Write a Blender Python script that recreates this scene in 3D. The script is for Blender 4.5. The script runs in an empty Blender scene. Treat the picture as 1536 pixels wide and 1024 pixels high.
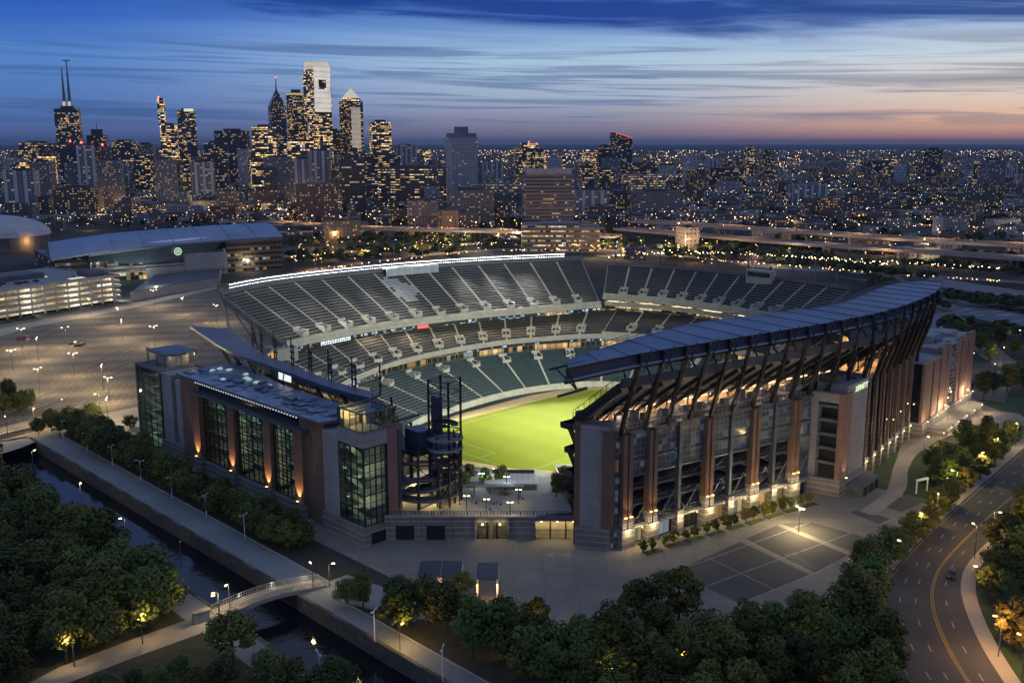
import bpy, math, random
from mathutils import Vector, noise as mnoise
R = random.Random(11)
sc = bpy.context.scene
COL = sc.collection
# ---------------------------------------------------------------- camera model used to survey ground points
F, H, VH = 1480.0, 100.0, 215.0
PIT = math.atan((512 - VH) / F)
CP, SP = math.cos(PIT), math.sin(PIT)
S = math.sqrt(.5)

def ray(u, v):
    x = (u - 768) / F
    y = -(v - 512) / F
    return x, CP + y * SP, -SP + y * CP

def at(u, v, z=0.0):
    d = ray(u, v)
    t = (z - H) / d[2]
    return d[0] * t, d[1] * t

def atv(u, v, z=0.0):
    p = at(u, v, z)
    return Vector((p[0], p[1], z))

def AB(a, b, z=0.0):
    """stadium axes (45 degrees to the view) to world"""
    return Vector(((a - b) * S, 300 + (a + b) * S, z))

def toab(x, y):
    return x * S + (y - 300) * S, -x * S + (y - 300) * S

def height_at(u, vtop, y):
    """height of a point seen at row vtop standing at depth y"""
    d = ray(u, vtop)
    return H + d[2] * y / d[1]

# ---------------------------------------------------------------- mesh builder
class MB:
    def __init__(s):
        s.v = []; s.f = []; s.m = []; s.sm = []
    def quad(s, *ps, m=0):
        i = len(s.v)
        s.v.extend([Vector(p) for p in ps])
        s.f.append(tuple(range(i, i + len(ps)))); s.m.append(m)
    def prism(s, poly, z0, z1, m=0, mt=None, bottom=False):
        n = len(poly)
        ar = sum(poly[i][0] * poly[(i + 1) % n][1] - poly[(i + 1) % n][0] * poly[i][1] for i in range(n))
        if ar < 0: poly = poly[::-1]
        for i in range(n):
            p, q = poly[i], poly[(i + 1) % n]
            s.quad((p[0], p[1], z0), (q[0], q[1], z0), (q[0], q[1], z1), (p[0], p[1], z1), m=m)
        s.quad(*[(p[0], p[1], z1) for p in poly], m=m if mt is None else mt)
        if bottom:
            s.quad(*[(p[0], p[1], z0) for p in poly[::-1]], m=m)
    def frus(s, poly, z0, poly2, z1, m=0, mt=None):
        n = len(poly)
        for i in range(n):
            j = (i + 1) % n
            s.quad((*poly[i][:2], z0), (*poly[j][:2], z0), (*poly2[j][:2], z1), (*poly2[i][:2], z1), m=m)
        s.quad(*[(*p[:2], z1) for p in poly2], m=m if mt is None else mt)
    def box(s, c, ax, ay, hx, hy, z0, z1, m=0, mt=None, bottom=True):
        """box centred on c (xy), axis ax/ay unit vectors, half sizes"""
        c = Vector((c[0], c[1])); ax = Vector(ax[:2]); ay = Vector(ay[:2])
        s.prism([c - ax * hx - ay * hy, c + ax * hx - ay * hy, c + ax * hx + ay * hy, c - ax * hx + ay * hy], z0, z1, m, mt, bottom)
    def beam(s, p, q, w=.3, h=None, m=0, up=(0, 0, 1)):
        p, q = Vector(p), Vector(q); h = h or w
        d = (q - p)
        if d.length < 1e-6: return
        d.normalize(); up = Vector(up)
        if abs(d.dot(up)) > .98: up = Vector((S, S, 0))
        x = d.cross(up).normalized(); y = x.cross(d).normalized()
        c = [x * w / 2 * i + y * h / 2 * j for i, j in ((-1, -1), (1, -1), (1, 1), (-1, 1))]
        for i in range(4):
            j = (i + 1) % 4
            s.quad(p + c[i], p + c[j], q + c[j], q + c[i], m=m)
        s.quad(*[p + k for k in c[::-1]], m=m); s.quad(*[q + k for k in c], m=m)
    def tube(s, p, q, r, r2=None, n=6, m=0):
        p, q = Vector(p), Vector(q); r2 = r if r2 is None else r2
        d = (q - p).normalized(); up = Vector((0, 0, 1)) if abs(d.z) < .95 else Vector((1, 0, 0))
        x = d.cross(up).normalized(); y = x.cross(d)
        a = [p + (x * math.cos(t) + y * math.sin(t)) * r for t in [i * 2 * math.pi / n for i in range(n)]]
        b = [q + (x * math.cos(t) + y * math.sin(t)) * r2 for t in [i * 2 * math.pi / n for i in range(n)]]
        for i in range(n):
            j = (i + 1) % n
            s.quad(a[i], b[i], b[j], a[j], m=m)
        s.quad(*b[::-1], m=m); s.quad(*a, m=m)
    def ball(s, c, r, n=6, k=4, m=0, sz=1.0):
        c = Vector(c)
        P_ = lambda i, j: c + Vector((r * math.sin(math.pi * j / k) * math.cos(2 * math.pi * i / n), r * math.sin(math.pi * j / k) * math.sin(2 * math.pi * i / n), r * sz * math.cos(math.pi * j / k)))
        for i in range(n):
            for j in range(k):
                if j == 0: s.quad(P_(i, 0), P_(i, 1), P_(i + 1, 1), m=m)
                elif j == k - 1: s.quad(P_(i, j), P_(i, k), P_(i + 1, j), m=m)
                else: s.quad(P_(i, j), P_(i, j + 1), P_(i + 1, j + 1), P_(i + 1, j), m=m)
    def strip(s, A, B, m=0):
        for i in range(len(A) - 1):
            s.quad(A[i], A[i + 1], B[i + 1], B[i], m=m)
    def slab(s, A, B, th, m=0, mb=None):
        """thick sheet between two 3D polylines, thickness downwards"""
        d = Vector((0, 0, th)); mb = m if mb is None else mb
        A = [Vector(p) for p in A]; B = [Vector(p) for p in B]
        s.strip(A, B, m)
        A2 = [p - d for p in A]; B2 = [p - d for p in B]
        s.strip(B2, A2, mb); s.strip(A2, A, mb); s.strip(B, B2, mb)
        s.quad(A[0], B[0], B2[0], A2[0], m=mb); s.quad(A[-1], A2[-1], B2[-1], B[-1], m=mb)
    def build(s, name, mats, parent=None, smooth=False):
        if not isinstance(mats, (list, tuple)): mats = [mats]
        off = Vector((0, 0, 0)); p = parent
        while p is not None:
            off += p.location; p = p.parent
        me = bpy.data.meshes.new(name)
        me.from_pydata([tuple(q - off) for q in s.v], [], s.f)
        for m_ in mats: me.materials.append(m_)
        if len(mats) > 1: me.polygons.foreach_set('material_index', s.m)
        uvl = me.uv_layers.new(name='UVMap')
        uv = []
        for f in s.f:
            ps = [s.v[i] for i in f]
            n = Vector((0, 0, 0))
            for i in range(1, len(ps) - 1):
                n += (ps[i] - ps[0]).cross(ps[i + 1] - ps[0])
            if n.length > 0: n.normalize()
            if abs(n.z) < .72:
                t = Vector((-n.y, n.x, 0)).normalized()
                for q in ps: uv += [q.dot(t), q.z]
            else:
                for q in ps: uv += [q.x, q.y]
        uvl.data.foreach_set('uv', uv)
        if smooth: me.polygons.foreach_set('use_smooth', [True] * len(me.polygons))
        o = bpy.data.objects.new(name, me)
        COL.objects.link(o)
        if parent: o.parent = parent
        return o

def thing(name, loc, label, cat, group=None):
    o = bpy.data.objects.new(name, None)
    COL.objects.link(o); o.location = loc; o.empty_display_size = 1
    return tag(o, label, cat, group)

def tag(o, label=None, cat=None, group=None, kind=None):
    if label: o['label'] = label
    if cat: o['category'] = cat
    if group: o['group'] = group
    if kind: o['kind'] = kind
    return o

def copy_tree(o, parent=None):
    c = o.copy(); COL.objects.link(c)
    if parent: c.parent = parent
    for ch in list(o.children): copy_tree(ch, c)
    return c

# ---------------------------------------------------------------- materials
def N(nt, typ, **kw):
    n = nt.nodes.new(typ)
    for k, v in kw.items():
        if k.startswith('i_'): n.inputs[int(k[2:]) if k[2:].isdigit() else k[2:].replace('_', ' ')].default_value = v
        else: setattr(n, k, v)
    return n

def math_(nt, op, a, b=None, clamp=False):
    n = nt.nodes.new('ShaderNodeMath'); n.operation = op; n.use_clamp = clamp
    for i, x in enumerate((a, b)):
        if x is None: continue
        if isinstance(x, (int, float)): n.inputs[i].default_value = x
        else: nt.links.new(x, n.inputs[i])
    return n.outputs[0]

def mix_(nt, fac, a, b):
    n = nt.nodes.new('ShaderNodeMix'); n.data_type = 'RGBA'
    for sock, x in ((n.inputs[0], fac), (n.inputs[6], a), (n.inputs[7], b)):
        if isinstance(x, (int, float)): sock.default_value = x
        elif isinstance(x, tuple): sock.default_value = (*x[:3], 1)
        else: nt.links.new(x, sock)
    return n.outputs[2]

def new_mat(name):
    m = bpy.data.materials.new(name); m.use_nodes = True
    nt = m.node_tree; b = nt.nodes['Principled BSDF']
    return m, nt, b

def srgb(r, g, b):
    f = lambda c: ((c / 255 + .055) / 1.055) ** 2.4 if c > 10 else c / 255 / 12.92
    return f(r), f(g), f(b)

def mat(name, base, rough=.75, metal=0, var=.25, scale=.15, fine=0.0, joints=None, jd=.6, bump=0, spec=None, band=None):
    """surface with slow and fine colour variation; joints=(w,h) darker panel joints in UV metres; band=(period, colour) horizontal courses"""
    m, nt, b = new_mat(name)
    tc = N(nt, 'ShaderNodeTexCoord')
    n1 = N(nt, 'ShaderNodeTexNoise'); n1.inputs['Scale'].default_value = scale; n1.inputs['Detail'].default_value = 6; n1.inputs['Roughness'].default_value = .65
    nt.links.new(tc.outputs['Object'], n1.inputs['Vector'])
    d = tuple(c * (1 - var) for c in base); l = tuple(min(1, c * (1 + var)) for c in base)
    ramp = math_(nt, 'MULTIPLY_ADD', n1.outputs[0], 2.2); nt.nodes[-1].inputs[2].default_value = -.6; nt.nodes[-1].use_clamp = True
    col = mix_(nt, ramp, d, l)
    if fine:
        n2 = N(nt, 'ShaderNodeTexNoise'); n2.inputs['Scale'].default_value = 1.7; n2.inputs['Detail'].default_value = 4
        nt.links.new(tc.outputs['Object'], n2.inputs['Vector'])
        col = mix_(nt, math_(nt, 'MULTIPLY', n2.outputs[0], fine), col, tuple(c * .35 for c in base))
    if joints or band:
        uv = N(nt, 'ShaderNodeUVMap'); sp = N(nt, 'ShaderNodeSeparateXYZ'); nt.links.new(uv.outputs[0], sp.inputs[0])
    if band:
        fr = math_(nt, 'FRACT', math_(nt, 'DIVIDE', sp.outputs[1], band[0]))
        col = mix_(nt, math_(nt, 'LESS_THAN', fr, band[2]), col, band[1])
    if joints:
        jw = joints[2] if len(joints) > 2 else .12
        f = None
        for k, w in ((0, joints[0]), (1, joints[1])):
            if not w: continue
            fr = math_(nt, 'FRACT', math_(nt, 'DIVIDE', sp.outputs[k], w))
            e = math_(nt, 'LESS_THAN', fr, jw / w)
            f = e if f is None else math_(nt, 'MAXIMUM', f, e)
        col = mix_(nt, math_(nt, 'MULTIPLY', f, jd), col, tuple(c * .3 for c in base))
    nt.links.new(col, b.inputs['Base Color'])
    b.inputs['Roughness'].default_value = rough; b.inputs['Metallic'].default_value = metal
    if spec is not None: b.inputs['Specular IOR Level'].default_value = spec
    if bump:
        bp = N(nt, 'ShaderNodeBump'); bp.inputs['Strength'].default_value = bump
        nt.links.new(n1.outputs[0], bp.inputs['Height']); nt.links.new(bp.outputs[0], b.inputs['Normal'])
    return m

def emat(name, col, strength, sampled=True, base=(.02, .02, .02)):
    m, nt, b = new_mat(name)
    b.inputs['Base Color'].default_value = (*base, 1)
    b.inputs['Emission Color'].default_value = (*col, 1); b.inputs['Emission Strength'].default_value = strength
    if not sampled: m.cycles.emission_sampling = 'NONE'
    return m

WARM = (1.0, .62, .22); WARM2 = (1.0, .74, .36); COOL = (.85, .93, 1.0); ORANGE = (1.0, .42, .1)

def winmat(name, wall, glass=(.012, .016, .022), cw=3.2, ch=3.6, fx=.14, fy=.28, lit=.25, strength=1.6, warm=.75, row=.5, rough=.25, patch=.6, cool=(.75, .88, 1.0), wallrough=.8, vstripe=None):
    """facade: a grid of window openings in UV metres; a random share has its light on"""
    m, nt, b = new_mat(name); L = nt.links
    uv = N(nt, 'ShaderNodeUVMap'); sp = N(nt, 'ShaderNodeSeparateXYZ'); L.new(uv.outputs[0], sp.inputs[0])
    oi = N(nt, 'ShaderNodeObjectInfo')
    u = math_(nt, 'DIVIDE', sp.outputs[0], cw); v = math_(nt, 'DIVIDE', sp.outputs[1], ch)
    fu, fv = math_(nt, 'FRACT', u), math_(nt, 'FRACT', v)
    iu, iv = math_(nt, 'FLOOR', u), math_(nt, 'FLOOR', v)
    def inside(f, e):
        return math_(nt, 'MULTIPLY', math_(nt, 'GREATER_THAN', f, e), math_(nt, 'LESS_THAN', f, 1 - e))
    pane = math_(nt, 'MULTIPLY', inside(fu, fx), inside(fv, fy))
    rnd = math_(nt, 'MULTIPLY', oi.outputs['Random'], 731.0)
    cell = N(nt, 'ShaderNodeCombineXYZ'); L.new(iu, cell.inputs[0]); L.new(iv, cell.inputs[1]); L.new(rnd, cell.inputs[2])
    wn = N(nt, 'ShaderNodeTexWhiteNoise', noise_dimensions='3D'); L.new(cell.outputs[0], wn.inputs[0])
    rowc = N(nt, 'ShaderNodeCombineXYZ'); L.new(iv, rowc.inputs[0]); L.new(rnd, rowc.inputs[1])
    # rooms: runs of several panes share a switch
    iu2 = math_(nt, 'FLOOR', math_(nt, 'DIVIDE', u, 3.0)); L.new(iu2, rowc.inputs[2])
    wr = N(nt, 'ShaderNodeTexWhiteNoise', noise_dimensions='3D'); L.new(rowc.outputs[0], wr.inputs[0])
    pn = N(nt, 'ShaderNodeTexNoise'); pn.inputs['Scale'].default_value = .12; pn.inputs['Detail'].default_value = 1; L.new(cell.outputs[0], pn.inputs['Vector'])
    thr = math_(nt, 'MULTIPLY', math_(nt, 'MULTIPLY_ADD', pn.outputs[0], patch * 4), lit); nt.nodes[-2].inputs[2].default_value = 1 - patch * 2
    r1 = math_(nt, 'ADD', math_(nt, 'MULTIPLY', wn.outputs[0], 1 - row), math_(nt, 'MULTIPLY', wr.outputs[0], row))
    # the sum of two uniforms is bunched round .5; stretch it back
    on = math_(nt, 'LESS_THAN', math_(nt, 'MULTIPLY_ADD', r1, 1 + row * .7), thr); nt.nodes[-2].inputs[2].default_value = -row * .35
    on = math_(nt, 'MULTIPLY', on, pane)
    cs = N(nt, 'ShaderNodeSeparateColor'); L.new(wn.outputs[1], cs.inputs[0])
    warmmask = math_(nt, 'LESS_THAN', cs.outputs[1], warm)
    wc = mix_(nt, cs.outputs[2], (1.0, .50, .13), (1.0, .76, .36))
    ec = mix_(nt, warmmask, cool, wc)
    st = math_(nt, 'MULTIPLY', on, math_(nt, 'MULTIPLY_ADD', math_(nt, 'POWER', cs.outputs[0], 2.0), strength * 1.3)); nt.nodes[-2].inputs[2].default_value = strength * .25
    nz = N(nt, 'ShaderNodeTexNoise'); nz.inputs['Scale'].default_value = .08; nz.inputs['Detail'].default_value = 5; L.new(uv.outputs[0], nz.inputs['Vector'])
    wallc = mix_(nt, nz.outputs[0], tuple(c * .65 for c in wall), tuple(c * 1.3 for c in wall))
    if vstripe:
        fs = math_(nt, 'LESS_THAN', math_(nt, 'FRACT', math_(nt, 'DIVIDE', sp.outputs[0], vstripe[0])), vstripe[1])
        pane2 = math_(nt, 'MULTIPLY', pane, math_(nt, 'SUBTRACT', 1.0, fs))
        wallc = mix_(nt, fs, wallc, vstripe[2]); st = math_(nt, 'MULTIPLY', st, math_(nt, 'SUBTRACT', 1.0, fs)); pane = pane2
    L.new(mix_(nt, pane, wallc, glass), b.inputs['Base Color'])
    rr = N(nt, 'ShaderNodeMix'); L.new(pane, rr.inputs[0]); rr.inputs[2].default_value = wallrough; rr.inputs[3].default_value = rough; L.new(rr.outputs[0], b.inputs['Roughness'])
    L.new(ec, b.inputs['Emission Color']); L.new(st, b.inputs['Emission Strength'])
    m.cycles.emission_sampling = 'NONE'
    return m

def glassmat(name, tint=(.55, .7, .68), refl=.10, rough=.03, dark=.0):
    """a real pane: part see-through, part mirror"""
    m = bpy.data.materials.new(name); m.use_nodes = True; nt = m.node_tree; nt.nodes.remove(nt.nodes['Principled BSDF'])
    t = N(nt, 'ShaderNodeBsdfTransparent'); t.inputs[0].default_value = (*tint, 1)
    g = N(nt, 'ShaderNodeBsdfGlossy'); g.inputs[0].default_value = (.9, .95, 1, 1); g.inputs['Roughness'].default_value = rough
    fr = N(nt, 'ShaderNodeLayerWeight')
    f = math_(nt, 'ADD', math_(nt, 'MULTIPLY', math_(nt, 'POWER', fr.outputs['Facing'], 5.0), .9), refl, True)
    mx = N(nt, 'ShaderNodeMixShader'); nt.links.new(f, mx.inputs[0]); nt.links.new(t.outputs[0], mx.inputs[1]); nt.links.new(g.outputs[0], mx.inputs[2])
    nt.links.new(mx.outputs[0], nt.nodes['Material Output'].inputs[0])
    return m

M = dict(
    steel=mat('dark_steel', (.018, .021, .03), .45, .3, .3, .4),
    steel2=mat('grey_steel', (.12, .13, .15), .5, .5, .25, .3),
    roof=mat('blue_grey_metal_roof', (.12, .15, .23), .42, .5, .35, .06, joints=(0, 3.1, .22), jd=.7),
    white=mat('white_paint', (.72, .73, .75), .5, 0, .1),
    conc=mat('pale_concrete', (.30, .29, .29), .85, 0, .22, .12, .25, joints=(6.5, 3.4, .10)),
    concd=mat('dark_concrete', (.13, .13, .14), .85, 0, .3, .15, .3),
    cream=mat('cream_concrete', (.42, .39, .33), .8, 0, .22, .3, .25),
    stone=mat('banded_stone', (.20, .19, .185), .85, 0, .25, .2, .3, band=(1.6, (.33, .31, .29), .22), joints=(0, .8, .06)),
    brick=mat('red_brown_brick', (.185, .112, .076), .85, 0, .25, .2, .3, joints=(0, 3.3, .12), jd=.45),
    brickp=mat('pinkish_brick', (.28, .165, .13), .85, 0, .2, .2, .3, joints=(0, 3.4, .1), jd=.4),
    asphalt=mat('asphalt', (.068, .064, .060), .85, 0, .4, .06, .5),
    plaza=mat('plaza_concrete', (.24, .222, .195), .8, 0, .34, .05, .45, joints=(7.5, 7.5, .14), jd=.45),
    walk=mat('promenade_concrete', (.21, .225, .245), .8, 0, .2, .05, .3, joints=(4, 4, .12), jd=.4),
    kerb=mat('kerb_stone', (.33, .32, .30), .8),
    path=mat('path_concrete', (.33, .29, .24), .85, 0, .2, .06, .2, joints=(0, 3, .1), jd=.3),
    grass=mat('lawn_grass', (.035, .065, .018), .95, 0, .4, .12, .5),
    dirt=mat('warning_track', (.44, .32, .15), .95, 0, .2, .15, .3),
    paint=mat('road_paint_white', (.65, .65, .62), .7, 0, .2, .5, .3),
    painty=mat('road_paint_yellow', (.34, .23, .04), .7, 0, .2, .5, .3),
    bark=mat('bark', (.06, .045, .035), .95),
    seat=mat('seat_dark_grey', (.034, .035, .037), .9, 0, .25, .4),
    seatg=mat('seat_dark_green', (.018, .036, .042), .9, 0, .25, .4),
    tread=mat('tread_concrete', (.215, .20, .17), .85, 0, .25, .3),
    aisle=mat('aisle_concrete', (.46, .42, .34), .8, 0, .2, .6),
    black=mat('black_void', (.008, .009, .011), .8),
    blueb=mat('blue_panel', (.04, .06, .11), .4, .2, .2, .2, joints=(2.2, 2.2, .1)),
    glassd=mat('dark_glass', (.012, .018, .024), .08, 0, .3, .2, joints=(1.6, 1.9, .12), spec=.8),
    glass=glassmat('clear_glass'),
    glassg=glassmat('green_glass', (.74, .86, .80), .06),
    lampw=emat('lamp_warm', (1, .80, .42), 7, False), lampo=emat('lamp_orange', (1, .5, .14), 8, False), lampc=emat('lamp_white', (.95, .97, 1), 7, False),
    flood=emat('floodlight_face', (1, .97, .95), 11, False),
    lampoff=mat('lamp_head_unlit', (.55, .56, .58), .4),
    glow=emat('ceiling_light_warm', (1, .66, .28), 3.2, False), glowg=emat('ceiling_light_green', (.62, 1, .72), 1.3, False), gloww=emat('ceiling_light_white', (1, .86, .6), 6, False),
    red=emat('beacon_red', (1, .05, .04), 14, False),
)
def foliage(name, base, var=.5):
    m, nt, b = new_mat(name)
    tc = N(nt, 'ShaderNodeTexCoord'); oi = N(nt, 'ShaderNodeObjectInfo')
    n = N(nt, 'ShaderNodeTexNoise'); n.inputs['Scale'].default_value = .55; n.inputs['Detail'].default_value = 5
    nt.links.new(tc.outputs['Object'], n.inputs['Vector'])
    col = mix_(nt, n.outputs[0], tuple(c * (1 - var) for c in base), tuple(c * (1 + var) for c in base))
    hs = N(nt, 'ShaderNodeHueSaturation'); nt.links.new(col, hs.inputs['Color'])
    nt.links.new(math_(nt, 'MULTIPLY_ADD', oi.outputs['Random'], .09), hs.inputs['Hue']); nt.nodes[-1].inputs[2].default_value = .445
    nt.links.new(math_(nt, 'MULTIPLY_ADD', math_(nt, 'FRACT', math_(nt, 'MULTIPLY', oi.outputs['Random'], 7.31)), .95), hs.inputs['Value']); nt.nodes[-1].inputs[2].default_value = .52
    nt.links.new(hs.outputs[0], b.inputs['Base Color']); b.inputs['Roughness'].default_value = .7; b.inputs['Specular IOR Level'].default_value = .25
    return m
M['leaf'] = foliage('leaves_dark_green', (.080, .100, .020))
M['leafy'] = foliage('leaves_yellow_green', (.115, .115, .018))

# ---------------------------------------------------------------- world: dusk sky
def make_world():
    w = bpy.data.worlds.new('World'); sc.world = w; w.use_nodes = True
    nt = w.node_tree; L = nt.links; bg = nt.nodes['Background']
    tc = N(nt, 'ShaderNodeTexCoord'); sp = N(nt, 'ShaderNodeSeparateXYZ'); L.new(tc.outputs['Generated'], sp.inputs[0])
    el = math_(nt, 'ARCSINE', sp.outputs[2])
    az = math_(nt, 'ARCTAN2', sp.outputs[0], sp.outputs[1])
    eld = math_(nt, 'MULTIPLY', el, 180 / math.pi); azd = math_(nt, 'MULTIPLY', az, 180 / math.pi)
    def ramp(stops, fac, lo, hi):
        f = N(nt, 'ShaderNodeMapRange'); L.new(fac, f.inputs[0]); f.inputs[1].default_value = lo; f.inputs[2].default_value = hi
        r = N(nt, 'ShaderNodeValToRGB'); cr = r.color_ramp
        while len(cr.elements) < len(stops): cr.elements.new(.5)
        for e, (p, c) in zip(cr.elements, stops): e.position = (p - lo) / (hi - lo); e.color = (*srgb(*c), 1)
        L.new(f.outputs[0], r.inputs[0]); return r.outputs[0]
    lo, hi = -1.0, 30.0
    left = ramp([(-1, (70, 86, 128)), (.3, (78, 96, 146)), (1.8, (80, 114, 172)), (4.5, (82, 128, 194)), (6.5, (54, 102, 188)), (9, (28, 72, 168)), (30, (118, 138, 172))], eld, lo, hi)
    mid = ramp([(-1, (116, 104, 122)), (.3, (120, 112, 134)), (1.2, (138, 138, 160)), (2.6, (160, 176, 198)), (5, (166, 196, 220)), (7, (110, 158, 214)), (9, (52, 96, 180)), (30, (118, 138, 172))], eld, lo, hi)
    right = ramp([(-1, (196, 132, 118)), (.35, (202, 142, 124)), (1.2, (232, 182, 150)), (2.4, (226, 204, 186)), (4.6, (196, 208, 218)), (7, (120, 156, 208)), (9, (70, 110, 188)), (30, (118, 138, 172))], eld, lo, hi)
    f1 = N(nt, 'ShaderNodeMapRange'); f1.interpolation_type = 'SMOOTHSTEP'; L.new(azd, f1.inputs[0]); f1.inputs[1].default_value = -26; f1.inputs[2].default_value = 4
    f2 = N(nt, 'ShaderNodeMapRange'); f2.interpolation_type = 'SMOOTHSTEP'; L.new(azd, f2.inputs[0]); f2.inputs[1].default_value = 2; f2.inputs[2].default_value = 28
    col = mix_(nt, f2.outputs[0], mix_(nt, f1.outputs[0], left, mid), right)
    # the twilight arch fades round the back of the camera
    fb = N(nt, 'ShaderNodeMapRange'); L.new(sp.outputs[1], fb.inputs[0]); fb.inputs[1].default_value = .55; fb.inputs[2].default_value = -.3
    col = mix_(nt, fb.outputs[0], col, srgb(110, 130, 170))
    # thin streaky cloud layers, sampled in azimuth/elevation of the sky itself
    def clouds(sx, sy, tilt, seed, t0, t1, dist=1.2, det=6):
        cv = N(nt, 'ShaderNodeCombineXYZ')
        L.new(math_(nt, 'MULTIPLY', azd, sx), cv.inputs[0])
        L.new(math_(nt, 'MULTIPLY', math_(nt, 'ADD', eld, math_(nt, 'MULTIPLY', azd, tilt)), sy), cv.inputs[1]); cv.inputs[2].default_value = seed
        n = N(nt, 'ShaderNodeTexNoise'); n.inputs['Scale'].default_value = 1; n.inputs['Detail'].default_value = det; n.inputs['Roughness'].default_value = .55; n.inputs['Distortion'].default_value = dist
        L.new(cv.outputs[0], n.inputs['Vector'])
        mr = N(nt, 'ShaderNodeMapRange'); mr.interpolation_type = 'SMOOTHSTEP'; L.new(n.outputs[0], mr.inputs[0]); mr.inputs[1].default_value = t0; mr.inputs[2].default_value = t1
        return mr.outputs[0]
    def window(lo0, lo1, hi0, hi1, x):
        a = N(nt, 'ShaderNodeMapRange'); a.interpolation_type = 'SMOOTHSTEP'; L.new(x, a.inputs[0]); a.inputs[1].default_value = lo0; a.inputs[2].default_value = lo1
        b = N(nt, 'ShaderNodeMapRange'); b.interpolation_type = 'SMOOTHSTEP'; L.new(x, b.inputs[0]); b.inputs[1].default_value = hi1; b.inputs[2].default_value = hi0
        return math_(nt, 'MULTIPLY', a.outputs[0], b.outputs[0])
    dark = mix_(nt, f2.outputs[0], srgb(60, 90, 142), srgb(118, 118, 136))
    c1 = math_(nt, 'MULTIPLY', clouds(.045, 1.3, .02, 3.3, .50, .64, 1.0, 4), window(.2, 1.5, 5.0, 6.2, eld))
    col = mix_(nt, math_(nt, 'MULTIPLY', c1, .55), col, dark)
    c1b = math_(nt, 'MULTIPLY', clouds(.06, 2.4, .012, 8.1, .52, .64, .8, 4), window(.4, 1.4, 4.6, 5.6, eld))
    col = mix_(nt, math_(nt, 'MULTIPLY', c1b, .5), col, dark)
    hi_ = math_(nt, 'MULTIPLY', clouds(.03, .45, .02, 1.7, .40, .68, .8, 4), window(4.4, 6.0, 11, 16, eld))
    col = mix_(nt, math_(nt, 'MULTIPLY', hi_, .45), col, srgb(28, 66, 152))
    # one long dark bank high over the middle and right
    wob = math_(nt, 'MULTIPLY', clouds(.05, .5, .03, 9.2, .25, .75, .8, 5), 1.5)
    e2 = math_(nt, 'ADD', math_(nt, 'ADD', eld, math_(nt, 'MULTIPLY', math_(nt, 'MAXIMUM', azd, -14.0), .040)), math_(nt, 'SUBTRACT', wob, .75))
    bank = math_(nt, 'MULTIPLY', window(6.1, 6.9, 7.7, 8.7, e2), window(-26, -8, 60, 80, azd))
    bn = clouds(.05, .9, .035, 5.5, .26, .56, 1.0, 5)
    col = mix_(nt, math_(nt, 'MULTIPLY', math_(nt, 'MULTIPLY', bank, bn), .9), col, mix_(nt, f2.outputs[0], srgb(20, 54, 134), srgb(32, 64, 130)))
    L.new(col, bg.inputs[0])
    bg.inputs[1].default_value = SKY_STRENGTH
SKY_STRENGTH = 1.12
FLOOD_W = 13000
HAZE = .000025
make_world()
sun = bpy.data.lights.new('dusk_sun', 'SUN'); sun.energy = .05; sun.angle = math.radians(25); sun.color = (1, .62, .42)
so = bpy.data.objects.new('dusk_sun', sun); COL.objects.link(so)
so.rotation_euler = Vector((-.75, -.62, -.14)).to_track_quat('-Z', 'Y').to_euler()

cam = bpy.data.cameras.new('camera'); cam.sensor_width = 36; cam.lens = 36 * F / 1536; cam.clip_start = 1; cam.clip_end = 120000
co = bpy.data.objects.new('camera', cam); COL.objects.link(co)
co.location = (0, 0, H); co.rotation_euler = (math.pi / 2 - PIT, 0, 0)
sc.camera = co
sc.view_settings.view_transform = 'Standard'; sc.view_settings.look = 'None'; sc.view_settings.exposure = 0; sc.view_settings.gamma = 1
sc.render.engine = 'CYCLES'
cy = sc.cycles
cy.use_denoising = True; cy.denoiser = 'OPENIMAGEDENOISE'; cy.use_light_tree = True
cy.max_bounces = 5; cy.diffuse_bounces = 2; cy.glossy_bounces = 3; cy.transmission_bounces = 3; cy.transparent_max_bounces = 10
cy.sample_clamp_indirect = 3; cy.caustics_reflective = False; cy.caustics_refractive = False

def lamp(typ, loc, power, col=WARM2, parent=None, size=.3, aim=None, angle=100, blend=.6, spread=None, sy=None):
    l = bpy.data.lights.new('lamp_bulb', typ); l.energy = power; l.color = col
    if typ == 'AREA':
        l.shape = 'RECTANGLE'; l.size = size; l.size_y = sy or size
        if spread: l.spread = math.radians(spread)
    else: l.shadow_soft_size = size
    if typ == 'SPOT': l.spot_size = math.radians(angle); l.spot_blend = blend
    o = bpy.data.objects.new('lamp_bulb', l); COL.objects.link(o)
    loc = Vector(loc)
    if aim is not None: o.rotation_euler = (Vector(aim) - loc).to_track_quat('-Z', 'Y').to_euler()
    if parent:
        off = Vector((0, 0, 0)); p = parent
        while p is not None: off += p.location; p = p.parent
        o.parent = parent; loc = loc - off
    o.location = loc
    return o
# ================================================================= GROUND, CANAL, ROADS
def struct(name, mb, mats):
    return tag(mb.build(name, mats), kind='structure')

def catmull(pts, n=8):
    pts = [Vector(p) for p in pts]; out = []
    for i in range(len(pts) - 1):
        p0 = pts[max(i - 1, 0)]; p1 = pts[i]; p2 = pts[i + 1]; p3 = pts[min(i + 2, len(pts) - 1)]
        for k in range(n):
            t = k / n
            out.append(.5 * ((2 * p1) + (p2 - p0) * t + (2 * p0 - 5 * p1 + 4 * p2 - p3) * t * t + (3 * p1 - p0 - 3 * p2 + p3) * t ** 3))
    out.append(pts[-1]); return out

def flat(pts, z):
    return [(p[0], p[1], z) for p in pts]

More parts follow.
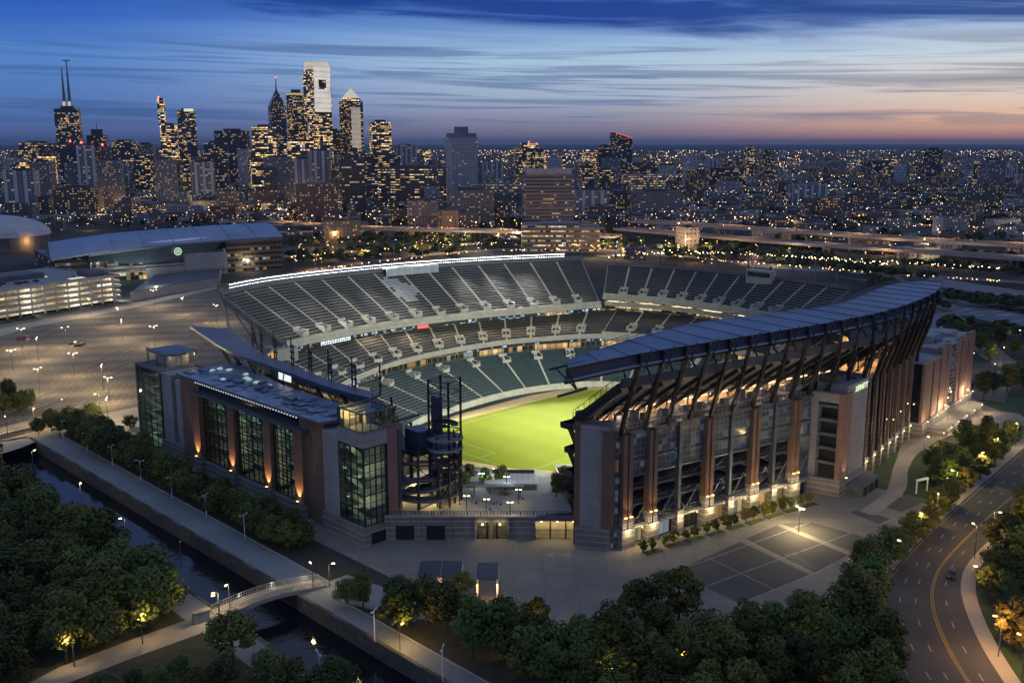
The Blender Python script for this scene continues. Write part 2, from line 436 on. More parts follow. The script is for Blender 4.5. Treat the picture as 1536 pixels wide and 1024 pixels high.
RB0, RB1 = Vector(at(42, 656)), Vector(at(430, 884))        # right bank of the canal
CD = (RB1 - RB0).normalized(); CN = Vector((-CD.y, CD.x))   # CD runs towards the viewer, CN to the stadium side
if CN.x < 0: CN = -CN
LB1 = Vector(at(385, 952)); CW = -(LB1 - RB0).dot(CN)       # canal width
def canal_pt(t, w): return RB0 + CD * t + CN * w
def canal_t(y, w):
    q = RB0 + CN * w; return (y - q.y) / CD.y
tN = 420
RF_, LF_ = canal_pt(0, 0), canal_pt(-2, -CW)
RN_, LN_ = canal_pt(tN, 0), canal_pt(tN, -CW)
mt, nt_, b_ = new_mat('city_ground')
tc_ = N(nt_, 'ShaderNodeTexCoord'); n_ = N(nt_, 'ShaderNodeTexNoise'); n_.inputs['Scale'].default_value = .012; n_.inputs['Detail'].default_value = 8
nt_.links.new(tc_.outputs['Object'], n_.inputs['Vector'])
nt_.links.new(mix_(nt_, math_(nt_, 'MULTIPLY_ADD', n_.outputs[0], 3.0), (.018, .026, .016), (.07, .072, .08)), b_.inputs['Base Color'])
[x for x in nt_.nodes if x.type == 'MATH'][0].inputs[2].default_value = -1.0; [x for x in nt_.nodes if x.type == 'MATH'][0].use_clamp = True
b_.inputs['Roughness'].default_value = .95; b_.inputs['Specular IOR Level'].default_value = .1
M['ground'] = mt
g = MB()
B_ = 90000.0
g.quad((RN_.x, RN_.y, 0), (B_, RN_.y, 0), (B_, B_, 0), (RF_.x, B_, 0), (RF_.x, RF_.y, 0))
g.quad((-B_, LN_.y, 0), (LN_.x, LN_.y, 0), (LF_.x, LF_.y, 0), (LF_.x, B_, 0), (-B_, B_, 0))
g.quad((LF_.x, LF_.y, 0), (RF_.x, RF_.y, 0), (RF_.x, B_, 0), (LF_.x, B_, 0))
struct('ground', g, M['ground'])
# canal: stone walls and dark water
WZ = -3.6
m, nt, b = new_mat('canal_water')
b.inputs['Base Color'].default_value = (.004, .007, .011, 1); b.inputs['Roughness'].default_value = .06; b.inputs['Specular IOR Level'].default_value = .35
tc = N(nt, 'ShaderNodeTexCoord'); nz = N(nt, 'ShaderNodeTexNoise'); nz.inputs['Scale'].default_value = .35; nz.inputs['Detail'].default_value = 4
nt.links.new(tc.outputs['Object'], nz.inputs['Vector']); bp = N(nt, 'ShaderNodeBump'); bp.inputs['Strength'].default_value = .12; bp.inputs['Distance'].default_value = .3
nt.links.new(nz.outputs[0], bp.inputs['Height']); nt.links.new(bp.outputs[0], b.inputs['Normal'])
M['water'] = m
w = MB(); a_, b2, c_, d_ = canal_pt(-3, -CW - .3), canal_pt(-3, .3), canal_pt(tN, .3), canal_pt(tN, -CW - .3)
w.quad((*a_, WZ), (*d_, WZ), (*c_, WZ), (*b2, WZ)); struct('canal_water', w, M['water'])
w = MB()
for (p, q, nn) in ((canal_pt(0, 0), canal_pt(tN, 0), CN), (canal_pt(tN, -CW), canal_pt(-2, -CW), -CN)):
    p2, q2 = p + nn * .9, q + nn * .9
    w.prism([p, q, q2, p2], WZ - .5, .16, 0)
p, q = canal_pt(-2, -CW), canal_pt(0, 0); w.prism([p, q, q - CD * .9, p - CD * .9], WZ - .5, .3)
struct('canal_wall', w, mat('canal_wall_stone', (.12, .115, .105), .9, 0, .6, .5, .6, joints=(3, .9, .08), band=(9, (.035, .042, .03), .52)))
# promenade along the canal
tB = canal_t(at(505, 888)[1], 4)
w = MB(); w.quad((*canal_pt(-6, .9), .03), (*canal_pt(tB, .9), .03), (*canal_pt(tB, 9.0), .03), (*canal_pt(-6, 9.0), .03)); w.quad((*canal_pt(tB, .9), .03), (*canal_pt(tN, .9), .03), (*canal_pt(tN, 5.6), .03), (*canal_pt(tB, 5.6), .03)); struct('promenade_path', w, M['walk'])
w = MB()
for o_ in (9.0,):
    w.prism([canal_pt(-6, o_), canal_pt(tB, o_), canal_pt(tB, o_ + .35), canal_pt(-6, o_ + .35)], 0, .22); w.prism([canal_pt(tB, 5.6), canal_pt(tN, 5.6), canal_pt(tN, 5.9), canal_pt(tB, 5.9)], 0, .18)
struct('promenade_kerb', w, M['kerb'])
w = MB(); w.quad((*canal_pt(-4, 9.3), .02), (*canal_pt(tB, 9.3), .02), (*canal_pt(tB, 18.5), .02), (*canal_pt(-4, 18.5), .02)); struct('planting_strip_soil', w, mat('dark_mulch', (.045, .042, .030), .95, 0, .4, .3, .4))
w = MB(); w.quad((*canal_pt(-14, -CW - 7.5), .03), (*canal_pt(-14, -CW - .9), .03), (*canal_pt(tN, -CW - .9), .03), (*canal_pt(tN, -CW - 7.5), .03)); struct('west_bank_path', w, M['walk'])

# stadium apron
pl = [at(190, 640), at(330, 560), at(520, 700), at(900, 620), at(1340, 600), at(1470, 590), at(1536, 600), at(1400, 760), at(1330, 830), at(1300, 880), at(1150, 930), at(950, 960), at(840, 950), at(690, 905), at(560, 905)]
w = MB(); w.quad(*flat([canal_pt(4, 18.5), at(330, 560), at(520, 700), at(900, 620), at(1340, 600), at(1480, 590), at(1560, 640), at(1400, 780), at(1330, 845), at(1300, 900), at(1150, 950), at(950, 985), at(830, 975), canal_pt(canal_t(at(640, 905)[1], 21.2), 21.2)], .03)); struct('stadium_plaza', w, M['plaza'])
# car park
w = MB(); w.quad(*flat([at(-60, 500), at(60, 476), at(180, 457), at(330, 425), at(520, 440), at(480, 560), at(330, 570), at(205, 612), at(70, 642), at(-60, 668)], .034)); struct('car_park', w, mat('car_park_asphalt', (.135, .108, .078), .9, 0, .42, .05, .45))
def inpoly(x, y, P_):
    r = False; n = len(P_)
    for i in range(n):
        (x1, y1), (x2, y2) = P_[i][:2], P_[(i + 1) % n][:2]
        if (y1 > y) != (y2 > y) and x < (x2 - x1) * (y - y1) / (y2 - y1) + x1: r = not r
    return r
lotp = [at(-60, 507), at(60, 484), at(180, 465), at(320, 445), at(400, 470), at(330, 540), at(205, 603), at(70, 630), at(-60, 655)]
w = MB()
ux = Vector((math.cos(.21), math.sin(.21))); uy = Vector((-ux.y, ux.x)); o0 = Vector(at(100, 540))
sl = (ux * .45 + uy * .9).normalized()
for r_ in range(-14, 16):
    base = o0 + uy * (r_ * 17.5)
    for i in range(-70, 70):
        p = base + ux * (i * 2.75)
        if not inpoly(p.x, p.y, lotp) or R.random() < .06: continue
        for s_ in (1, -1):
            q = p + sl * (s_ * 5.0); e = ux * .13
            w.quad((*(p - e), .05), (*(p + e), .05), (*(q + e), .05), (*(q - e), .05))
struct('parking_bay_markings', w, mat('worn_white_paint', (.68, .66, .58), .8, 0, .3, .4, .3))
w = MB()
w.quad(*flat([at(-60, 676), at(40, 650), at(120, 628), at(205, 610), at(212, 622), at(120, 646), at(60, 660), at(30, 672), at(-60, 700)], .045)); struct('west_road', w, M['path'])
w = MB(); w.quad(*flat([at(-60, 520), at(-60, 506), at(60, 480), at(180, 460), at(325, 428), at(325, 433), at(180, 466), at(60, 488)], .046)); struct('car_park_kerb_path', w, M['path'])

# the parking court on the plaza: darker asphalt with painted lines
pk = mat('court_asphalt', (.088, .086, .084), .85, 0, .3, .05, .3)
w = MB()
for q in ([(1010, 858), (1110, 812), (1215, 862), (1110, 905)], [(1118, 808), (1165, 788), (1272, 832), (1222, 858)], [(1172, 785), (1218, 783), (1330, 815), (1280, 828)], [(1275, 768), (1290, 764), (1335, 778), (1318, 786)], [(1318, 757), (1360, 742), (1392, 750), (1352, 768)]):
    w.quad(*flat([at(*p) for p in q], .05))
struct('court_asphalt', w, pk)
w = MB()
def pline(p, q, wd=.14, z=.07, mb=None):
    p, q = Vector(p), Vector(q); n = Vector((-(q - p).y, (q - p).x)).normalized() * wd
    (mb or w).quad((*(p - n), z), (*(q - n), z), (*(q + n), z), (*(p + n), z))
for a1, a2 in (((1062, 836), (1162, 884)), ((1118, 809), (1220, 860)), ((1170, 787), (1274, 831)), ((1010, 858), (1216, 783)), ((1056, 880), (1275, 800)), ((1110, 905), (1330, 815))):
    pline(at(*a1), at(*a2))
for i in range(9):
    p = Vector(at(1176 + i * 4, 832 + i * 3)); pline(p, p + Vector((3.2, 1.4)), .1)
for a1 in ((826, 832), (850, 832)):
    p = at(*a1); pline((p[0] - .9, p[1]), (p[0] + .9, p[1]), .9)
struct('court_markings', w, mat('court_paint_worn', (.33, .32, .30), .8, 0, .4, .5, .5))
# lawns to the right
w = MB()
w.quad(*flat([at(1303, 728), at(1322, 672), at(1352, 664), at(1330, 735)], .045))
w.quad(*flat([at(1338, 736), at(1360, 690), at(1400, 655), at(1480, 640), at(1530, 660), at(1460, 715), at(1400, 760)], .045))
w.quad(*flat([at(1462, 602), at(1500, 590), at(1560, 600), at(1560, 625), at(1500, 616)], .045))
w.quad(*flat([at(1560, 770), at(1470, 850), at(1462, 890), at(1490, 960), at(1540, 1040), at(1700, 1040), at(1700, 780)], .02))
struct('lawn', w, M['grass'])
w = MB(); w.quad(*flat([canal_pt(tB, 6.0), at(600, 895), at(840, 985), at(1000, 990), at(1180, 955), at(1290, 900), at(1310, 940), at(1360, 1040), at(1000, 1200), canal_pt(tN - 200, 6.0)], .04))
struct('grove_soil', w, mat('grove_mulch', (.042, .042, .028), .95, 0, .4, .3, .4))
w = MB(); c_ = catmull([at(1300, 770), at(1345, 735), at(1352, 700), at(1375, 672), at(1440, 640), at(1500, 618)], 8)
wd = 2.2
for i in range(len(c_) - 1):
    n = Vector((-(c_[i + 1] - c_[i]).y, (c_[i + 1] - c_[i]).x)).normalized() * wd
    w.quad((*(c_[i] - n), .07), (*(c_[i + 1] - n), .07), (*(c_[i + 1] + n), .07), (*(c_[i] + n), .07))
struct('garden_path', w, M['path'])
# footpath from the bridge to the lower left, and the other bridge end
w = MB(); w.quad(*flat([at(322, 922), at(300, 950), at(190, 990), at(60, 1040), at(20, 1036), at(90, 1000), at(200, 958), at(290, 926)], .06)); struct('footpath', w, M['path'])
w = MB(); w.quad(*flat([at(470, 880), at(520, 862), at(575, 880), at(640, 905), at(700, 925), at(690, 935), at(600, 925), at(490, 896)], .06)); struct('plaza_footpath', w, M['walk'])

# the curving street
le = catmull([at(1640, 560), at(1590, 620), at(1545, 664), at(1500, 703), at(1430, 764), at(1375, 816), at(1335, 862), at(1317, 897), at(1318, 932), at(1335, 978), at(1365, 1030), at(1400, 1090)], 8)
re = catmull([at(1740, 580), at(1670, 655), at(1600, 712), at(1536, 762), at(1482, 812), at(1450, 848), at(1441, 880), at(1450, 920), at(1474, 972), at(1510, 1030), at(1555, 1090)], 8)
def resample(pl_, n):
    d = [0]
    for i in range(len(pl_) - 1): d.append(d[-1] + (pl_[i + 1] - pl_[i]).length)
    out = []; j = 0
    for k in range(n):
        t = d[-1] * k / (n - 1)
        while j < len(d) - 2 and d[j + 1] < t: j += 1
        f = (t - d[j]) / max(1e-6, d[j + 1] - d[j]); out.append(pl_[j].lerp(pl_[j + 1], min(1, f)))
    return out
le, re = resample(le, 90), resample(re, 90)
w = MB(); w.strip(flat(le, .05), flat(re, .05)); struct('street', w, M['asphalt'])
w = MB()
for (A_, sgn) in ((le, -1), (re, 1)):
    for i in range(89):
        o1 = (A_[i] - (re[i] if sgn < 0 else le[i])).normalized(); o2 = (A_[i + 1] - (re[i + 1] if sgn < 0 else le[i + 1])).normalized()
        w.quad((*A_[i], .16), (*A_[i + 1], .16), (*(A_[i + 1] + o2 * 3.2), .16), (*(A_[i] + o1 * 3.2), .16))
        w.quad((*A_[i], .0), (*A_[i + 1], .0), (*A_[i + 1], .16), (*A_[i], .16))
struct('pavement', w, M['path'])
def lane(t, i): return le[i].lerp(re[i], t)
w = MB()
for i in range(0, 89):
    for t, on in ((.26, 3), (.44, 3), (.80, 3)):
        if i % 3 == 0: pline(lane(t, i), lane(t, i).lerp(lane(t, i + 1), .75), .13, .07)
    pline(lane(.05, i), lane(.05, i + 1), .08, .07)
struct('street_markings', w, mat('street_paint_worn', (.34, .33, .31), .8, 0, .5, .9, .6))
w = MB()
for i in range(0, 89):
    for t in (.625, .65): pline(lane(t, i), lane(t, i + 1), .1, .07)
struct('street_centre_markings', w, M['painty'])
# ================================================================= STADIUM
EA, EB = Vector((S, S, 0)), Vector((-S, S, 0))          # stadium axes in the world
def ABox(mb, a0, a1, b0, b1, z0, z1, m=0, mt=None):
    mb.prism([AB(a0, b0), AB(a1, b0), AB(a1, b1), AB(a0, b1)], z0, z1, m, mt, True)

# ---- playing field
m, nt, b = new_mat('pitch_turf')
tc = N(nt, 'ShaderNodeTexCoord'); mp = N(nt, 'ShaderNodeMapping'); mp.inputs['Rotation'].default_value = (0, 0, math.radians(-45)); nt.links.new(tc.outputs['Object'], mp.inputs[0])
sp = N(nt, 'ShaderNodeSeparateXYZ'); nt.links.new(mp.outputs[0], sp.inputs[0])
st = math_(nt, 'GREATER_THAN', math_(nt, 'FRACT', math_(nt, 'DIVIDE', sp.outputs[0], 13.0)), .5)
st2 = math_(nt, 'GREATER_THAN', math_(nt, 'FRACT', math_(nt, 'DIVIDE', sp.outputs[1], 10.0)), .5)
nz = N(nt, 'ShaderNodeTexNoise'); nz.inputs['Scale'].default_value = .06; nz.inputs['Detail'].default_value = 9; nz.inputs['Roughness'].default_value = .7; nt.links.new(tc.outputs['Object'], nz.inputs[0])
c = mix_(nt, nz.outputs[0], (.145, .172, .008), (.190, .210, .011))
c = mix_(nt, math_(nt, 'MULTIPLY', st, .2), c, (.10, .145, .008)); c = mix_(nt, math_(nt, 'MULTIPLY', st2, .1), c, (.11, .16, .010))
nt.links.new(c, b.inputs['Base Color']); b.inputs['Roughness'].default_value = .9; b.inputs['Specular IOR Level'].default_value = .1
M['turf'] = m
w = MB(); w.quad(*[AB(*p, .06) for p in ((-12, 6), (-8, 0), (2, -12), (4, -24), (104, -24), (108, 20), (101, 42), (92, 53), (66, 56.5), (27, 56), (2, 50), (-10, 36), (-14, 20))]); struct('warning_track', w, M['dirt'])
w = MB(); w.quad(*[AB(*p, .10) for p in ((-8, 30), (-9, 16), (-3, -3), (1, -9), (8, -19), (100, -20), (102, 18), (96, 40), (88, 47.5), (19, 49.5), (4, 44))]); struct('pitch', w, M['turf'])
w = MB()
for p, q in (((-3.5, -2), (-3.5, 44)), ((-3.5, -2), (-3.5, -2)), ((1, -8.5), (70, -8.5)), ((-3.5, 12), (4, 12)), ((4, 12), (4, 30)), ((4, 30), (-3.5, 30)), ((0, 45), (95, 45)), ((-3.5, -2), (1, -8.5))):
    if p != q: pline(AB(*p)[:2], AB(*q)[:2], .16, .13)
struct('pitch_markings', w, mat('pitch_paint_faint', (.26, .30, .12), .9, 0, .3, .6, .4))

# ---- seating bowl
def pl_len(p):
    return sum(math.dist(p[i], p[i + 1]) for i in range(len(p) - 1))
def pl_at(p, t):
    T = pl_len(p) * t
    for i in range(len(p) - 1):
        d = math.dist(p[i], p[i + 1])
        if T <= d or i == len(p) - 2:
            f = min(1, T / d) if d else 0
            return Vector(p[i]).lerp(Vector(p[i + 1]), f)
        T -= d
def smooth_pl(p, n=48):
    q = [Vector((*x, 0)) for x in p]
    c = catmull(q, 8)
    c = [(v.x, v.y) for v in c]
    return [tuple(pl_at(c, i / n)) for i in range(n + 1)]

def tier(parent, name, front, back, zf, zb, rows, nsec, seatm, aisle_w=.75, vom=.2, vomevery=1, nseg=3, parapet=1.1, smooth=True, mosaic=None, rise_back=1.2):
    """one deck: stepped concrete, a seat block per section, an aisle stair per gap, vomitories, front and back parapet"""
    if smooth: front, back = smooth_pl(front), smooth_pl(back)
    root = bpy.data.objects.new(name, None); COL.objects.link(root); root.parent = parent
    n = nsec * nseg
    fr = [pl_at(front, i / n) for i in range(n + 1)]; bk = [pl_at(back, i / n) for i in range(n + 1)]
    def P_(i, f, z):
        i0 = min(int(i), n - 1); t = i - i0
        p = fr[i0].lerp(fr[i0 + 1], t); q = bk[i0].lerp(bk[i0 + 1], t)
        r = p.lerp(q, f); return AB(r.x, r.y, z)
    dz = (zb - zf) / rows
    mb = MB()
    for k in range(rows):
        z = zf + dz * k
        for i in range(n):
            mb.quad(P_(i, k / rows, z), P_(i + 1, k / rows, z), P_(i + 1, (k + 1) / rows, z), P_(i, (k + 1) / rows, z))
            if k: mb.quad(P_(i, k / rows, z - dz), P_(i + 1, k / rows, z - dz), P_(i + 1, k / rows, z), P_(i, k / rows, z))
    # underside
    for i in range(n):
        mb.quad(P_(i + 1, 0, zf - 1.4), P_(i, 0, zf - 1.4), P_(i, 1, zb - 1.6), P_(i + 1, 1, zb - 1.6))
    for i in (0, n):
        mb.quad(P_(i, 0, zf), P_(i, 1, zb), P_(i, 1, zb - 1.6), P_(i, 0, zf - 1.4))
    mb.build('terracing', M['tread'], root)
    for s_ in range(nsec):
        mb = MB(); mb2 = MB()
        sl = math.dist(P_(s_ * nseg, .5, 0), P_((s_ + 1) * nseg, .5, 0))
        g_ = aisle_w / max(sl, .1) * nseg * .62
        for k in range(rows):
            z = zf + dz * k
            if vom and abs((k + .5) / rows - vom) < 1.6 / rows and False: continue
            for j in range(nseg):
                i0 = s_ * nseg + j + (g_ if j == 0 else 0); i1 = s_ * nseg + j + 1 - (g_ if j == nseg - 1 else 0)
                w_ = mb
                if mosaic and s_ in mosaic and mosaic[s_](k / rows, j / nseg): w_ = mb2
                f0, f1, f2 = (k + .50) / rows, (k + .82) / rows, (k + .93) / rows
                A0, A1 = P_(i0, f0, z + .40), P_(i1, f0, z + .40); B0, B1 = P_(i0, f1, z + .46), P_(i1, f1, z + .46); C0, C1 = P_(i0, f2, z + .78), P_(i1, f2, z + .78)
                D0, D1 = P_(i0, f2, z + .05), P_(i1, f2, z + .05); E0, E1 = P_(i0, f0, z + .05), P_(i1, f0, z + .05)
                w_.quad(A0, A1, B1, B0); w_.quad(B0, B1, C1, C0); w_.quad(C0, C1, D1, D0); w_.quad(E0, E1, A1, A0)
                w_.quad(E0, A0, B0, C0, D0); w_.quad(A1, E1, D1, C1, B1)
        if mb.v: mb.build('seating_block', seatm, root)
        if mb2.v: mb2.build('white_seats', mat('white_seat_plastic', (.34, .35, .37), .9, 0, .3, .8), root)['label'] = 'patch of white seats'
    for s_ in range(nsec + 1):
        mb = MB(); ln = math.dist(P_(max(0, min(n, s_ * nseg)) - (1 if s_ == nsec else 0), .5, 0), P_(min(n, s_ * nseg + (0 if s_ == nsec else 1)), .5, 0))
        hw = aisle_w / max(ln, .1) * .6
        i0, i1 = max(0, s_ * nseg - hw), min(n, s_ * nseg + hw)
        for k in range(rows):
            z = zf + dz * k
            for h_, e0, e1 in ((.03, 0, .5), (dz * .5, .5, 1.0)):
                f0, f1 = (k + e0) / rows, (k + e1) / rows
                mb.quad(P_(i0, f0, z + h_), P_(i1, f0, z + h_), P_(i1, f1, z + h_), P_(i0, f1, z + h_))
                mb.quad(P_(i0, f0, z + h_ - dz * .5), P_(i1, f0, z + h_ - dz * .5), P_(i1, f0, z + h_), P_(i0, f0, z + h_))
        mb.build('aisle_stair', M['aisle'], root)
        if vom and s_ % vomevery == 0 and 0 < s_ < nsec:
            c = P_(s_ * nseg, vom, 0); d = (P_(s_ * nseg, 1, 0) - P_(s_ * nseg, 0, 0)).normalized(); t = Vector((-d.y, d.x, 0))
            z = zf + (zb - zf) * vom; mb = MB()
            for sg in (-1, 1): mb.box(c + t * sg * 1.7 + d * .2, t, d, .22, 2.2, z - 1.2, z + 1.25)
            mb.box(c + d * 2.3, t, d, 1.9, .2, z - 1.2, z + 2.1); mb.box(c - d * 2.0, t, d, 1.9, .15, z - 1.6, z + .35)
            mb.box(c + d * .2, t, d, 1.5, 2.0, z - 1.25, z - .9)
            mb.build('vomitory', M['cream'], root)
    mb = MB()
    for i in range(n):
        d0 = (P_(i, 0, 0) - P_(i, 1, 0)).normalized() * .25
        mb.quad(P_(i, 0, zf - 1.4) + d0, P_(i + 1, 0, zf - 1.4) + d0, P_(i + 1, 0, zf + parapet) + d0, P_(i, 0, zf + parapet) + d0)
        mb.quad(P_(i, 0, zf + parapet) + d0, P_(i + 1, 0, zf + parapet) + d0, P_(i + 1, 0, zf + parapet), P_(i, 0, zf + parapet))
        mb.quad(P_(i + 1, 0, zf + parapet), P_(i + 1, 0, zf), P_(i, 0, zf), P_(i, 0, zf + parapet))
    mb.build('front_parapet', M['cream'], root)
    mb = MB()
    for i in range(n):
        d0 = (P_(i, 1, 0) - P_(i, 0, 0)).normalized() * .4
        a0, a1, z0, z1 = P_(i, 1, 0), P_(i + 1, 1, 0), zb - 1.6, zb + rise_back
        up = lambda p, z, o=Vector((0, 0, 0)): Vector((p.x + o.x, p.y + o.y, z))
        mb.quad(up(a1, z0, d0), up(a0, z0, d0), up(a0, z1, d0), up(a1, z1, d0)); mb.quad(up(a0, z1), up(a1, z1), up(a1, z1, d0), up(a0, z1, d0)); mb.quad(up(a0, zb - dz), up(a1, zb - dz), up(a1, z1), up(a0, z1))
    mb.build('back_parapet', M['concd'], root)
    return root, P_, n

bowl = thing('stadium_bowl', AB(60, 100), 'open seating bowl in three decks of dark seats with floodlit rim round the green pitch', 'stadium')
UPF = [(-20, 97), (23, 102), (69, 96), (106, 84), (133, 75.5)]
UPB = [(-31, 122), (0, 132), (58, 132), (107, 120), (149, 101)]
MOS = lambda x, f: ((x - 6.3) / .52) ** 2 + ((f - .60) / .27) ** 2 < 1 - 1.1 * mnoise.noise(Vector((x * 4.3, f * 9.0, .3))) - .5 * R.random()
mos = {k: (lambda f, j, k=k: MOS(k + j, f)) for k in (5, 6, 7)}
_, PUP6, nUP6 = tier(bowl, 'upper_deck', UPF, UPB, 28, 44.6, 19, 14, M['seat'], mosaic=mos, vom=.12, nseg=6)
PUP = lambda i, f, z: PUP6(i * 2, f, z)
nUP = nUP6 // 2
MIF = [(-24, 65), (-5, 78), (32, 90), (77, 89), (112, 76), (125, 67)]
MIB = [(-33, 90), (-12, 101), (36, 110), (90, 108), (128, 92), (146, 76)]
_, PMI, nMI = tier(bowl, 'middle_deck', MIF, MIB, 15, 23.4, 11, 14, M['seat'], vom=.28)
LOF = [(-14, 38), (2, 53), (29, 59), (64, 60), (92, 50), (104, 36)]
LOB = [(-40, 48), (-18, 72), (11, 84), (42, 87), (83, 79), (117, 62), (128, 48)]
_, PLO, nLO = tier(bowl, 'lower_deck', LOF, LOB, 1.6, 11.8, 17, 12, M['seatg'], vom=.86)
ENF = [(133, 74), (142, 41), (141, 0), (136, -26)]
ENB = [(149, 85), (160, 46), (160, -2), (154, -34)]
_, PEN, nEN = tier(bowl, 'end_upper_deck', ENF, ENB, 32, 43.5, 13, 11, M['seat'], vom=.14)
_, PEM, nEM = tier(bowl, 'end_middle_deck', [(125, 68), (135, 44), (135, 0), (128, -34)], [(145, 76), (154, 46), (154, 0), (144, -40)], 16, 23.4, 12, 9, M['seat'], vom=.28)
_, PEL, nEL = tier(bowl, 'end_lower_deck', [(104, 36), (109, 20), (110, -6), (106, -26)], [(128, 48), (132, 22), (133, -6), (126, -34)], 1.6, 11.8, 17, 6, M['seatg'], vom=.86)
# the hidden sideline, so the bowl closes
_, PNL, nNL = tier(bowl, 'near_lower_deck', [(106, -26), (60, -27), (6, -23)], [(124, -48), (60, -56), (-6, -50)], 1.6, 11.8, 19, 8, M['seatg'], vom=.86)

def band(pts_in, z0, z1, name, m_, parent=bowl, thick=.5):
    """vertical wall that follows a line of ab points"""
    mb = MB()
    for i in range(len(pts_in) - 1):
        p, q = AB(*pts_in[i]), AB(*pts_in[i + 1]); t = (q - p).normalized(); n_ = Vector((-t.y, t.x, 0)) * thick
        mb.prism([p, q, q + n_, p + n_], z0, z1, 0, 0, True)
    return mb.build(name, m_, parent)
def offs(pl_, d):
    out = []
    for i, p in enumerate(pl_):
        a, b_ = Vector(pl_[max(0, i - 1)]), Vector(pl_[min(len(pl_) - 1, i + 1)])
        t = (b_ - a).normalized(); out.append((p[0] - t.y * d, p[1] + t.x * d))
    return out
M['suite'] = winmat('suite_glazing', (.16, .15, .13), (.012, .014, .014), 2.4, 3.0, .06, .10, .55, 1.1, .92, .6, .15, .5)
M['ribbon'] = winmat('ribbon_board_pixels', (.006, .008, .012), (.01, .012, .02), .8, 1.0, .05, .12, .30, 1.5, .12, .55, .4, .9, (.55, .75, 1.0))
M['fascia'] = mat('deck_fascia_cream', (.40, .37, .31), .7, 0, .2, .3, .2, joints=(6, 0, .12), jd=.4)
for P_, n_, nm in ((PUP, nUP, 'u'), (PMI, nMI, 'm'), (PEN, nEN, 'e'), (PEM, nEM, 'f')):
    pass
def ring(P_, n_, f, step=1):
    return [toab(*P_(i, f, 0)[:2]) for i in range(0, n_ + 1, step)]
r_up = ring(PUP, nUP, 0); r_mi = ring(PMI, nMI, 0); r_en = ring(PEN, nEN, 0); r_em = ring(PEM, nEM, 0)
r_mb = ring(PMI, nMI, 1); r_eb = ring(PEM, nEM, 1); r_lb = ring(PLO, nLO, 1); r_elb = ring(PEL, nEL, 1)
# suites under the upper deck, fascias and ribbon boards, club concourse under the middle deck
band(r_mb, 23.2, 27.2, 'suite_band', M['suite']); band(r_eb, 23.4, 29.5, 'suite_band', M['suite'])
band(offs(r_up, -.7), 26.2, 27.6, 'deck_fascia', M['fascia']); band(offs(r_en, -.7), 30.2, 31.8, 'deck_fascia', M['fascia'])
band(offs(r_en, 2.0), 27.0, 29.2, 'deck_fascia', M['fascia'])
band(offs(r_up, -.2), 24.6, 26.2, 'ribbon_board', M['ribbon'])
band(offs(r_mi, -.5), 12.9, 14.2, 'ribbon_board', M['ribbon']); band(offs(r_mi, -.7), 14.2, 15.4, 'deck_fascia', M['fascia'])
band(offs(r_em, -.5), 13.4, 14.8, 'deck_fascia', M['fascia'])
band(r_lb, 11.6, 14.6, 'club_concourse', M['suite']); band(r_elb, 11.6, 15.4, 'club_concourse', M['suite'])
# outer wall, concourse floors and raker frames under the upper deck
r_ub = ring(PUP, nUP, 1); r_enb = ring(PEN, nEN, 1)
band(offs(r_mb, 1.5), 0, 22, 'outer_wall', M['concd']); band(offs(r_eb, 1.5), 0, 22, 'outer_wall', M['concd'])
mb = MB(); mb.slab([AB(*p, 23.2) for p in offs(r_mb, -.2)], [AB(*p, 23.2) for p in offs(r_mb, 16)], .6); mb.build('concourse_floor', M['conc'], bowl)
for i in range(0, nUP + 1, 3):
    mb = MB()
    p0, p1 = PUP(i, 0.05, 26.0), PUP(i, 1, 42.8)
    mb.beam(p0, p1, .7, 1.3)
    foot = PUP(i, .72, 0); mb.beam(foot, PUP(i, .98, 42), .8, .9); mb.beam(PUP(i, .35, 0), PUP(i, .38, 31.5), .8, .8); mb.beam(PUP(i, .36, 22), PUP(i, .8, 38), .4, .4); mb.beam(PUP(i, .76, 14), PUP(i, .37, 28), .4, .4)
    mb.build('raker_frame', M['steel2'], bowl)
for i in range(0, nEN + 1, 3):
    mb = MB(); mb.beam(PEN(i, .1, 30.5), PEN(i, 1, 41.8), .7, 1.2); mb.beam(PEN(i, .9, 0), PEN(i, .98, 41), .8, .8); mb.build('raker_frame', M['steel2'], bowl)
# end of the long upper deck: stair walls and a lit landing
mb = MB(); ABox(mb, -26, -17, 94, 104, 21, 27, 0); mb.build('end_landing', M['conc'], bowl)
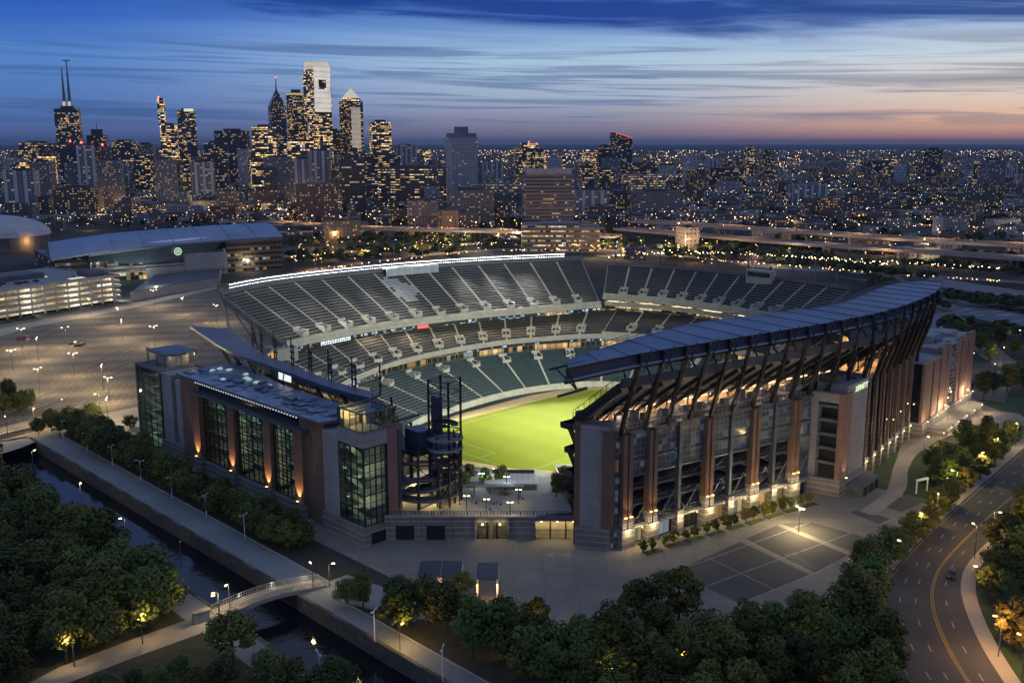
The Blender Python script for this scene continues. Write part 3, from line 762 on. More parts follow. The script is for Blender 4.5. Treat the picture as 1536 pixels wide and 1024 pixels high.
# rim: floodlight gantry with lamp banks
gan = thing('floodlight_gantry', PUP(20, 1, 45.4), 'long curved gantry of bright white floodlights along the top of the seating bowl', 'floodlights')
mb = MB()
rim = [PUP(i, 1.0, 45.4) for i in range(nUP + 1)]
out_ = [PUP(i, 1.09, 46.2) for i in range(nUP + 1)]
mb.slab(rim, out_, .5)
for i in range(0, nUP + 1):
    mb.beam(PUP(i, 1.02, 45.4), PUP(i, 1.02, 48.4), .18); mb.beam(PUP(i, 1.09, 46.0), PUP(i, 1.02, 48.0), .14)
    if i < nUP:
        for z in (46.4, 48.4): mb.beam(PUP(i, 1.02, z), PUP(i + 1, 1.02, z), .14)
mb.build('gantry_frame', M['steel2'], gan)
for i in range(1, nUP - 1):
    if i > nUP - 3: continue
    mb = MB(); mh = MB()
    for k in range(5):
        t0, t1 = i + .06 + k * .19, i + .06 + k * .19 + .09
        p, q = PUP(t0, 1.0, 46.2), PUP(t1, 1.0, 46.2); d = (PUP(i, 0, 0) - PUP(i, 1, 0)).normalized()
        for zr in (46.5, 47.6):
            z0, z1 = zr, zr + (.34 if zr > 47 else .2)
            A0 = Vector((p.x, p.y, z1)) ; A1 = Vector((q.x, q.y, z1)); B0 = Vector((p.x, p.y, z0)) - d * .3; B1 = Vector((q.x, q.y, z0)) - d * .3
            mb.quad(B0, B1, A1, A0)
            mh.quad(A0 - d * .05, A1 - d * .05, A1 - d * .6, A0 - d * .6); mh.quad(B1 - d * .05, B0 - d * .05, A0 - d * .6, A1 - d * .6)
    h_ = mh.build('floodlight_bank', M['steel2'], gan); mb.build('lamp_face', M['flood'], h_)
fc = AB(46, 14, 0)
for i in range(3, nUP - 3, 4):
    p = PUP(i, .985, 47.4)
    lamp('AREA', p, FLOOD_W * .45, (1, 1, .93), gan, 9, aim=AB(46 + (i - 20) * .9, 16, 0), spread=36, sy=1.6)
# far end masts and the small scoreboard box
for i in range(1, nEN, 3):
    t = thing('light_mast', PEN(i, 1.05, 0), 'slim grey mast standing on the rim of the far end deck', 'mast', 'masts along the rim of the far end deck')
    mb = MB(); p = PEN(i, 1.05, 0); mb.tube((p.x, p.y, 40), (p.x, p.y, 53), .32, .2); mb.build('pole', M['steel2'], t)
    mb = MB(); mb.box(p, EB, EA, 1.3, .15, 51.2, 51.6); mb.box(p, EB, EA, .9, .15, 52.3, 52.7); mb.box(p, EB, EA, .5, .4, 47, 48.2); mb.build('crossbar', M['steel2'], t)
sb = thing('control_box', PEN(13, 1.0, 44), 'pale glazed control box on the rim of the far end deck', 'control box')
p = PEN(21.2, .93, 0); mb = MB(); mb.box(p, EB, EA, 6.2, 2.0, 41.0, 47.0); mb.build('cabin', M['cream'], sb)
mb = MB(); mb.box(p - EA * 2.05, EB, EA, 5.4, .1, 44.2, 46.2); mb.build('window', M['glassd'], sb)
# long glazed press box at the top of the far upper deck
pb = thing('press_box', PUP(16, .9, 44), 'long pale glazed box under the floodlights at the top of the upper deck', 'press box')
mb = MB(); A_ = [PUP(i, .90, 46.6) for i in (19, 21, 23, 25)]; B2_ = [PUP(i, 1.0, 46.4) for i in (19, 21, 23, 25)]; mb.slab(A_, B2_, .5)
for i in (19, 20, 21, 22, 23, 24, 25): mb.beam(PUP(i, .9, 42.6), PUP(i, .9, 46.2), .2)
mb.build('canopy_frame', M['white'], pb)
mb = MB()
for i in (19, 21, 23): mb.quad(PUP(i, .9, 43.0), PUP(i + 2, .9, 43.0), PUP(i + 2, .9, 46.1), PUP(i, .9, 46.1))
mb.build('glazing', mat('pale_glazing', (.42, .45, .48), .15, 0, .2, .3, joints=(2, 0, .12)), pb)
# red sign and the lit words on the upper fascia
for (i0, i1, mt_, nm, lb) in ((17.2, 18.6, emat('red_sign_face', (1, .12, .12), 1.3, False), 'fascia_sign', 'small red lit sign on the fascia of the far upper deck'), (4.2, 8.2, winmat('white_sign_letters', (.01, .012, .016), (.9, .92, 1), .9, 1.1, .16, .12, .9, 1.6, 0, .1, .5, .1), 'fascia_screen', 'strip of white lit lettering on the fascia of the far upper deck'), (33, 37, winmat('amber_screen_pixels', (.03, .03, .03), (.1, .1, .1), .6, .8, .08, .1, .7, 1.4, .95, .6, .4, .6), 'fascia_screen', 'amber lit screen strip beside the corner of the far upper deck')):
    mb = MB(); k = i0
    while k < i1 - .01:
        k2 = min(i1, k + 1); p, q = PUP(k, -.035, 0), PUP(k2, -.035, 0); d = (PUP(k, 0, 0) - PUP(k, 1, 0)).normalized() * .3
        mb.prism([p, q, q + d, p + d], 24.8, 26.1, 0, 0, True); k = k2
    tag(mb.build(nm, mt_), lb, 'screen')
# lamps of the concourses under the decks
for i in range(2, nUP, 5):
    lamp('AREA', PUP(i, .15, 26.2), 1700, (1, .80, .5), bowl, 9, aim=PUP(i, -.4, 14), sy=1, spread=150)
for i in range(2, nMI, 5):
    lamp('AREA', PMI(i, .02, 13.4), 500, (1, .82, .5), bowl, 8, aim=PMI(i, -.9, 3), sy=1, spread=150)
for i in range(2, nEN, 5):
    lamp('AREA', PEN(i, .15, 29.8), 900, (1, .80, .5), bowl, 9, aim=PEN(i, -.5, 14), sy=1, spread=150)
for i in range(1, nUP, 3):
    lamp('POINT', PUP(i, .07, 31.5), 160, (1, .85, .6), bowl, .3)

# ================================================================= LEFT: brick end building
lb = thing('brick_end_building', AB(-72, 40), 'long brick stadium building with three tall arched windows and blue roof', 'building')
AF = -72.0
def wallA(name, b0, b1, z0, z1, m_, a=AF, depth=1.0, par=lb):
    mb = MB(); ABox(mb, a, a + depth, b0, b1, z0, z1); return mb.build(name, m_, par)
# core volumes
wallA('rear_wall', -18, 90, 0, 27.6, M['concd'], -59.6, 1)
wallA('corner_block', 63.2, 75, 0, 28.5, M['brick'], AF - .6, 13)
wallA('corner_block', -2.4, 10, 0, 28.5, M['brick'], AF, 13)
wallA('brick_pier', 6.2, 10.4, 4.6, 25.2, M['brick'], AF - 1.2, 1.3)
wallA('brick_pier', 62.4, 66.4, 4.6, 25.4, M['brick'], AF - 1.4, 1.3)
for b0, b1 in ((42.4, 46.2), (22.6, 26.2)): wallA('brick_pier', b0, b1, 4.6, 25.2, M['brick'], AF - .9, 2.2)
t_ = wallA('concrete_panel_wall', -9.2, -2.4, 5, 27.2, M['conc'], AF - .25, 12)
# concrete stair core with a brick slit
wallA('concrete_panel_wall', 83, 90.2, 4.7, 27, M['conc'], AF + .2, 14); wallA('concrete_panel_wall', 75, 80.2, 4.7, 26.2, M['conc'], AF + .2, 14); wallA('brick_slit', 80.2, 83, 4.7, 26.6, M['brick'], AF + 1.4, 10)
# stone base
wallA('stone_base', 75, 91, 0, 4.7, M['stone'], AF - .5, 15); wallA('stone_base', 6.2, 66.8, 0, 3.6, M['stone'], AF - .6, 1.4)
for b0 in (62, 42.2, 22.4, 6): wallA('stone_base', b0, b0 + 4.4, 0, 4.6, M['stone'], AF - 1.9, 1.3)
mb = MB(); mb.prism([AB(-72.9, -20.2), AB(-72.9, -2.2), AB(-60, -2.2), AB(-60, -20.2)], 0, 4.9); mb.prism([AB(-73.2, -20.5), AB(-73.2, -2.0), AB(-59.8, -2.0), AB(-59.8, -20.5)], 3.3, 3.7); mb.build('stone_base', M['stone'], lb)
mb = MB(); ABox(mb, -70.6, -65.6, -20.27, -20.2, 0, 3.0); mb.build('garage_door', M['black'], lb)
wallA('ramp_wall', 4, 66, 0, 1.7, M['stone'], AF - 5.2, .5); mb = MB(); ABox(mb, AF - 5.2, AF - .6, 2.5, 4, 0, .9); mb.build('ramp_wall', M['stone'], lb)
# arched windows: opening, floors behind, glass, frame with an arch rib
def arched_window(b0, b1):
    h = bpy.data.objects.new('arched_window', None); COL.objects.link(h); h.parent = lb
    mb = MB(); ABox(mb, AF + .55, AF + .62, b0, b1, 3.6, 24.8); mb.build('pane', M['glassg'], h)
    mb = MB(); n_ = 6
    for i in range(n_ + 1):
        b_ = b0 + (b1 - b0) * i / n_; wd = .28 if i in (0, 3, 6) else .11
        mb.beam(AB(AF + .35, b_, 3.6), AB(AF + .35, b_, 24.8), wd, .3)
    for z, wd in ((3.8, .3), (6.0, .1), (8.2, .32), (10.3, .1), (12.5, .32), (14.6, .1), (16.8, .32), (18.6, .1), (20.4, .32), (22.6, .1), (24.6, .4)):
        mb.beam(AB(AF + .32, b0, z), AB(AF + .32, b1, z), .25, wd)
    for r0 in (0, .55):
        pv = None
        for i in range(17):
            t = i / 16; b_ = b0 + (b1 - b0) * t; z = 20.6 - r0 + 3.7 * math.sqrt(max(0, 1 - (2 * t - 1) ** 2))
            q = AB(AF + .15, b_, z)
            if pv is not None: mb.beam(pv, q, .28, .22)
            pv = q
    mb.build('frame', M['steel'], h)
    mb = MB()
    for z in (8.2, 12.5, 16.8, 20.9): ABox(mb, AF + 2.2, -59.8, b0, b1, z - .45, z)
    ABox(mb, AF + .7, -59.8, b0, b1, 3.0, 3.5)
    for b_ in (b0 + 3.5, (b0 + b1) / 2, b1 - 3.5): mb.beam(AB(AF + 3.4, b_, 3.5), AB(AF + 3.4, b_, 25), .6)
    for k, z in enumerate((3.5, 8.2, 12.5, 16.8)):
        mb.beam(AB(AF + 2.6, b0 + 2 + k, z), AB(AF + 2.6, b1 - 5 + k, z + 4.2), 1.4, .3)
        mb.beam(AB(AF + 2.3, b0, z + 1.1), AB(AF + 2.3, b1, z + 1.1), .1, .1)
    mb.build('floor_slabs', M['conc'], h)
    mb = MB()
    for z in (8.2, 12.5, 16.8, 20.9):
        for k in range(5):
            if R.random() < .55:
                bb = b0 + 1.5 + R.random() * (b1 - b0 - 4); aa = AF + 4 + R.random() * 8; ABox(mb, aa, aa + .5, bb, bb + 1.2 + R.random() * 1.4, z - .62, z - .5)
    if mb.v: mb.build('ceiling_light', M['gloww'], h)
    for z, p_, c_ in ((24.3, 850, (.68, 1, .80)), (20.2, 330, (.88, 1, .75)), (16.2, 340, (1, .90, .58)), (12.0, 400, (1, .84, .5)), (7.7, 300, (1, .82, .5))):
        lamp('AREA', AB(AF + 6.5, (b0 + b1) / 2, z), p_, c_, h, (b1 - b0) * .7, aim=AB(AF + 6.2, (b0 + b1) / 2, 0), sy=5)
arched_window(46.2, 62.4); arched_window(26.2, 42.4); arched_window(10.4, 22.6)
# frieze, roof and the string of lights under the eave
wallA('frieze', 9, 64, 24.8, 28.2, M['glassd'], AF - .2, 1.2); wallA('canopy_ledge', 4, 67, 25.0, 25.45, M['steel2'], AF - 2.4, 2.2)
mb = MB(); R4 = [AB(AF - 1.3, 76, 0), AB(-51, 77, 0), AB(-58.2, 38, 0), AB(-58.7, -8.5, 0), AB(AF - 1.3, -2.6, 0)]
mb.prism(R4, 28.6, 29.3, 1, 2)
for q in range(7):
    b_ = -4 + q * 11.4; ABox(mb, AF - 1.2, -59, b_, b_ + .16, 29.3, 29.42, 0)
for q in range(90):
    b_ = R.uniform(-3, 72); a_ = R.uniform(-71.5, -62); ABox(mb, a_, a_ + R.uniform(1.2, 3), b_, b_ + R.uniform(1.2, 4.5), 29.3, 29.36 + R.random() ** 3 * .9, 0, R.choice([0, 0, 2]))
mb.build('roof', [M['roof'], M['concd'], mat('roof_membrane', (.24, .28, .36), .4, .1, .5, .6, .3)], lb)
mb = MB()
for q in range(9):
    b_ = R.uniform(38, 70); a_ = R.uniform(-69, -59); mb.prism([AB(a_, b_), AB(a_ + R.uniform(1, 2.2), b_ + .5), AB(a_ + 1.5, b_ + R.uniform(1.2, 3)), AB(a_ - .4, b_ + 1.2)], 29.5, 29.75 + q * .01)
mb.build('skylight', emat('skylight_glow', (.70, .92, 1), .5, False), lb)
mb = MB()
for q in range(40):
    b_ = 8 + q * 1.42
    if b_ > 64: break
    p = AB(AF - 1.35, b_, 28.5); mb.box(p, EB, EA, .17, .12, 28.3, 28.6)
mb.build('eave_lamp', emat('eave_lamps', (.85, .92, 1), .8, False), lb)
# rooftop pavilion
pv_ = thing('roof_pavilion', AB(-63, 98, 27), 'flat roofed open pavilion on top of the glass stair tower', 'pavilion')
mb = MB(); ABox(mb, -69, -57.5, 92.5, 106, 31.4, 32.0); mb.build('roof', M['roof'], pv_)
mb = MB()
for a_ in (-68.6, -63, -58): 
    for b_ in (93, 99, 105.5): mb.beam(AB(a_, b_, 27), AB(a_, b_, 31.4), .35)
for q in range(20):
    mb.beam(AB(-69, 92.5 + q * .7, 32), AB(-69, 92.5 + q * .7, 32.9), .08); mb.beam(AB(-69 + q * .58, 92.5, 32), AB(-69 + q * .58, 92.5, 32.9), .08)
mb.build('column', M['steel2'], pv_); mb = MB(); ABox(mb, -66, -59.5, 94.5, 104, 27.1, 30.6); mb.build('kiosk', M['cream'], pv_)
lamp('POINT', AB(-58.6, 93.6, 30.5), 260, WARM2, pv_, .4); lamp('POINT', AB(-67.2, 94, 30.2), 120, WARM2, pv_, .3)
# glass stair towers
def glass_tower(name, a0, a1, b0, b1, z0, z1, label, lights, cols):
    t = bpy.data.objects.new(name, None); COL.objects.link(t); t.parent = lb
    mb = MB()
    mb.prism([AB(a0, b0), AB(a1, b0), AB(a1, b1), AB(a0, b1)], z0 + .1, z1); mb.build('pane', M['glassg'], t)
    mb = MB(); nb = 4
    for i in range(nb + 1):
        wd = .35 if i in (0, nb, 2) else .12
        bb = b0 + (b1 - b0) * i / nb; aa = a0 + (a1 - a0) * i / nb
        mb.beam(AB(a0 - .12, bb, z0), AB(a0 - .12, bb, z1), wd, .25); mb.beam(AB(aa, b0 - .12, z0), AB(aa, b0 - .12, z1), wd, .25)
    z = z0
    while z <= z1 + .1:
        wd = .3 if int(round((z - z0) / 2.05)) % 2 == 0 else .1
        mb.beam(AB(a0 - .1, b0, z), AB(a0 - .1, b1, z), .2, wd); mb.beam(AB(a0, b0 - .1, z), AB(a1, b0 - .1, z), .2, wd); z += 2.05
    mb.build('frame', M['steel'], t)
    mb = MB(); k = 0; z = z0
    while z + 4.1 <= z1 + .5:
        ABox(mb, a0 + 1.6, a1 - .5, b0 + .8, b0 + 2.6, z, z + .25); ABox(mb, a0 + 1.6, a1 - .5, b1 - 2.6, b1 - .8, z + 2, z + 2.25)
        mb.beam(AB(a0 + 2.2, b0 + 2, z + .1), AB(a0 + 2.2, b1 - 2, z + 2.1), 1.5, .3); mb.beam(AB(a1 - 1.8, b1 - 2, z + 2.1), AB(a1 - 1.8, b0 + 2, z + 4.2), 1.5, .3)
        mb.beam(AB(a0 + 1.4, b0 + 2, z + 1.2), AB(a0 + 1.4, b1 - 2, z + 3.2), .1, .12)
        lamp('POINT', AB((a0 + a1) / 2 + R.uniform(-1, 1), b0 + (b1 - b0) * (.3 if k % 2 else .7), z + 3.6), lights * (.6 + .8 * R.random()), cols, t, .4); z += 4.1; k += 1
    ABox(mb, a1 - .5, a1 - .2, b0 + .4, b1 - .4, z0, z1 - .2)
    mb.build('stair', M['cream'], t); return t
glass_tower('stair_tower', AF, -64.8, -19.6, -9.2, 4.9, 25.6, '', 150, (.86, 1, .66))
glass_tower('glass_hall', AF, -59, 90.2, 107, .4, 26.6, '', 280, (.75, 1, .9))
mb = MB(); ABox(mb, -58.9, -57, 90.2, 107, 0, 26.8); ABox(mb, AF - .3, -57, 107, 108, 0, 27.4); ABox(mb, AF, -57, 90.2, 107, 26.6, 27.2); mb.build('tower_shell', M['concd'], lb)
mb = MB(); ABox(mb, AF - .15, -64.6, -19.75, -9.0, 25.6, 29.4); mb.build('concrete_band', M['conc'], lb)
wallA('brick_strip', -19.7, -17.5, 4.9, 30, M['brickp'], -64.5, 3.2)
rb = bpy.data.objects.new('rooftop_glass_room', None); COL.objects.link(rb); rb.parent = lb
mb = MB(); mb.prism([AB(AF, -19.6), AB(-62, -19.6), AB(-62, -9.2), AB(AF, -9.2)], 29.5, 34.2); mb.build('pane', M['glass'], rb)
mb = MB()
for i in range(5):
    bb = -19.6 + 10.4 * i / 4; aa = AF + 10 * i / 4
    for q in ((AF, bb), (-62, bb), (aa, -19.6), (aa, -9.2)): mb.beam(AB(*q, 29.4), AB(*q, 34.4), .2)
for z in (29.6, 34.4):
    for p, q in (((AF, -19.6), (AF, -9.2)), ((AF, -19.6), (-62, -19.6)), ((-62, -19.6), (-62, -9.2)), ((AF, -9.2), (-62, -9.2))): mb.beam(AB(*p, z), AB(*q, z), .25, .35)
for i in range(5): mb.beam(AB(AF, -19.6 + i * 2.6, 34.4), AB(-62, -19.6 + i * 2.6, 34.4), .15, .25)
mb.build('frame', M['steel2'], rb)
mb = MB(); ABox(mb, AF + .3, -62.3, -10, -9.5, 29.5, 33.8); ABox(mb, AF + .3, AF + 5, -11.5, -9.9, 29.5, 31.6); ABox(mb, -66, -63, -13, -10, 29.5, 32.6); mb.build('bar_wall', M['cream'], rb)
lamp('POINT', AB(AF + 2.2, -12.2, 33), 1300, (1, .6, .2), rb, .4); lamp('POINT', AB(-67, -13, 33), 90, (1, .65, .3), rb, .4)
# uplights on the brick piers
for b_, a_ in ((64.4, AF - 1.4), (44.3, AF - .9), (24.4, AF - .9), (8.3, AF - 1.2)):
    t = thing('uplight', AB(a_ - .7, b_, 4.6), ['orange uplight at the foot of the brick pier beside the brick corner block', 'orange uplight on the pier between the first two arched windows from the glass hall', 'orange uplight on the pier between the second and third arched windows from the glass hall', 'orange uplight at the foot of the brick pier beside the concrete panel wall'][[64.4, 44.3, 24.4, 8.3].index(b_)], 'light', 'uplights on the brick piers')
    mb = MB(); mb.box(AB(a_ - .7, b_), EB, EA, .4, .3, 4.6, 4.95); mb.build('housing', M['steel'], t)
    mb = MB(); mb.box(AB(a_ - .7, b_), EB, EA, .32, .24, 4.96, 5.02); mb.build('lens', M['lampo'], t)
    lamp('SPOT', AB(a_ - .75, b_, 5.2), 5200, (1, .50, .16), t, .15, aim=AB(a_ + .25, b_, 14), angle=70)
    mb = MB(); mb.tube(AB(a_ - 1.6, b_, .0), AB(a_ - 1.6, b_, 4.2), .12); mb.ball(AB(a_ - 1.6, b_, 4.3), .3); t2 = None

# ================================================================= LEFT END STAND and its roof
es = thing('end_grandstand', AB(-46, 40), 'dark end stand with a narrow curved roof and tall masts behind the brick building', 'grandstand')
EO = [(-43, 124.5), (-50.3, 97), (-55.7, 73.3), (-58.2, 44), (-59.7, 25), (-60.9, 9.4), (-60, -7.5)]
EI = [(-36.5, 106.7), (-44.5, 82), (-51.5, 59), (-54, 40), (-55.8, 25), (-57, 10), (-56.2, -6.5)]
EOs, EIs = smooth_pl(EO, 30), smooth_pl(EI, 30)
mb = MB(); mb.slab([AB(*p, 34.0) for p in EOs], [AB(*p, 34.5) for p in EIs], .6, 0, 1); mb.build('roof', [mat('grey_violet_roof', (.15, .145, .18), .5, .4, .2, .1, joints=(0, 5.2, .25), jd=.6), M['steel']], es)
mb = MB()
for i in range(30): mb.beam(AB(*EOs[i], 33.7), AB(*EOs[i + 1], 33.7), .3, .9)
mb.build('roof_edge', M['blueb'], es)
tier(es, 'end_deck', [(-33, 70), (-37, 40), (-39, 4)], [(-48, 74), (-52, 40), (-53.5, 0)], 19, 30.2, 14, 4, M['seat'], vom=0)
for i, k in enumerate((9, 12, 15, 18, 21, 24, 27, 30)):
    p, q = EOs[k], EIs[k]; mb = MB()
    f_ = -52.5 if p[1] < 60 else p[0] + 9
    mb.beam(AB(f_, p[1], 18), AB(p[0] + .6, p[1], 33.6), .7, .9); mb.beam(AB(f_, p[1], 18), AB(q[0] + 2, q[1] - 2, 33.6), .45); mb.beam(AB(f_, p[1], 27), AB(p[0] + 3, p[1] - 5, 33), .4)
    mb.beam(AB(f_ - 3, p[1], 26), AB(f_ + 9, p[1] - 1, 27), .4); mb.beam(AB(f_, p[1], 0), AB(f_, p[1], 19), .9); mb.beam(AB(f_ - 2, p[1], 24), AB(f_ - 4.5, p[1] - 6.5, 33), .3); mb.beam(AB(f_ - 1, p[1] - 6.5, 22), AB(f_ - 5, p[1], 33), .3)
    mb.build('raker_frame', M['steel'], es)
    for dk, h_ in ((0, 8.5), (.35, 6.5)):
        mb = MB(); r = Vector(EIs[k]).lerp(Vector(EIs[min(30, k + 1)]), dk); mb.beam(AB(r.x, r.y, 34), AB(r.x, r.y, 34.5 + h_), .3)
        for z in (36.5, 38.5, 40.2): mb.box(AB(r.x, r.y), EB, EA, .55, .14, z, z + .5)
        mb.build('mast', M['steel'], es)
mb = MB()
for k in range(9):
    t0, t1 = k / 9, (k + 1) / 9
    f = lambda t, z: AB(-60 + 21 * t, -8 + 11 * t, 34 - 14.5 * t + z)
    mb.beam(f(t0, 0), f(t1, 0), .5, .8); mb.beam(f(t0, 1.3), f(t1, 1.3), .14); mb.beam(f(t0, 0), f(t0, 1.3), .12); mb.beam(f(t0, 0), f(t1, 1.3), .1)
mb.build('end_raker', M['steel'], es)
mb = MB(); ABox(mb, -47, -46, -4, 96, 6, 24); ABox(mb, -55, -46, -4, 96, 17.4, 18); mb.build('concourse_wall', M['cream'], es)
for b_ in (85, 66, 48, 30, 12):
    lamp('POINT', AB(-50.5, b_, 22.5), 900, (1, .74, .4), es, .4)
scn = thing('video_screen', AB(-53.2, 50, 26), 'white lit video screen under the curved roof behind the brick building', 'screen')
bA, zA = (43.2, 26.5); p0 = at(412, 570, 27); 
mb = MB(); ABox(mb, -56.0, -55.6, 37, 44.5, 29.6, 33.2); mb.build('screen_case', M['steel'], scn)
mb = MB(); ABox(mb, -56.06, -56.0, 37.3, 44.2, 29.9, 32.9); mb.build('screen_face', emat('screen_white', (.85, .93, 1), 1.0, False), scn)
# ================================================================= RIGHT: long sideline grandstand
gs = thing('sideline_grandstand', AB(20, -76), 'long glass and brick sideline grandstand with leaning steel trusses and big blue roof', 'grandstand')
Q0, Q1 = Vector((-28, -66)), Vector((41, -80))
QD = (Q1 - Q0).normalized(); QN = Vector((-QD.y, QD.x)); QL = (Q1 - Q0).length        # QN points to the pitch
Q2, Q3 = Vector((64, -84.5)), Vector((121, -76))
def face(t, o=0.0):
    """t metres along the facade from the near corner, o metres towards the pitch"""
    p = Q0 + QD * t + QN * o; return p
def fw(t, o, z): p = face(t, o); return AB(p.x, p.y, z)
def fbox(mb, t0, t1, o0, o1, z0, z1, m=0, mt=None):
    mb.prism([fw(t0, o0, 0), fw(t1, o0, 0), fw(t1, o1, 0), fw(t0, o1, 0)], z0, z1, m, mt, True)
M['curtain'] = winmat('curtain_wall', (.17, .19, .22), (.075, .092, .105), 1.45, 1.55, .06, .07, .26, .20, .35, .3, .12, .4, (.55, .80, .90))
M['shop'] = winmat('lobby_glazing', (.05, .05, .05), (.02, .024, .026), 1.8, 4.2, .05, .06, .55, .55, .75, .3, .15, .6)
mb = MB(); fbox(mb, 0, QL, 1.0, 3, 0, 4.6); mb.build('lobby_glazing', M['shop'], gs)
mb = MB(); fbox(mb, -1, QL, -.5, 3, 4.4, 5.6); fbox(mb, -1, QL, -.8, -.4, 4.9, 5.2); mb.build('stone_ledge', M['stone'], gs)
mb = MB(); fbox(mb, -.5, QL, 9.5, 10.5, 0, 30); mb.build('inner_wall', M['concd'], gs)
mb = MB()
for z in (9.8, 14.2): fbox(mb, 0, QL, 2.0, 9.5, z - .6, z)
fbox(mb, 0, QL, 0, 9.5, 5.3, 5.7); mb.build('concourse_floor', M['concd'], gs)
mb = MB()
for k in range(8):
    t0 = 2 + k * 8.6
    mb.beam(fw(t0, 4, 5.8), fw(t0 + 8, 4, 9.8), 2, .35); mb.beam(fw(t0 + 8, 6.4, 9.8), fw(t0, 6.4, 14.2), 2, .35); mb.beam(fw(t0, 4, 14.2), fw(t0 + 8, 4, 18.6), 2, .35)
    mb.beam(fw(t0, 3, 6.8), fw(t0 + 8, 3, 10.8), .1, .12); mb.beam(fw(t0 + 4, .8, 5.6), fw(t0 + 8.4, .8, 11.5), .22); mb.beam(fw(t0 + 4, .8, 5.6), fw(t0 - .4, .8, 11.5), .22)
mb.build('ramp', M['conc'], gs)
mb = MB()
for z in (6.0, 6.9): mb.beam(fw(0, .1, z), fw(QL, .1, z), .1, .12)
for k in range(94): mb.beam(fw(k * .75, .1, 5.6), fw(k * .75, .1, 6.9), .07)
for z in (10.9, 15.3): mb.beam(fw(0, 1.9, z), fw(QL, 1.9, z), .12, .14); mb.beam(fw(0, 1.9, z - .6), fw(QL, 1.9, z - .6), .1, .1)
mb.build('railing', M['steel2'], gs)
PIL = [(0.2, 3.3), (8.6, 11.4), (28.4, 31.4), (45.6, 48.6), (62.0, 65.0)]
POST = [19.6, 38.2, 55.2]
for t0, t1 in PIL:
    h = bpy.data.objects.new('pilaster', None); COL.objects.link(h); h.parent = gs
    tm = (t0 + t1) / 2
    mb = MB(); fbox(mb, t0, tm - .25, -1.1, .9, 8.2, 29.6); fbox(mb, tm + .25, t1, -1.1, .9, 8.2, 29.6); mb.build('brick_shaft', M['brick'], h)
    mb = MB(); fbox(mb, tm - .25, tm + .25, -.6, .9, 5.6, 30); mb.build('steel_joint', M['steel'], h)
    mb = MB(); fbox(mb, t0 - .2, tm - .25, -1.3, .9, 5.2, 8.2); fbox(mb, tm + .25, t1 + .2, -1.3, .9, 5.2, 8.2); fbox(mb, t0 - .5, t1 + .5, -1.6, 1.0, 0, 5.2); mb.build('stone_foot', M['stone'], h)
    mb = MB(); fbox(mb, t0 + .3, tm - .5, -1.75, -1.35, 8.25, 8.4); fbox(mb, tm + .5, t1 - .3, -1.75, -1.35, 8.25, 8.4); mb.build('uplight_lens', M['lampo'], h)
    lamp('SPOT', fw(tm, -2.3, 8.4), 850, (1, .55, .25), h, .15, aim=fw(tm, -.6, 20), angle=60)
for t0 in POST:
    h = bpy.data.objects.new('metal_post', None); COL.objects.link(h); h.parent = gs
    mb = MB(); fbox(mb, t0 - .5, t0 + .5, -.6, .9, 6.5, 30); mb.build('shaft', mat('blue_grey_metal', (.10, .12, .15), .5, .4), h)
    mb = MB(); fbox(mb, t0 - 1.1, t0 + 1.1, -1.3, 1.0, 0, 6.5); mb.build('stone_foot', M['stone'], h)
edges = sorted([(t0 - .0, t1) for t0, t1 in PIL] + [(t - .5, t + .5) for t in POST])
for i in range(len(edges)):
    t0 = edges[i][1]; t1 = edges[i + 1][0] if i + 1 < len(edges) else QL
    mb = MB(); fbox(mb, t0, t1, .3, 1.2, 18.6, 29.3); mb.build('curtain_wall', M['curtain'], gs)
mb = MB(); fbox(mb, 0, QL, -.1, 1.4, 18.0, 18.6); fbox(mb, 0, QL, -.15, 1.4, 22.2, 22.6); fbox(mb, 0, QL, -.3, 1.4, 29.2, 30.3); mb.build('spandrel', mat('spandrel_metal', (.10, .12, .14), .45, .4), gs)
mb = MB()
for k in range(48): mb.beam(fw(k * 1.47, 0, 30.3), fw(k * 1.47, 0, 31.6), .12)
mb.beam(fw(0, 0, 31.6), fw(QL, 0, 31.6), .14, .16); mb.build('terrace_railing', M['steel'], gs)
# lamps along the ledge
for t in (1.6, 6, 10, 19.6, 25, 30, 38.2, 43, 47, 55.2, 59, 63.5):
    h = bpy.data.objects.new('ledge_lamp', None); COL.objects.link(h); h.parent = gs
    mb = MB(); mb.ball(fw(t, -1.9, 5.0), .15); mb.build('bulb', M['lampw'], h)
    lamp('POINT', fw(t, -2.6, 4.6), 520, WARM2, h, .2)
# near end wall
for nm, poly, mt_ in (('brick_return', [(-34.2, -56.2), (-33.6, -57.7), (-28, -57.7), (-28, -56.2)], M['brick']), ('concrete_panel_wall', [(-33.6, -57.7), (-30.2, -64.4), (-25, -62), (-25, -57.7)], M['conc'])):
    mb = MB(); mb.prism([AB(*p) for p in poly], 0 if nm == 'brick_return' else 5, 32.5 if nm == 'brick_return' else 31.8); mb.build(nm, mt_, gs)
mb = MB(); mb.prism([AB(*p) for p in ((-35, -57.4), (-30.5, -65), (-25, -63), (-25, -57.4))], 0, 5.2); mb.build('stone_base', M['stone'], gs)
mb = MB(); mb.prism([AB(*p) for p in ((-30.2, -64.2), (-28.4, -65.8), (-25, -64), (-25, -62))], 0, 29.5); mb.build('recess', M['curtain'], gs)
mb = MB(); mb.prism([AB(*p) for p in ((-31.5, -62.9), (-30.1, -65.3), (-28.6, -65.2), (-29.6, -62.6))], 5.2, 30.6); mb.build('brick_return', M['brick'], gs)
mb = MB(); mb.prism([AB(*p) for p in ((-34.0, -58.3), (-33.2, -59.6), (-33.0, -59.5), (-33.8, -58.2))], .1, 3.2); mb.build('service_door', M['gloww'], gs)
mb = MB(); mb.beam(AB(-33.6, -59.1, 0), AB(-33.6, -59.1, 3), .05); mb.build('service_door', M['black'], gs)
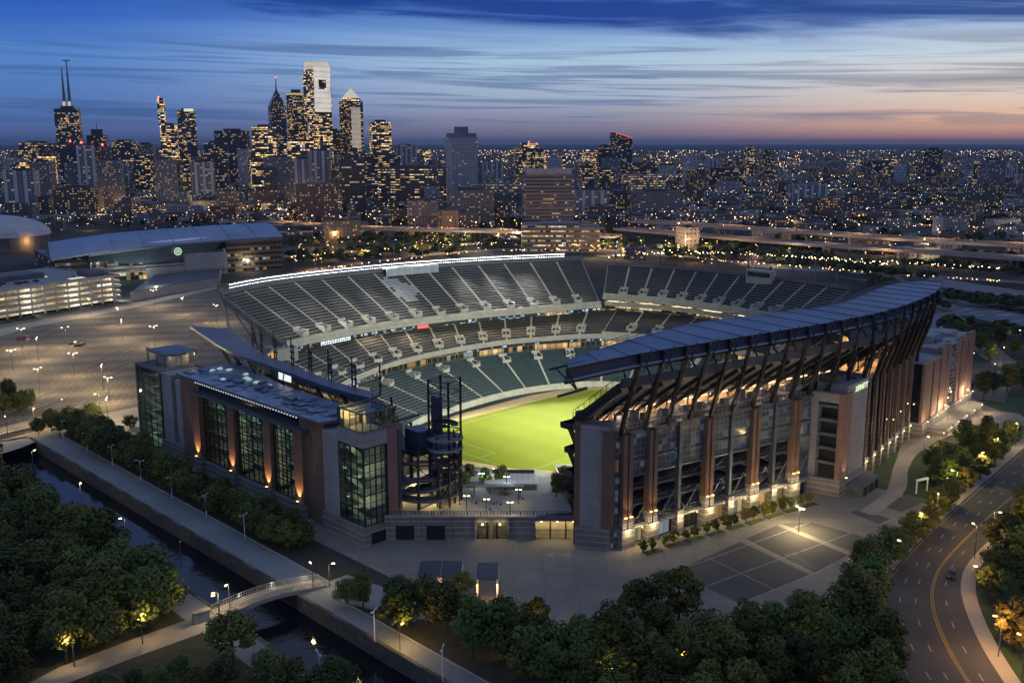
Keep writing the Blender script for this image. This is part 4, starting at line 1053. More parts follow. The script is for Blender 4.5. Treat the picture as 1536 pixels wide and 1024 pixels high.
# balconies on the near end facing the pitch
mb = MB()
for z in (30.6, 24.5, 18.5, 12.5):
    bb = -52.2 if z > 30 else -53.6
    ABox(mb, -35, -28, -56.2, bb, z - .4, z); ABox(mb, -35.1, -28, bb - .15, bb, z, z + 1.1); ABox(mb, -35.1, -34.95, -56.2, bb, z, z + 1.1)
    mb.beam(AB(-34.6, -55, z), AB(-31, -54.4, z - 6), 1.4, .4)
mb.build('balcony', M['steel'], gs)
# warm terrace under the raked deck
mb = MB(); fbox(mb, -1, QL, .5, 12, 29.6, 30.25); mb.build('terrace_floor', M['conc'], gs)
mb = MB(); fbox(mb, -1, QL + 20, 9.2, 9.8, 30.3, 35.0); mb.build('terrace_wall', mat('warm_plaster', (.38, .27, .17), .85, 0, .3, .3, .3, joints=(4.4, 0, .3), jd=.6), gs)
mb = MB(); fbox(mb, -1, QL + 20, 8.8, 9.15, 32.6, 32.85); mb.build('cove_light', emat('cove_light', (1, .74, .45), 2.0, False), gs)
mb = MB()
for k in range(14):
    t = 3 + k * 4.8 + R.uniform(-.8, .8); fbox(mb, t, t + R.uniform(1.2, 2.6), R.uniform(5, 6.4), R.uniform(7, 8.4), 30.25, 30.25 + R.uniform(1.2, 2.8))
mb.build('kiosk', mat('kiosk_grey', (.2, .2, .21), .7, 0, .4, .5), gs)
for t in (4, 14, 24, 34, 44, 54, 64):
    lamp('AREA', fw(t, 6.8, 32.4), 420, (1, .66, .34), gs, 9, aim=fw(t, 10, 31.6), sy=.5, spread=160); lamp('POINT', fw(t, 5.0, 32.2), 110, (1, .78, .55), gs, .4)
# raked deck overhead
def gpl(o, ext=0):
    pts_ = [face(-3, o), face(QL * .5, o), face(QL, o)]
    d2 = (Q3 - Q2).normalized(); n2 = Vector((-d2.y, d2.x))
    pts_ += [Q2 + n2 * o + d2 * 6, Q2 + n2 * o + d2 * 32, Q3 + n2 * o + d2 * (2 + ext)]
    return [(p.x, p.y) for p in pts_]
GF = [(-33, -55.5), (0, -61.5), (40, -69.5), (66, -73), (96, -70), (122, -64)]
tier(gs, 'raked_deck', GF, gpl(-3.0), 33.6, 44.2, 13, 10, M['seat'], vom=0, rise_back=.6)
UF, UB = smooth_pl(GF, 24), smooth_pl(gpl(-3.0), 24)
mb = MB()
for i in range(25):
    p, q = Vector(UF[i]), Vector(UB[i]); mb.beam(AB(*p, 31.6), AB(*q, 42.0), .6, 1.1)
mb.build('deck_beam', M['steel'], gs)
mb = MB(); mb.strip([AB(*(Vector(UF[i]).lerp(Vector(UB[i]), .02)), 32.2) for i in range(25)][::-1], [AB(*UB[i], 42.5) for i in range(25)][::-1]); mb.build('soffit_panel', mat('soffit_grey', (.33, .31, .29), .7, 0, .25, .2, .2, joints=(4.2, 2.4, .12), jd=.6), gs)
mb = MB(); 
for k in range(9):
    p = Vector(UF[0]).lerp(Vector(UB[0]), k / 8); mb.beam(AB(p.x - 1, p.y, 33.4 + k * 1.33), AB(p.x - 1, p.y, 35 + k * 1.33), .1)
mb.beam(AB(UF[0][0] - 1, UF[0][1], 35), AB(UB[0][0] - 1, UB[0][1], 45.6), .14); mb.beam(AB(UF[0][0] - .8, UF[0][1], 32.8), AB(UB[0][0] - .8, UB[0][1], 43.4), .6, .9); mb.build('end_railing', M['steel'], gs)
# the roof: a long bowed wing with a deep dark fascia on the outer edge
CO = [(-55, -72.5), (-33, -74), (3, -80), (40, -86), (71, -88), (110, -84), (138, -76)]
CI = [(-51, -68), (-18, -62.5), (14, -62), (38, -68), (68, -73), (116, -66), (136, -70)]
COs, CIs = smooth_pl(CO, 40), smooth_pl(CI, 40)
rf = bpy.data.objects.new('roof', None); COL.objects.link(rf); rf.parent = gs
mb = MB(); mb.slab([AB(*p, 52.0) for p in COs], [AB(*p, 52.4) for p in CIs], .6, 0, 1)
for i in range(0, 41, 2): mb.beam(AB(*COs[i], 52.05), AB(*CIs[i], 52.45), .16, .2, 0)
mb.build('roof_sheet', [M['roof'], M['steel']], rf)
def fas(z0, z1, o, mt_, nm):
    mb = MB(); d = offs(COs, o)
    for i in range(40):
        p, q = AB(*d[i]), AB(*d[i + 1]); mb.prism([p, q, q + EB * .4, p + EB * .4], z0, z1, 0, 0, True)
    mb.build(nm, mt_, rf)
fas(49.4, 51.9, .5, M['blueb'], 'fascia'); fas(48.9, 49.4, .1, mat('pale_blue_trim', (.22, .27, .36), .4, .2), 'trim'); fas(48.1, 48.9, 1.0, M['steel'], 'lower_fascia')
mb = MB()
for i in range(40):
    mb.beam(AB(*CIs[i], 52.9), AB(*CIs[i + 1], 52.9), .14)
    for zz in range(1): mb.beam(AB(*CIs[i], 52.3), AB(*CIs[i], 53.6), .1); mb.beam(AB(*CIs[i], 53.6), AB(*CIs[i + 1], 53.6), .12)
mb.build('catwalk_railing', M['steel2'], rf)
mb = MB(); p = AB(-55, -72.5, 52); mb.beam(p + EB * 2 - EA * 4, p + EB * 2 + EA * 8, .4); mb.beam(AB(-60, -74, 46.8), AB(-50, -73.5, 46.8), .5); mb.beam(AB(-56, -73, 52), AB(-53, -73, 47), .4); mb.beam(AB(-56, -69, 52), AB(-53, -73, 47), .3); mb.build('roof_tip_frame', M['steel'], rf)
# light boards on the pitch side of the roof
mb = MB()
for i in range(4, 37):
    p, q = AB(*offs(CIs, .6)[i], 50.6), AB(*offs(CIs, .6)[i + 1], 50.6); d = (q - p) * .3; mb.beam(p + d * .4, q - d * 1.6, .5, .7)
mb.build('floodlight_bank', M['steel2'], rf)
mb = MB()
for i in range(4, 37):
    P1 = offs(CIs, .95); p, q = AB(*P1[i], 50.6), AB(*P1[i + 1], 50.6); d = (q - p) * .3
    mb.quad(q - d * 1.7 + Vector((0, 0, -.3)), p + d * .5 + Vector((0, 0, -.3)), p + d * .5 + Vector((0, 0, .3)), q - d * 1.7 + Vector((0, 0, .3)))
mb.build('floodlight_face', M['flood'], rf)
for a_, b_ in ((-12, -60), (14, -60), (40, -66), (66, -71), (96, -68)):
    lamp('AREA', AB(a_, b_ + 1.5, 50.4), FLOOD_W * 1.5, (.95, 1, .82), gs, 9, aim=AB(46 + (a_ - 46) * .5, 20, 0), spread=100, sy=1.2)
# leaning truss columns
def facade_pt(i, n=20):
    """i-th frame along the whole bowed facade"""
    pts_ = [(-28, -66), (41, -80), (66, -85.5), (122, -76)]
    v = pl_at(pts_, i / n); return v
def CB(a):
    for i in range(40):
        if COs[i][0] <= a <= COs[i + 1][0]: return COs[i][1] + (COs[i + 1][1] - COs[i][1]) * (a - COs[i][0]) / (COs[i + 1][0] - COs[i][0])
    return COs[0][1] if a < COs[0][0] else COs[-1][1]
for i in range(21):
    p = facade_pt(i); h = pl_at(CO[1:], min(1, .01 + i / 20 * .98))
    c = Vector((p.x, p.y + .2)); mid = Vector((p.x - 2.0, p.y - 3.9)); top = Vector((p.x - 4.2, CB(p.x - 4.2) - .75))
    mb = MB(); A_ = AB(*c, 29.8); B2_ = AB(*mid, 40.5); C_ = AB(*top, 52.0)
    mb.beam(A_, B2_, .75, 1.05); mb.beam(B2_, C_, .62, .95)
    mb.beam(AB(c.x, c.y + 7.5, 30.2), AB(c.x + 2.2, c.y + 1.2, 38), .35); mb.beam(AB(c.x, c.y + 7.5, 30.2), AB(c.x + 1.5, c.y + 8, 36.6), .4)
    mb.beam(AB(*mid, 42), AB(c.x + 5.5, c.y + 6, 48.4), .4); mb.beam(AB(*top, 51.4), AB(c.x + 1, c.y + 8, 44.5), .35)
    mb.beam(AB(top.x, top.y - .5, 47.5), AB(top.x + 2.6, top.y - .8, 52.8), .22)
    if i < 20:
        p2 = facade_pt(i + 1); mb.beam(AB(p.x, p.y + 1.2, 37), AB(p2.x, p2.y + 1.2, 37), .3)
    q_ = facade_pt(min(20, i + .5)); mb.beam(AB(q_.x, q_.y + 3, 30), AB(q_.x + 1, q_.y - .6, 48), .3); mb.beam(AB(q_.x, q_.y + 1, 36), AB(top.x, top.y - .2, 49.5), .22); mb.beam(AB(q_.x, q_.y + .2, 43), AB(p.x + .5, p.y - .3, 36.5), .22)
    if i < 20: mb.beam(AB(p.x + .6, p.y - .6, 43.5), AB(p2.x + .6, p2.y - .6, 43.5), .26); mb.beam(AB(p.x + .8, p.y - .9, 47), AB(p2.x + .8, p2.y - .9, 49), .2)
    if i >= 12: mb.beam(AB(p.x + .2, p.y - .2, 6), A_, .7, .9)
    mb.build('truss_column', M['steel'], gs)
# lower facade beyond the tower
FD = (Q3 - Q2).normalized(); FN = Vector((-FD.y, FD.x)); FL = (Q3 - Q2).length
def f2(t, o, z): p = Q2 + FD * t + FN * o; return AB(p.x, p.y, z)
def f2box(mb, t0, t1, o0, o1, z0, z1): mb.prism([f2(t0, o0, 0), f2(t1, o0, 0), f2(t1, o1, 0), f2(t0, o1, 0)], z0, z1, 0, 0, True)
for k in range(7):
    t0 = 2 + k * 8
    mb = MB(); f2box(mb, t0 + 1.6, t0 + 8, .4, 1.4, 5.4, 29); mb.build('curtain_wall', M['curtain'], gs)
    mb = MB(); f2box(mb, t0, t0 + 1.6, -.8, 1, 6.5, 29.5); mb.build('brick_pilaster', M['brick'], gs)
    mb = MB(); f2box(mb, t0 - .3, t0 + 1.9, -1.2, 1.1, 0, 6.5); mb.build('stone_foot', M['stone'], gs)
    h = bpy.data.objects.new('ledge_lamp', None); COL.objects.link(h); h.parent = gs
    mb = MB(); mb.ball(f2(t0 + .8, -1.6, 5.4), .18); mb.ball(f2(t0 + 4.6, -1.0, 12 + k % 3), .16); mb.build('bulb', M['lampw'], h); lamp('POINT', f2(t0 + .8, -2.6, 5), 300, WARM2, h, .25)
mb = MB(); f2box(mb, 0, FL, 1, 3, 0, 5.2); mb.build('lobby_glazing', M['shop'], gs)
mb = MB(); f2box(mb, 0, FL, -.5, 3, 4.5, 5.4); f2box(mb, 0, FL, .2, 2, 29, 30.4); mb.build('stone_ledge', M['stone'], gs)
mb = MB(); f2box(mb, 0, FL, 8, 9, 0, 34); f2box(mb, 0, FL, 1, 9, 29.6, 30.2); mb.build('inner_wall', mat('warm_plaster_dim', (.34, .24, .15), .85, 0, .3, .3), gs)
for k in range(5): lamp('AREA', f2(6 + k * 11, 5.5, 34.5), 700, (1, .64, .3), gs, 6, aim=f2(6 + k * 11, 7, 30), sy=1, spread=160)

# ---- stair tower with the sign
tw = thing('stair_tower', AB(54, -88), 'tall grey concrete stair tower with pink brick corner and small lit sign', 'tower')
T0, T1, T2 = Vector((43.6, -79.0)), Vector((45.6, -87.4)), Vector((62.6, -86.2))
mb = MB(); mb.prism([AB(*p) for p in ((43.2, -78.6), (45.2, -87.9), (63.1, -86.6), (63.1, -78))], 0, 5.0); mb.build('stone_base', M['stone'], tw)
mb = MB(); mb.prism([AB(*p) for p in ((47.4, -87.3), (62.6, -86.2), (62.6, -78), (47.4, -78))], 5.0, 32.4); mb.prism([AB(*p) for p in ((43.6, -78.5), (44.1, -80.4), (48, -80.2), (48, -78.5))], 5.0, 30.2); mb.build('concrete_shaft', M['conc'], tw)
mb = MB(); mb.prism([AB(*p) for p in ((45.5, -87.55), (51.2, -87.2), (51.2, -83), (45.2, -86))], 5.0, 30.4); mb.build('brick_corner', M['brickp'], tw)
mb = MB(); mb.prism([AB(*p) for p in ((44.2, -80.3), (45.3, -86.0), (48.4, -86), (48.4, -80.3))], 27.5, 30.2); mb.build('concrete_cap', M['conc'], tw)
mb = MB()
for z in (9.2, 13.4, 17.6, 21.8, 26): 
    mb.prism([AB(*p) for p in ((44.4, -80.4), (45.3, -85.8), (47.3, -85.8), (47.3, -80.4))], z, z + .8)
mb.build('stair_landing', M['concd'], tw)
mb = MB(); mb.prism([AB(*p) for p in ((46.5, -80.3), (46.8, -86), (47.4, -86), (47.4, -80.3))], 5, 29); mb.build('stair_void', M['black'], tw)
mb = MB(); mb.prism([AB(*p) for p in ((48, -84), (56, -84), (56, -79), (48, -79))], 32.4, 34.6); mb.prism([AB(*p) for p in ((57, -85), (61.5, -85), (61.5, -80), (57, -80))], 32.4, 33.4); mb.build('roof_plant', M['concd'], tw)
mb = MB(); ABox(mb, 45.9, 46.0, -87.6, -87.5, 0, .1); 
mb = MB(); mb.prism([AB(*p) for p in ((44.3, -82.6), (44.9, -85.6), (45.3, -85.6), (44.7, -82.6))], .05, 3.4); mb.build('garage_door', M['black'], tw)
def text(s_, size, loc, xdir, mat_, parent, name='sign_letters'):
    c = bpy.data.curves.new(name, 'FONT'); c.body = s_; c.size = size; c.extrude = .06; c.align_x = 'CENTER'; c.align_y = 'CENTER'
    c.materials.append(mat_); o = bpy.data.objects.new(name, c); COL.objects.link(o); bpy.context.view_layer.update()
    me = bpy.data.meshes.new_from_object(o.evaluated_get(bpy.context.evaluated_depsgraph_get())); COL.objects.unlink(o); o = bpy.data.objects.new(name, me); COL.objects.link(o)
    if not me.materials: me.materials.append(mat_)
    x = Vector(xdir).normalized(); z = Vector((0, 0, 1)); n_ = x.cross(z)
    from mathutils import Matrix
    o.matrix_world = Matrix(((x.x, z.x, n_.x, loc[0]), (x.y, z.y, n_.y, loc[1]), (x.z, z.z, n_.z, loc[2]), (0, 0, 0, 1)))
    if parent:
        o.parent = parent; o.matrix_parent_inverse.identity(); o.location = Vector(loc) - parent.location
    return o
xd = (AB(62.6, -86.2) - AB(47.4, -87.3))
text('XFINITY', 2.5, AB(57.0, -86.95, 30.6), xd, emat('sign_letters_lit', (.8, 1, .55), 1.1, False), tw)
t = thing('uplight', AB(48, -88.6, 5), 'warm uplight at the foot of the pink brick corner of the stair tower', 'light')
mb = MB(); mb.box(AB(48.2, -88.3), EA, EB, .35, .3, 5.0, 5.3); mb.build('housing', M['steel'], t); mb = MB(); mb.box(AB(48.2, -88.3), EA, EB, .3, .25, 5.31, 5.36); mb.build('lens', M['lampw'], t)
lamp('SPOT', AB(48.2, -88.5, 5.6), 900, (1, .72, .38), t, .15, aim=AB(48.4, -87.3, 16), angle=70)
an = thing('tower_annex', AB(56, -91), 'low concrete annex with dark openings at the foot of the stair tower', 'annex')
mb = MB(); mb.prism([AB(*p) for p in ((50, -92.6), (63, -91.6), (63, -86.7), (50, -87.4))], 0, 3.3); mb.build('wall', M['concd'], an)
mb = MB()
for k in range(3): mb.prism([AB(51 + k * 4.2, -92.75 + k * .3), AB(53.6 + k * 4.2, -92.55 + k * .3), AB(53.6 + k * 4.2, -92.2 + k * .3), AB(51 + k * 4.2, -92.4 + k * .3)], .1, 2.6)
mb.build('opening', M['black'], an)

# ---- far brick block
fb = thing('brick_end_block', AB(150, -74), 'tall brick block of narrow piers and dark slits beyond the sideline grandstand', 'building')
K0, K1 = Vector((119.5, -79.6)), Vector((178, -74.2)); KD = (K1 - K0).normalized(); KN = Vector((-KD.y, KD.x)); KL = (K1 - K0).length
def kb(mb, t0, t1, o0, o1, z0, z1, m=0, mt=None):
    mb.prism([AB(*(K0 + KD * t + KN * o)) for t, o in ((t0, o0), (t1, o0), (t1, o1), (t0, o1))], z0, z1, m, mt, True)
mb = MB(); kb(mb, .5, 19, .8, 13, 3, 25.8); kb(mb, 19, KL - .5, .8, 16, 3, 28); mb.build('core', M['black'], fb)
mb = MB(); kb(mb, -.4, KL, -1.0, 13, 0, 5.4); mb.build('stone_base', M['stone'], fb)
mb = MB(); kb(mb, 6, KL - 4, -6.5, -1, 0, 2.6); mb.build('podium', M['stone'], fb)
for t0, t1, z1 in ((.0, 8.2, 26), (10.2, 16.4, 26), (18.2, 24.0, 29), (26.0, 29, 29), (38.5, 41, 29), (43.6, 49.6, 29), (51.8, KL, 29.4)):
    mb = MB(); kb(mb, t0, t1, -.3, 1.2, 5.4, z1); mb.build('brick_pier', M['brickp'], fb)
for t0, t1 in ((29, 38.5), (41, 43.6)):
    mb = MB(); kb(mb, t0, t1, .3, 1.2, 5.4, 28); mb.build('window', M['curtain'], fb)
mb = MB(); kb(mb, -.2, .3, .6, 13, 5.4, 26); mb.build('window', M['glassd'], fb)
mb = MB(); kb(mb, -.3, 18.6, -.3, 13.3, 26, 26.4); kb(mb, 18, KL, 0, 16.5, 28.0, 28.4); kb(mb, 18.2, 18.6, 0, 16, 26.3, 28.4); mb.build('roof', M['conc'], fb)
mb = MB(); kb(mb, 26, 36, 6, 12, 28.4, 31); kb(mb, 44, 54, 5, 11, 28.4, 29.8)
for k in range(16): p = K0 + KD * R.uniform(20, KL - 2) + KN * R.uniform(1, 12); mb.box(AB(*p), EA, EB, R.uniform(.3, .9), R.uniform(.3, .8), 28.4, 28.4 + R.uniform(.6, 1.8))
mb.build('roof_plant', M['conc'], fb)
for t_, z in ((2, 5.8), (13, 5.8), (22, 6.5), (25, 6.5), (40, 5.8), (48, 6.2), (56, 6.2), (3, 2.6), (12, 2.6), (20, 2.9), (30, 2.9), (40, 2.9), (50, 2.9)):
    h = bpy.data.objects.new('base_lamp', None); COL.objects.link(h); h.parent = fb
    p = K0 + KD * t_ + KN * (-1.9 if z > 3 else -7.2); mb = MB(); mb.ball(AB(*p, z), .18); mb.build('bulb', M['lampw'], h); q = K0 + KD * t_ + KN * (-2.4 if z > 3 else -8.2); lamp('POINT', AB(*q, z + .3), 620, (1, .68, .36), h, .3)

# ================================================================= ENTRANCE WALL, GATES AND TERRACE
en = thing('entrance_wall', at(690, 808) + (0,), 'long banded stone entrance wall with dark doors and lit gates under a terrace', 'wall')
X0, X1 = at(583, 808), at(802, 810); Yw = (X0[1] + X1[1]) / 2; X0, X1 = X0[0], X1[0]; X2 = at(874, 806)[0]
XA, YA = (1, 0, 0), (0, 1, 0)
def wx(mb, x0, x1, y0, y1, z0, z1, m=0): mb.box(((x0 + x1) / 2, (y0 + y1) / 2), XA, YA, (x1 - x0) / 2, (y1 - y0) / 2, z0, z1, m)
ux_ = lambda u: at(u, 808)[0]
mb = MB(); wx(mb, X0 - 1, ux_(716), Yw, Yw + 1.2, 0, 6.1); wx(mb, ux_(760), X1, Yw, Yw + 1.2, 0, 6.1); wx(mb, ux_(714), ux_(762), Yw + .1, Yw + 1.2, 4.6, 6.2); mb.build('stone_wall', M['stone'], en)
mb = MB()
for u0, u1 in ((594, 622), (640, 668)): wx(mb, ux_(u0), ux_(u1), Yw - .04, Yw + .3, 0, 3.8)
mb.build('garage_door', M['black'], en)
mb = MB()
for u in (582, 630, 676, 714, 737, 762, 800): wx(mb, ux_(u) - .35, ux_(u) + .35, Yw - .35, Yw + .2, 0, 6.3)
mb.build('pier', M['stone'], en)
mb = MB(); wx(mb, X0 - 1, X1 + .5, Yw - .5, Yw + 1.4, 6.1, 6.45); mb.build('coping', M['conc'], en)
mb = MB(); wx(mb, ux_(716), ux_(760), Yw + 4, Yw + 4.3, 0, 4.6); wx(mb, X1, X2, Yw + 4, Yw + 4.3, 0, 5.2); mb.build('gate_back', M['cream'], en)
for u0, u1, n_, zt in ((716, 760, 22, 4.5), (802, 872, 36, 3.4)):
    mb = MB(); x0, x1 = ux_(u0), ux_(u1)
    for k in range(n_ + 1): mb.beam((x0 + (x1 - x0) * k / n_, Yw + .6, 0), (x0 + (x1 - x0) * k / n_, Yw + .6, zt * .72), .05)
    for z in (.3, zt * .72): mb.beam((x0, Yw + .6, z), (x1, Yw + .6, z), .1)
    for k in range(4): mb.beam((x0 + (x1 - x0) * k / 3, Yw + .5, 0), (x0 + (x1 - x0) * k / 3, Yw + .5, 5), .3)
    mb.build('gate', M['steel'], en)
mb = MB(); wx(mb, X1, X2, Yw + .2, Yw + 4, 4.9, 5.3); wx(mb, X1, X2, Yw + .1, Yw + .4, 5.2, 6.4); mb.build('gate_canopy', M['concd'], en)
for u, z in ((724, 4.3), (750, 4.3), (812, 4.6), (836, 4.6), (860, 4.6)):
    h = bpy.data.objects.new('gate_lamp', None); COL.objects.link(h); h.parent = en
    mb = MB(); mb.ball((ux_(u), Yw + (-.3 if u < 800 else 1.0), z), .26); mb.build('bulb', M['lampw'], h); lamp('POINT', (ux_(u), Yw + (-.8 if u < 800 else 1.3), z - .4), 420 if u > 800 else 200, (1, .74, .30), h, .25)
# terrace slab with railing
trr = at(745, 706, 6.0); Yb = 268
mb = MB(); mb.prism([Vector(p) for p in ((X0 - .5, Yw + 1.2), (X1, Yw + 1.2), (X2 + 1, Yw + 5), (X2 - 1, Yb), (X0 + 12, Yb + 12), (X0 - 3, Yb - 10))], 5.2, 6.0); struct('terrace_pavement', mb, mat('terrace_paving', (.20, .20, .20), .7, 0, .25, .12, .3, joints=(3, 3, .1), jd=.35))
rl = thing('terrace_railing', (X0, Yw + .6, 6.4), 'black metal railing along the top of the stone entrance wall', 'railing')
mb = MB()
for k in range(60):
    x = X0 + (X2 - X0) * k / 59; mb.beam((x, Yw + .5, 6.4), (x, Yw + .5, 7.5), .06 if k % 4 else .16)
mb.beam((X0, Yw + .5, 7.5), (X2, Yw + .5, 7.5), .1); mb.beam((X0, Yw + .5, 6.9), (X2, Yw + .5, 6.9), .06); mb.build('bars', M['steel'], rl)
# terrace lamps on slim posts
tl = [(722, 730, 'cool'), (743, 722, 'warm'), (760, 735, 'cool'), (700, 765, 'warm'), (730, 770, 'warm'), (778, 755, 'warm'), (765, 775, 'warm')]
for i, (u, v, k) in enumerate(tl):
    p = at(u, v, 6.0); t = thing('terrace_lamp', (*p, 6.0), 'slim black lamp post throwing a pool of light on the entrance terrace', 'lamp post', 'lamp posts on the entrance terrace')
    mb = MB(); mb.tube((*p, 6), (*p, 10.2), .1); mb.beam((p[0] - .6, p[1], 10.1), (p[0] + .6, p[1], 10.1), .12); mb.build('pole', M['steel'], t)
    mb = MB(); mb.box((p[0] + .5, p[1]), XA, YA, .3, .18, 9.9, 10.03); mb.box((p[0] - .5, p[1]), XA, YA, .3, .18, 9.9, 10.03); mb.build('lamp_head', M['lampc'] if k == 'cool' else M['lampw'], t)
    lamp('POINT', (p[0], p[1], 9.6), 700, (.80, .90, 1) if k == 'cool' else (1, .76, .34), t, .2)
# concession roof and pavilions behind the goal
cn = thing('scoreboard_shed', at(770, 716, 8) + (6,), 'low flat roofed shed with pale metal roof behind the goal', 'shed')
p = at(770, 712, 9.5); mb = MB(); wx(mb, p[0] - 8, p[0] + 7, p[1] - 3, p[1] + 6, 7.6, 8.0); mb.build('roof', mat('shed_roof_pale', (.30, .30, .30), .5, .2, .2, .3, .2, joints=(1.5, 0, .12)), cn)
mb = MB(); wx(mb, p[0] - 7.5, p[0] + 6.5, p[1] - 2.6, p[1] + 5.6, 6, 7.6); mb.build('wall', M['concd'], cn); mb = MB(); wx(mb, p[0] - 6, p[0] + 6, p[1] + 5.7, p[1] + 6.2, 8.0, 9.0); mb.build('board', M['steel'], cn)
pg = thing('terrace_pergola', at(740, 726, 8) + (6,), 'long thin flat canopy across the back of the entrance terrace', 'canopy')
p = at(742, 727, 8.5); mb = MB(); wx(mb, p[0] - 15, p[0] + 8, p[1] - .5, p[1] + 1.6, 7.9, 8.2); mb.build('roof', M['concd'], pg)
mb = MB()
for k in range(6): mb.beam((p[0] - 14 + k * 4.2, p[1] + .5, 6), (p[0] - 14 + k * 4.2, p[1] + .5, 8.3), .25)
mb.build('post', M['steel'], pg)
for k in range(10):
    p = at(R.uniform(700, 800), R.uniform(738, 772), 6); q = thing('terrace_table', (*p, 6), 'small round table with a stool on the entrance terrace', 'table', 'small tables on the entrance terrace')
    mb = MB(); mb.tube((*p, 6), (*p, 6.9), .08); mb.tube((*p, 6.9), (*p, 7.0), .6, n=10); mb.build('table_top', M['steel2'], q); mb = MB(); mb.tube((p[0] + 1, p[1], 6), (p[0] + 1, p[1], 6.5), .22, n=8); mb.build('stool', M['steel'], q)
# seats behind the goal, both corners
gsd = thing('goal_stand', AB(-22, 16, 0), 'low stand of dark seats behind the goal beside the ramp tower', 'stand')
tier(gsd, 'goal_deck', [(-18.5, 16), (-11.5, -4), (-6.5, -12)], [(-28, 10), (-21, -10), (-15, -18)], .9, 4.2, 9, 4, M['seat'], vom=0)
gse = thing('corner_stand', AB(-10, -34, 0), 'steep corner stand with pale stairs between the pitch and the sideline grandstand', 'stand')
tier(gse, 'corner_deck', [(3, -16), (12, -24), (22, -27)], [(-22, -40), (-14, -50), (10, -52)], 2, 11, 16, 5, M['seat'], vom=0)

# ================================================================= SPIRAL RAMP TOWER
sr = thing('spiral_ramp', AB(-49, -17, 6), 'dark steel spiral ramp tower with stacked ring decks and tall columns beside the entrance terrace', 'ramp tower')
C1, C2 = Vector(AB(-49.5, -16.5)), Vector(AB(-47.6, -22.6))
def ringdeck(name, c, r0, r1, z0, z1, a0, a1, m_=M['concd'], wall=1.1, n=36):
    mb = MB(); A_ = []; B2_ = []
    for i in range(n + 1):
        t = a0 + (a1 - a0) * i / n; z = z0 + (z1 - z0) * i / n
        A_.append(Vector((c.x + math.cos(t) * r1, c.y + math.sin(t) * r1, z))); B2_.append(Vector((c.x + math.cos(t) * r0, c.y + math.sin(t) * r0, z)))
    mb.slab(A_, B2_, .35)
    h = Vector((0, 0, wall)); e = Vector((0, 0, .35))
    for i in range(n):
        for q, s_ in ((A_, 1), (B2_, .6)):
            o0 = (q[i] - Vector((c.x, c.y, q[i].z))).normalized() * .12; o1 = (q[i + 1] - Vector((c.x, c.y, q[i + 1].z))).normalized() * .12
            p0, p1 = q[i], q[i + 1]; hh = h * s_
            mb.quad(p0 + o0 - e, p1 + o1 - e, p1 + o1 + hh, p0 + o0 + hh); mb.quad(p1 - o1, p0 - o0, p0 - o0 + hh, p1 - o1 + hh); mb.quad(p0 - o0 + hh, p0 + o0 + hh, p1 + o1 + hh, p1 - o1 + hh)
    return mb.build(name, m_, sr)
PI = math.pi
ringdeck('ramp_deck', C1, 5.8, 9.4, 8.4, 8.4, .2, 2 * PI + .2, wall=.25)
ringdeck('ramp_deck', C1, 6.2, 9.0, 8.4, 12.6, PI * .9, PI * 1.9, wall=.2); ringdeck('ramp_deck', C1, 7.4, 9.0, 13.4, 14.2, PI * .2, PI * 1.6, wall=.2)
for z in (15.2, 18.2): ringdeck('ramp_deck', C2, 2.6, 4.2, z, z + .9, 0, 2 * PI, M['steel'], wall=.12)
for z in (21.0, 23.8): ringdeck('ramp_deck', C2, 1.2, 4.7, z, z + .5, 0, 2 * PI, mat('ring_deck_grey', (.22, .23, .24), .7), wall=.25)
for z in (27.4,): ringdeck('ramp_deck', C2, 1.8, 3.4, z, z + .6, 0, 1.6 * PI, M['steel'], wall=.4)
def seccol(x, y, z0, z1, w_=.5):
    mb = MB(); mb.beam((x, y, z0), (x, y, z1), w_); mb.build('column', M['steel'], sr)
for k in range(10):
    t = k * 2 * PI / 10 + .2; seccol(C1.x + math.cos(t) * 8.9, C1.y + math.sin(t) * 8.9, 6, 25 if k % 2 else 18)
for k in range(8):
    t = k * PI / 4 + .3; seccol(C2.x + math.cos(t) * 4.3, C2.y + math.sin(t) * 4.3, 6, 40 if k % 2 == 0 else 25, .42 if k % 2 == 0 else .28)
mb = MB()
for k in range(10):
    t0, t1 = k * 2 * PI / 10 + .2, (k + 1) * 2 * PI / 10 + .2
    p = lambda t, z: Vector((C1.x + math.cos(t) * 8.9, C1.y + math.sin(t) * 8.9, z))
    for z in (13.5, 18):
        mb.beam(p(t0, z), p(t1, z), .3)
    mb.beam(p(t0, 6.2 if k % 2 else 8.2), p(t1, 8.2 if k % 2 else 13.2), .26); mb.beam(p(t0, 13.5), p(t1, 18), .22)
for k in range(4):
    t0, t1 = k * PI / 2 + .3, (k + 1) * PI / 2 + .3
    p = lambda t, z: Vector((C2.x + math.cos(t) * 4.3, C2.y + math.sin(t) * 4.3, z))
    for z in (14, 19.5, 26, 33, 36.5, 39.6): mb.beam(p(t0, z), p(t1, z), .2); mb.beam(p(t0, z), p(t1, z - 3.2), .12)
mb.build('brace', M['steel'], sr)
bp_ = AB(-52.6, -14.5); mb = MB(); mb.box(bp_, EA, EB, 3.6, 6.4, 20.0, 20.8); mb.build('platform', M['steel'], sr)
mb = MB(); mb.box(AB(-51.6, -16.6), EA, EB, 2.3, 3.0, 20.8, 26.0); mb.build('lift_room', M['blueb'], sr)
mb = MB(); mb.box(AB(-46.6, -18.2), EA, EB, .9, 1.3, 22, 34.2); mb.build('lift_shaft', M['blueb'], sr)
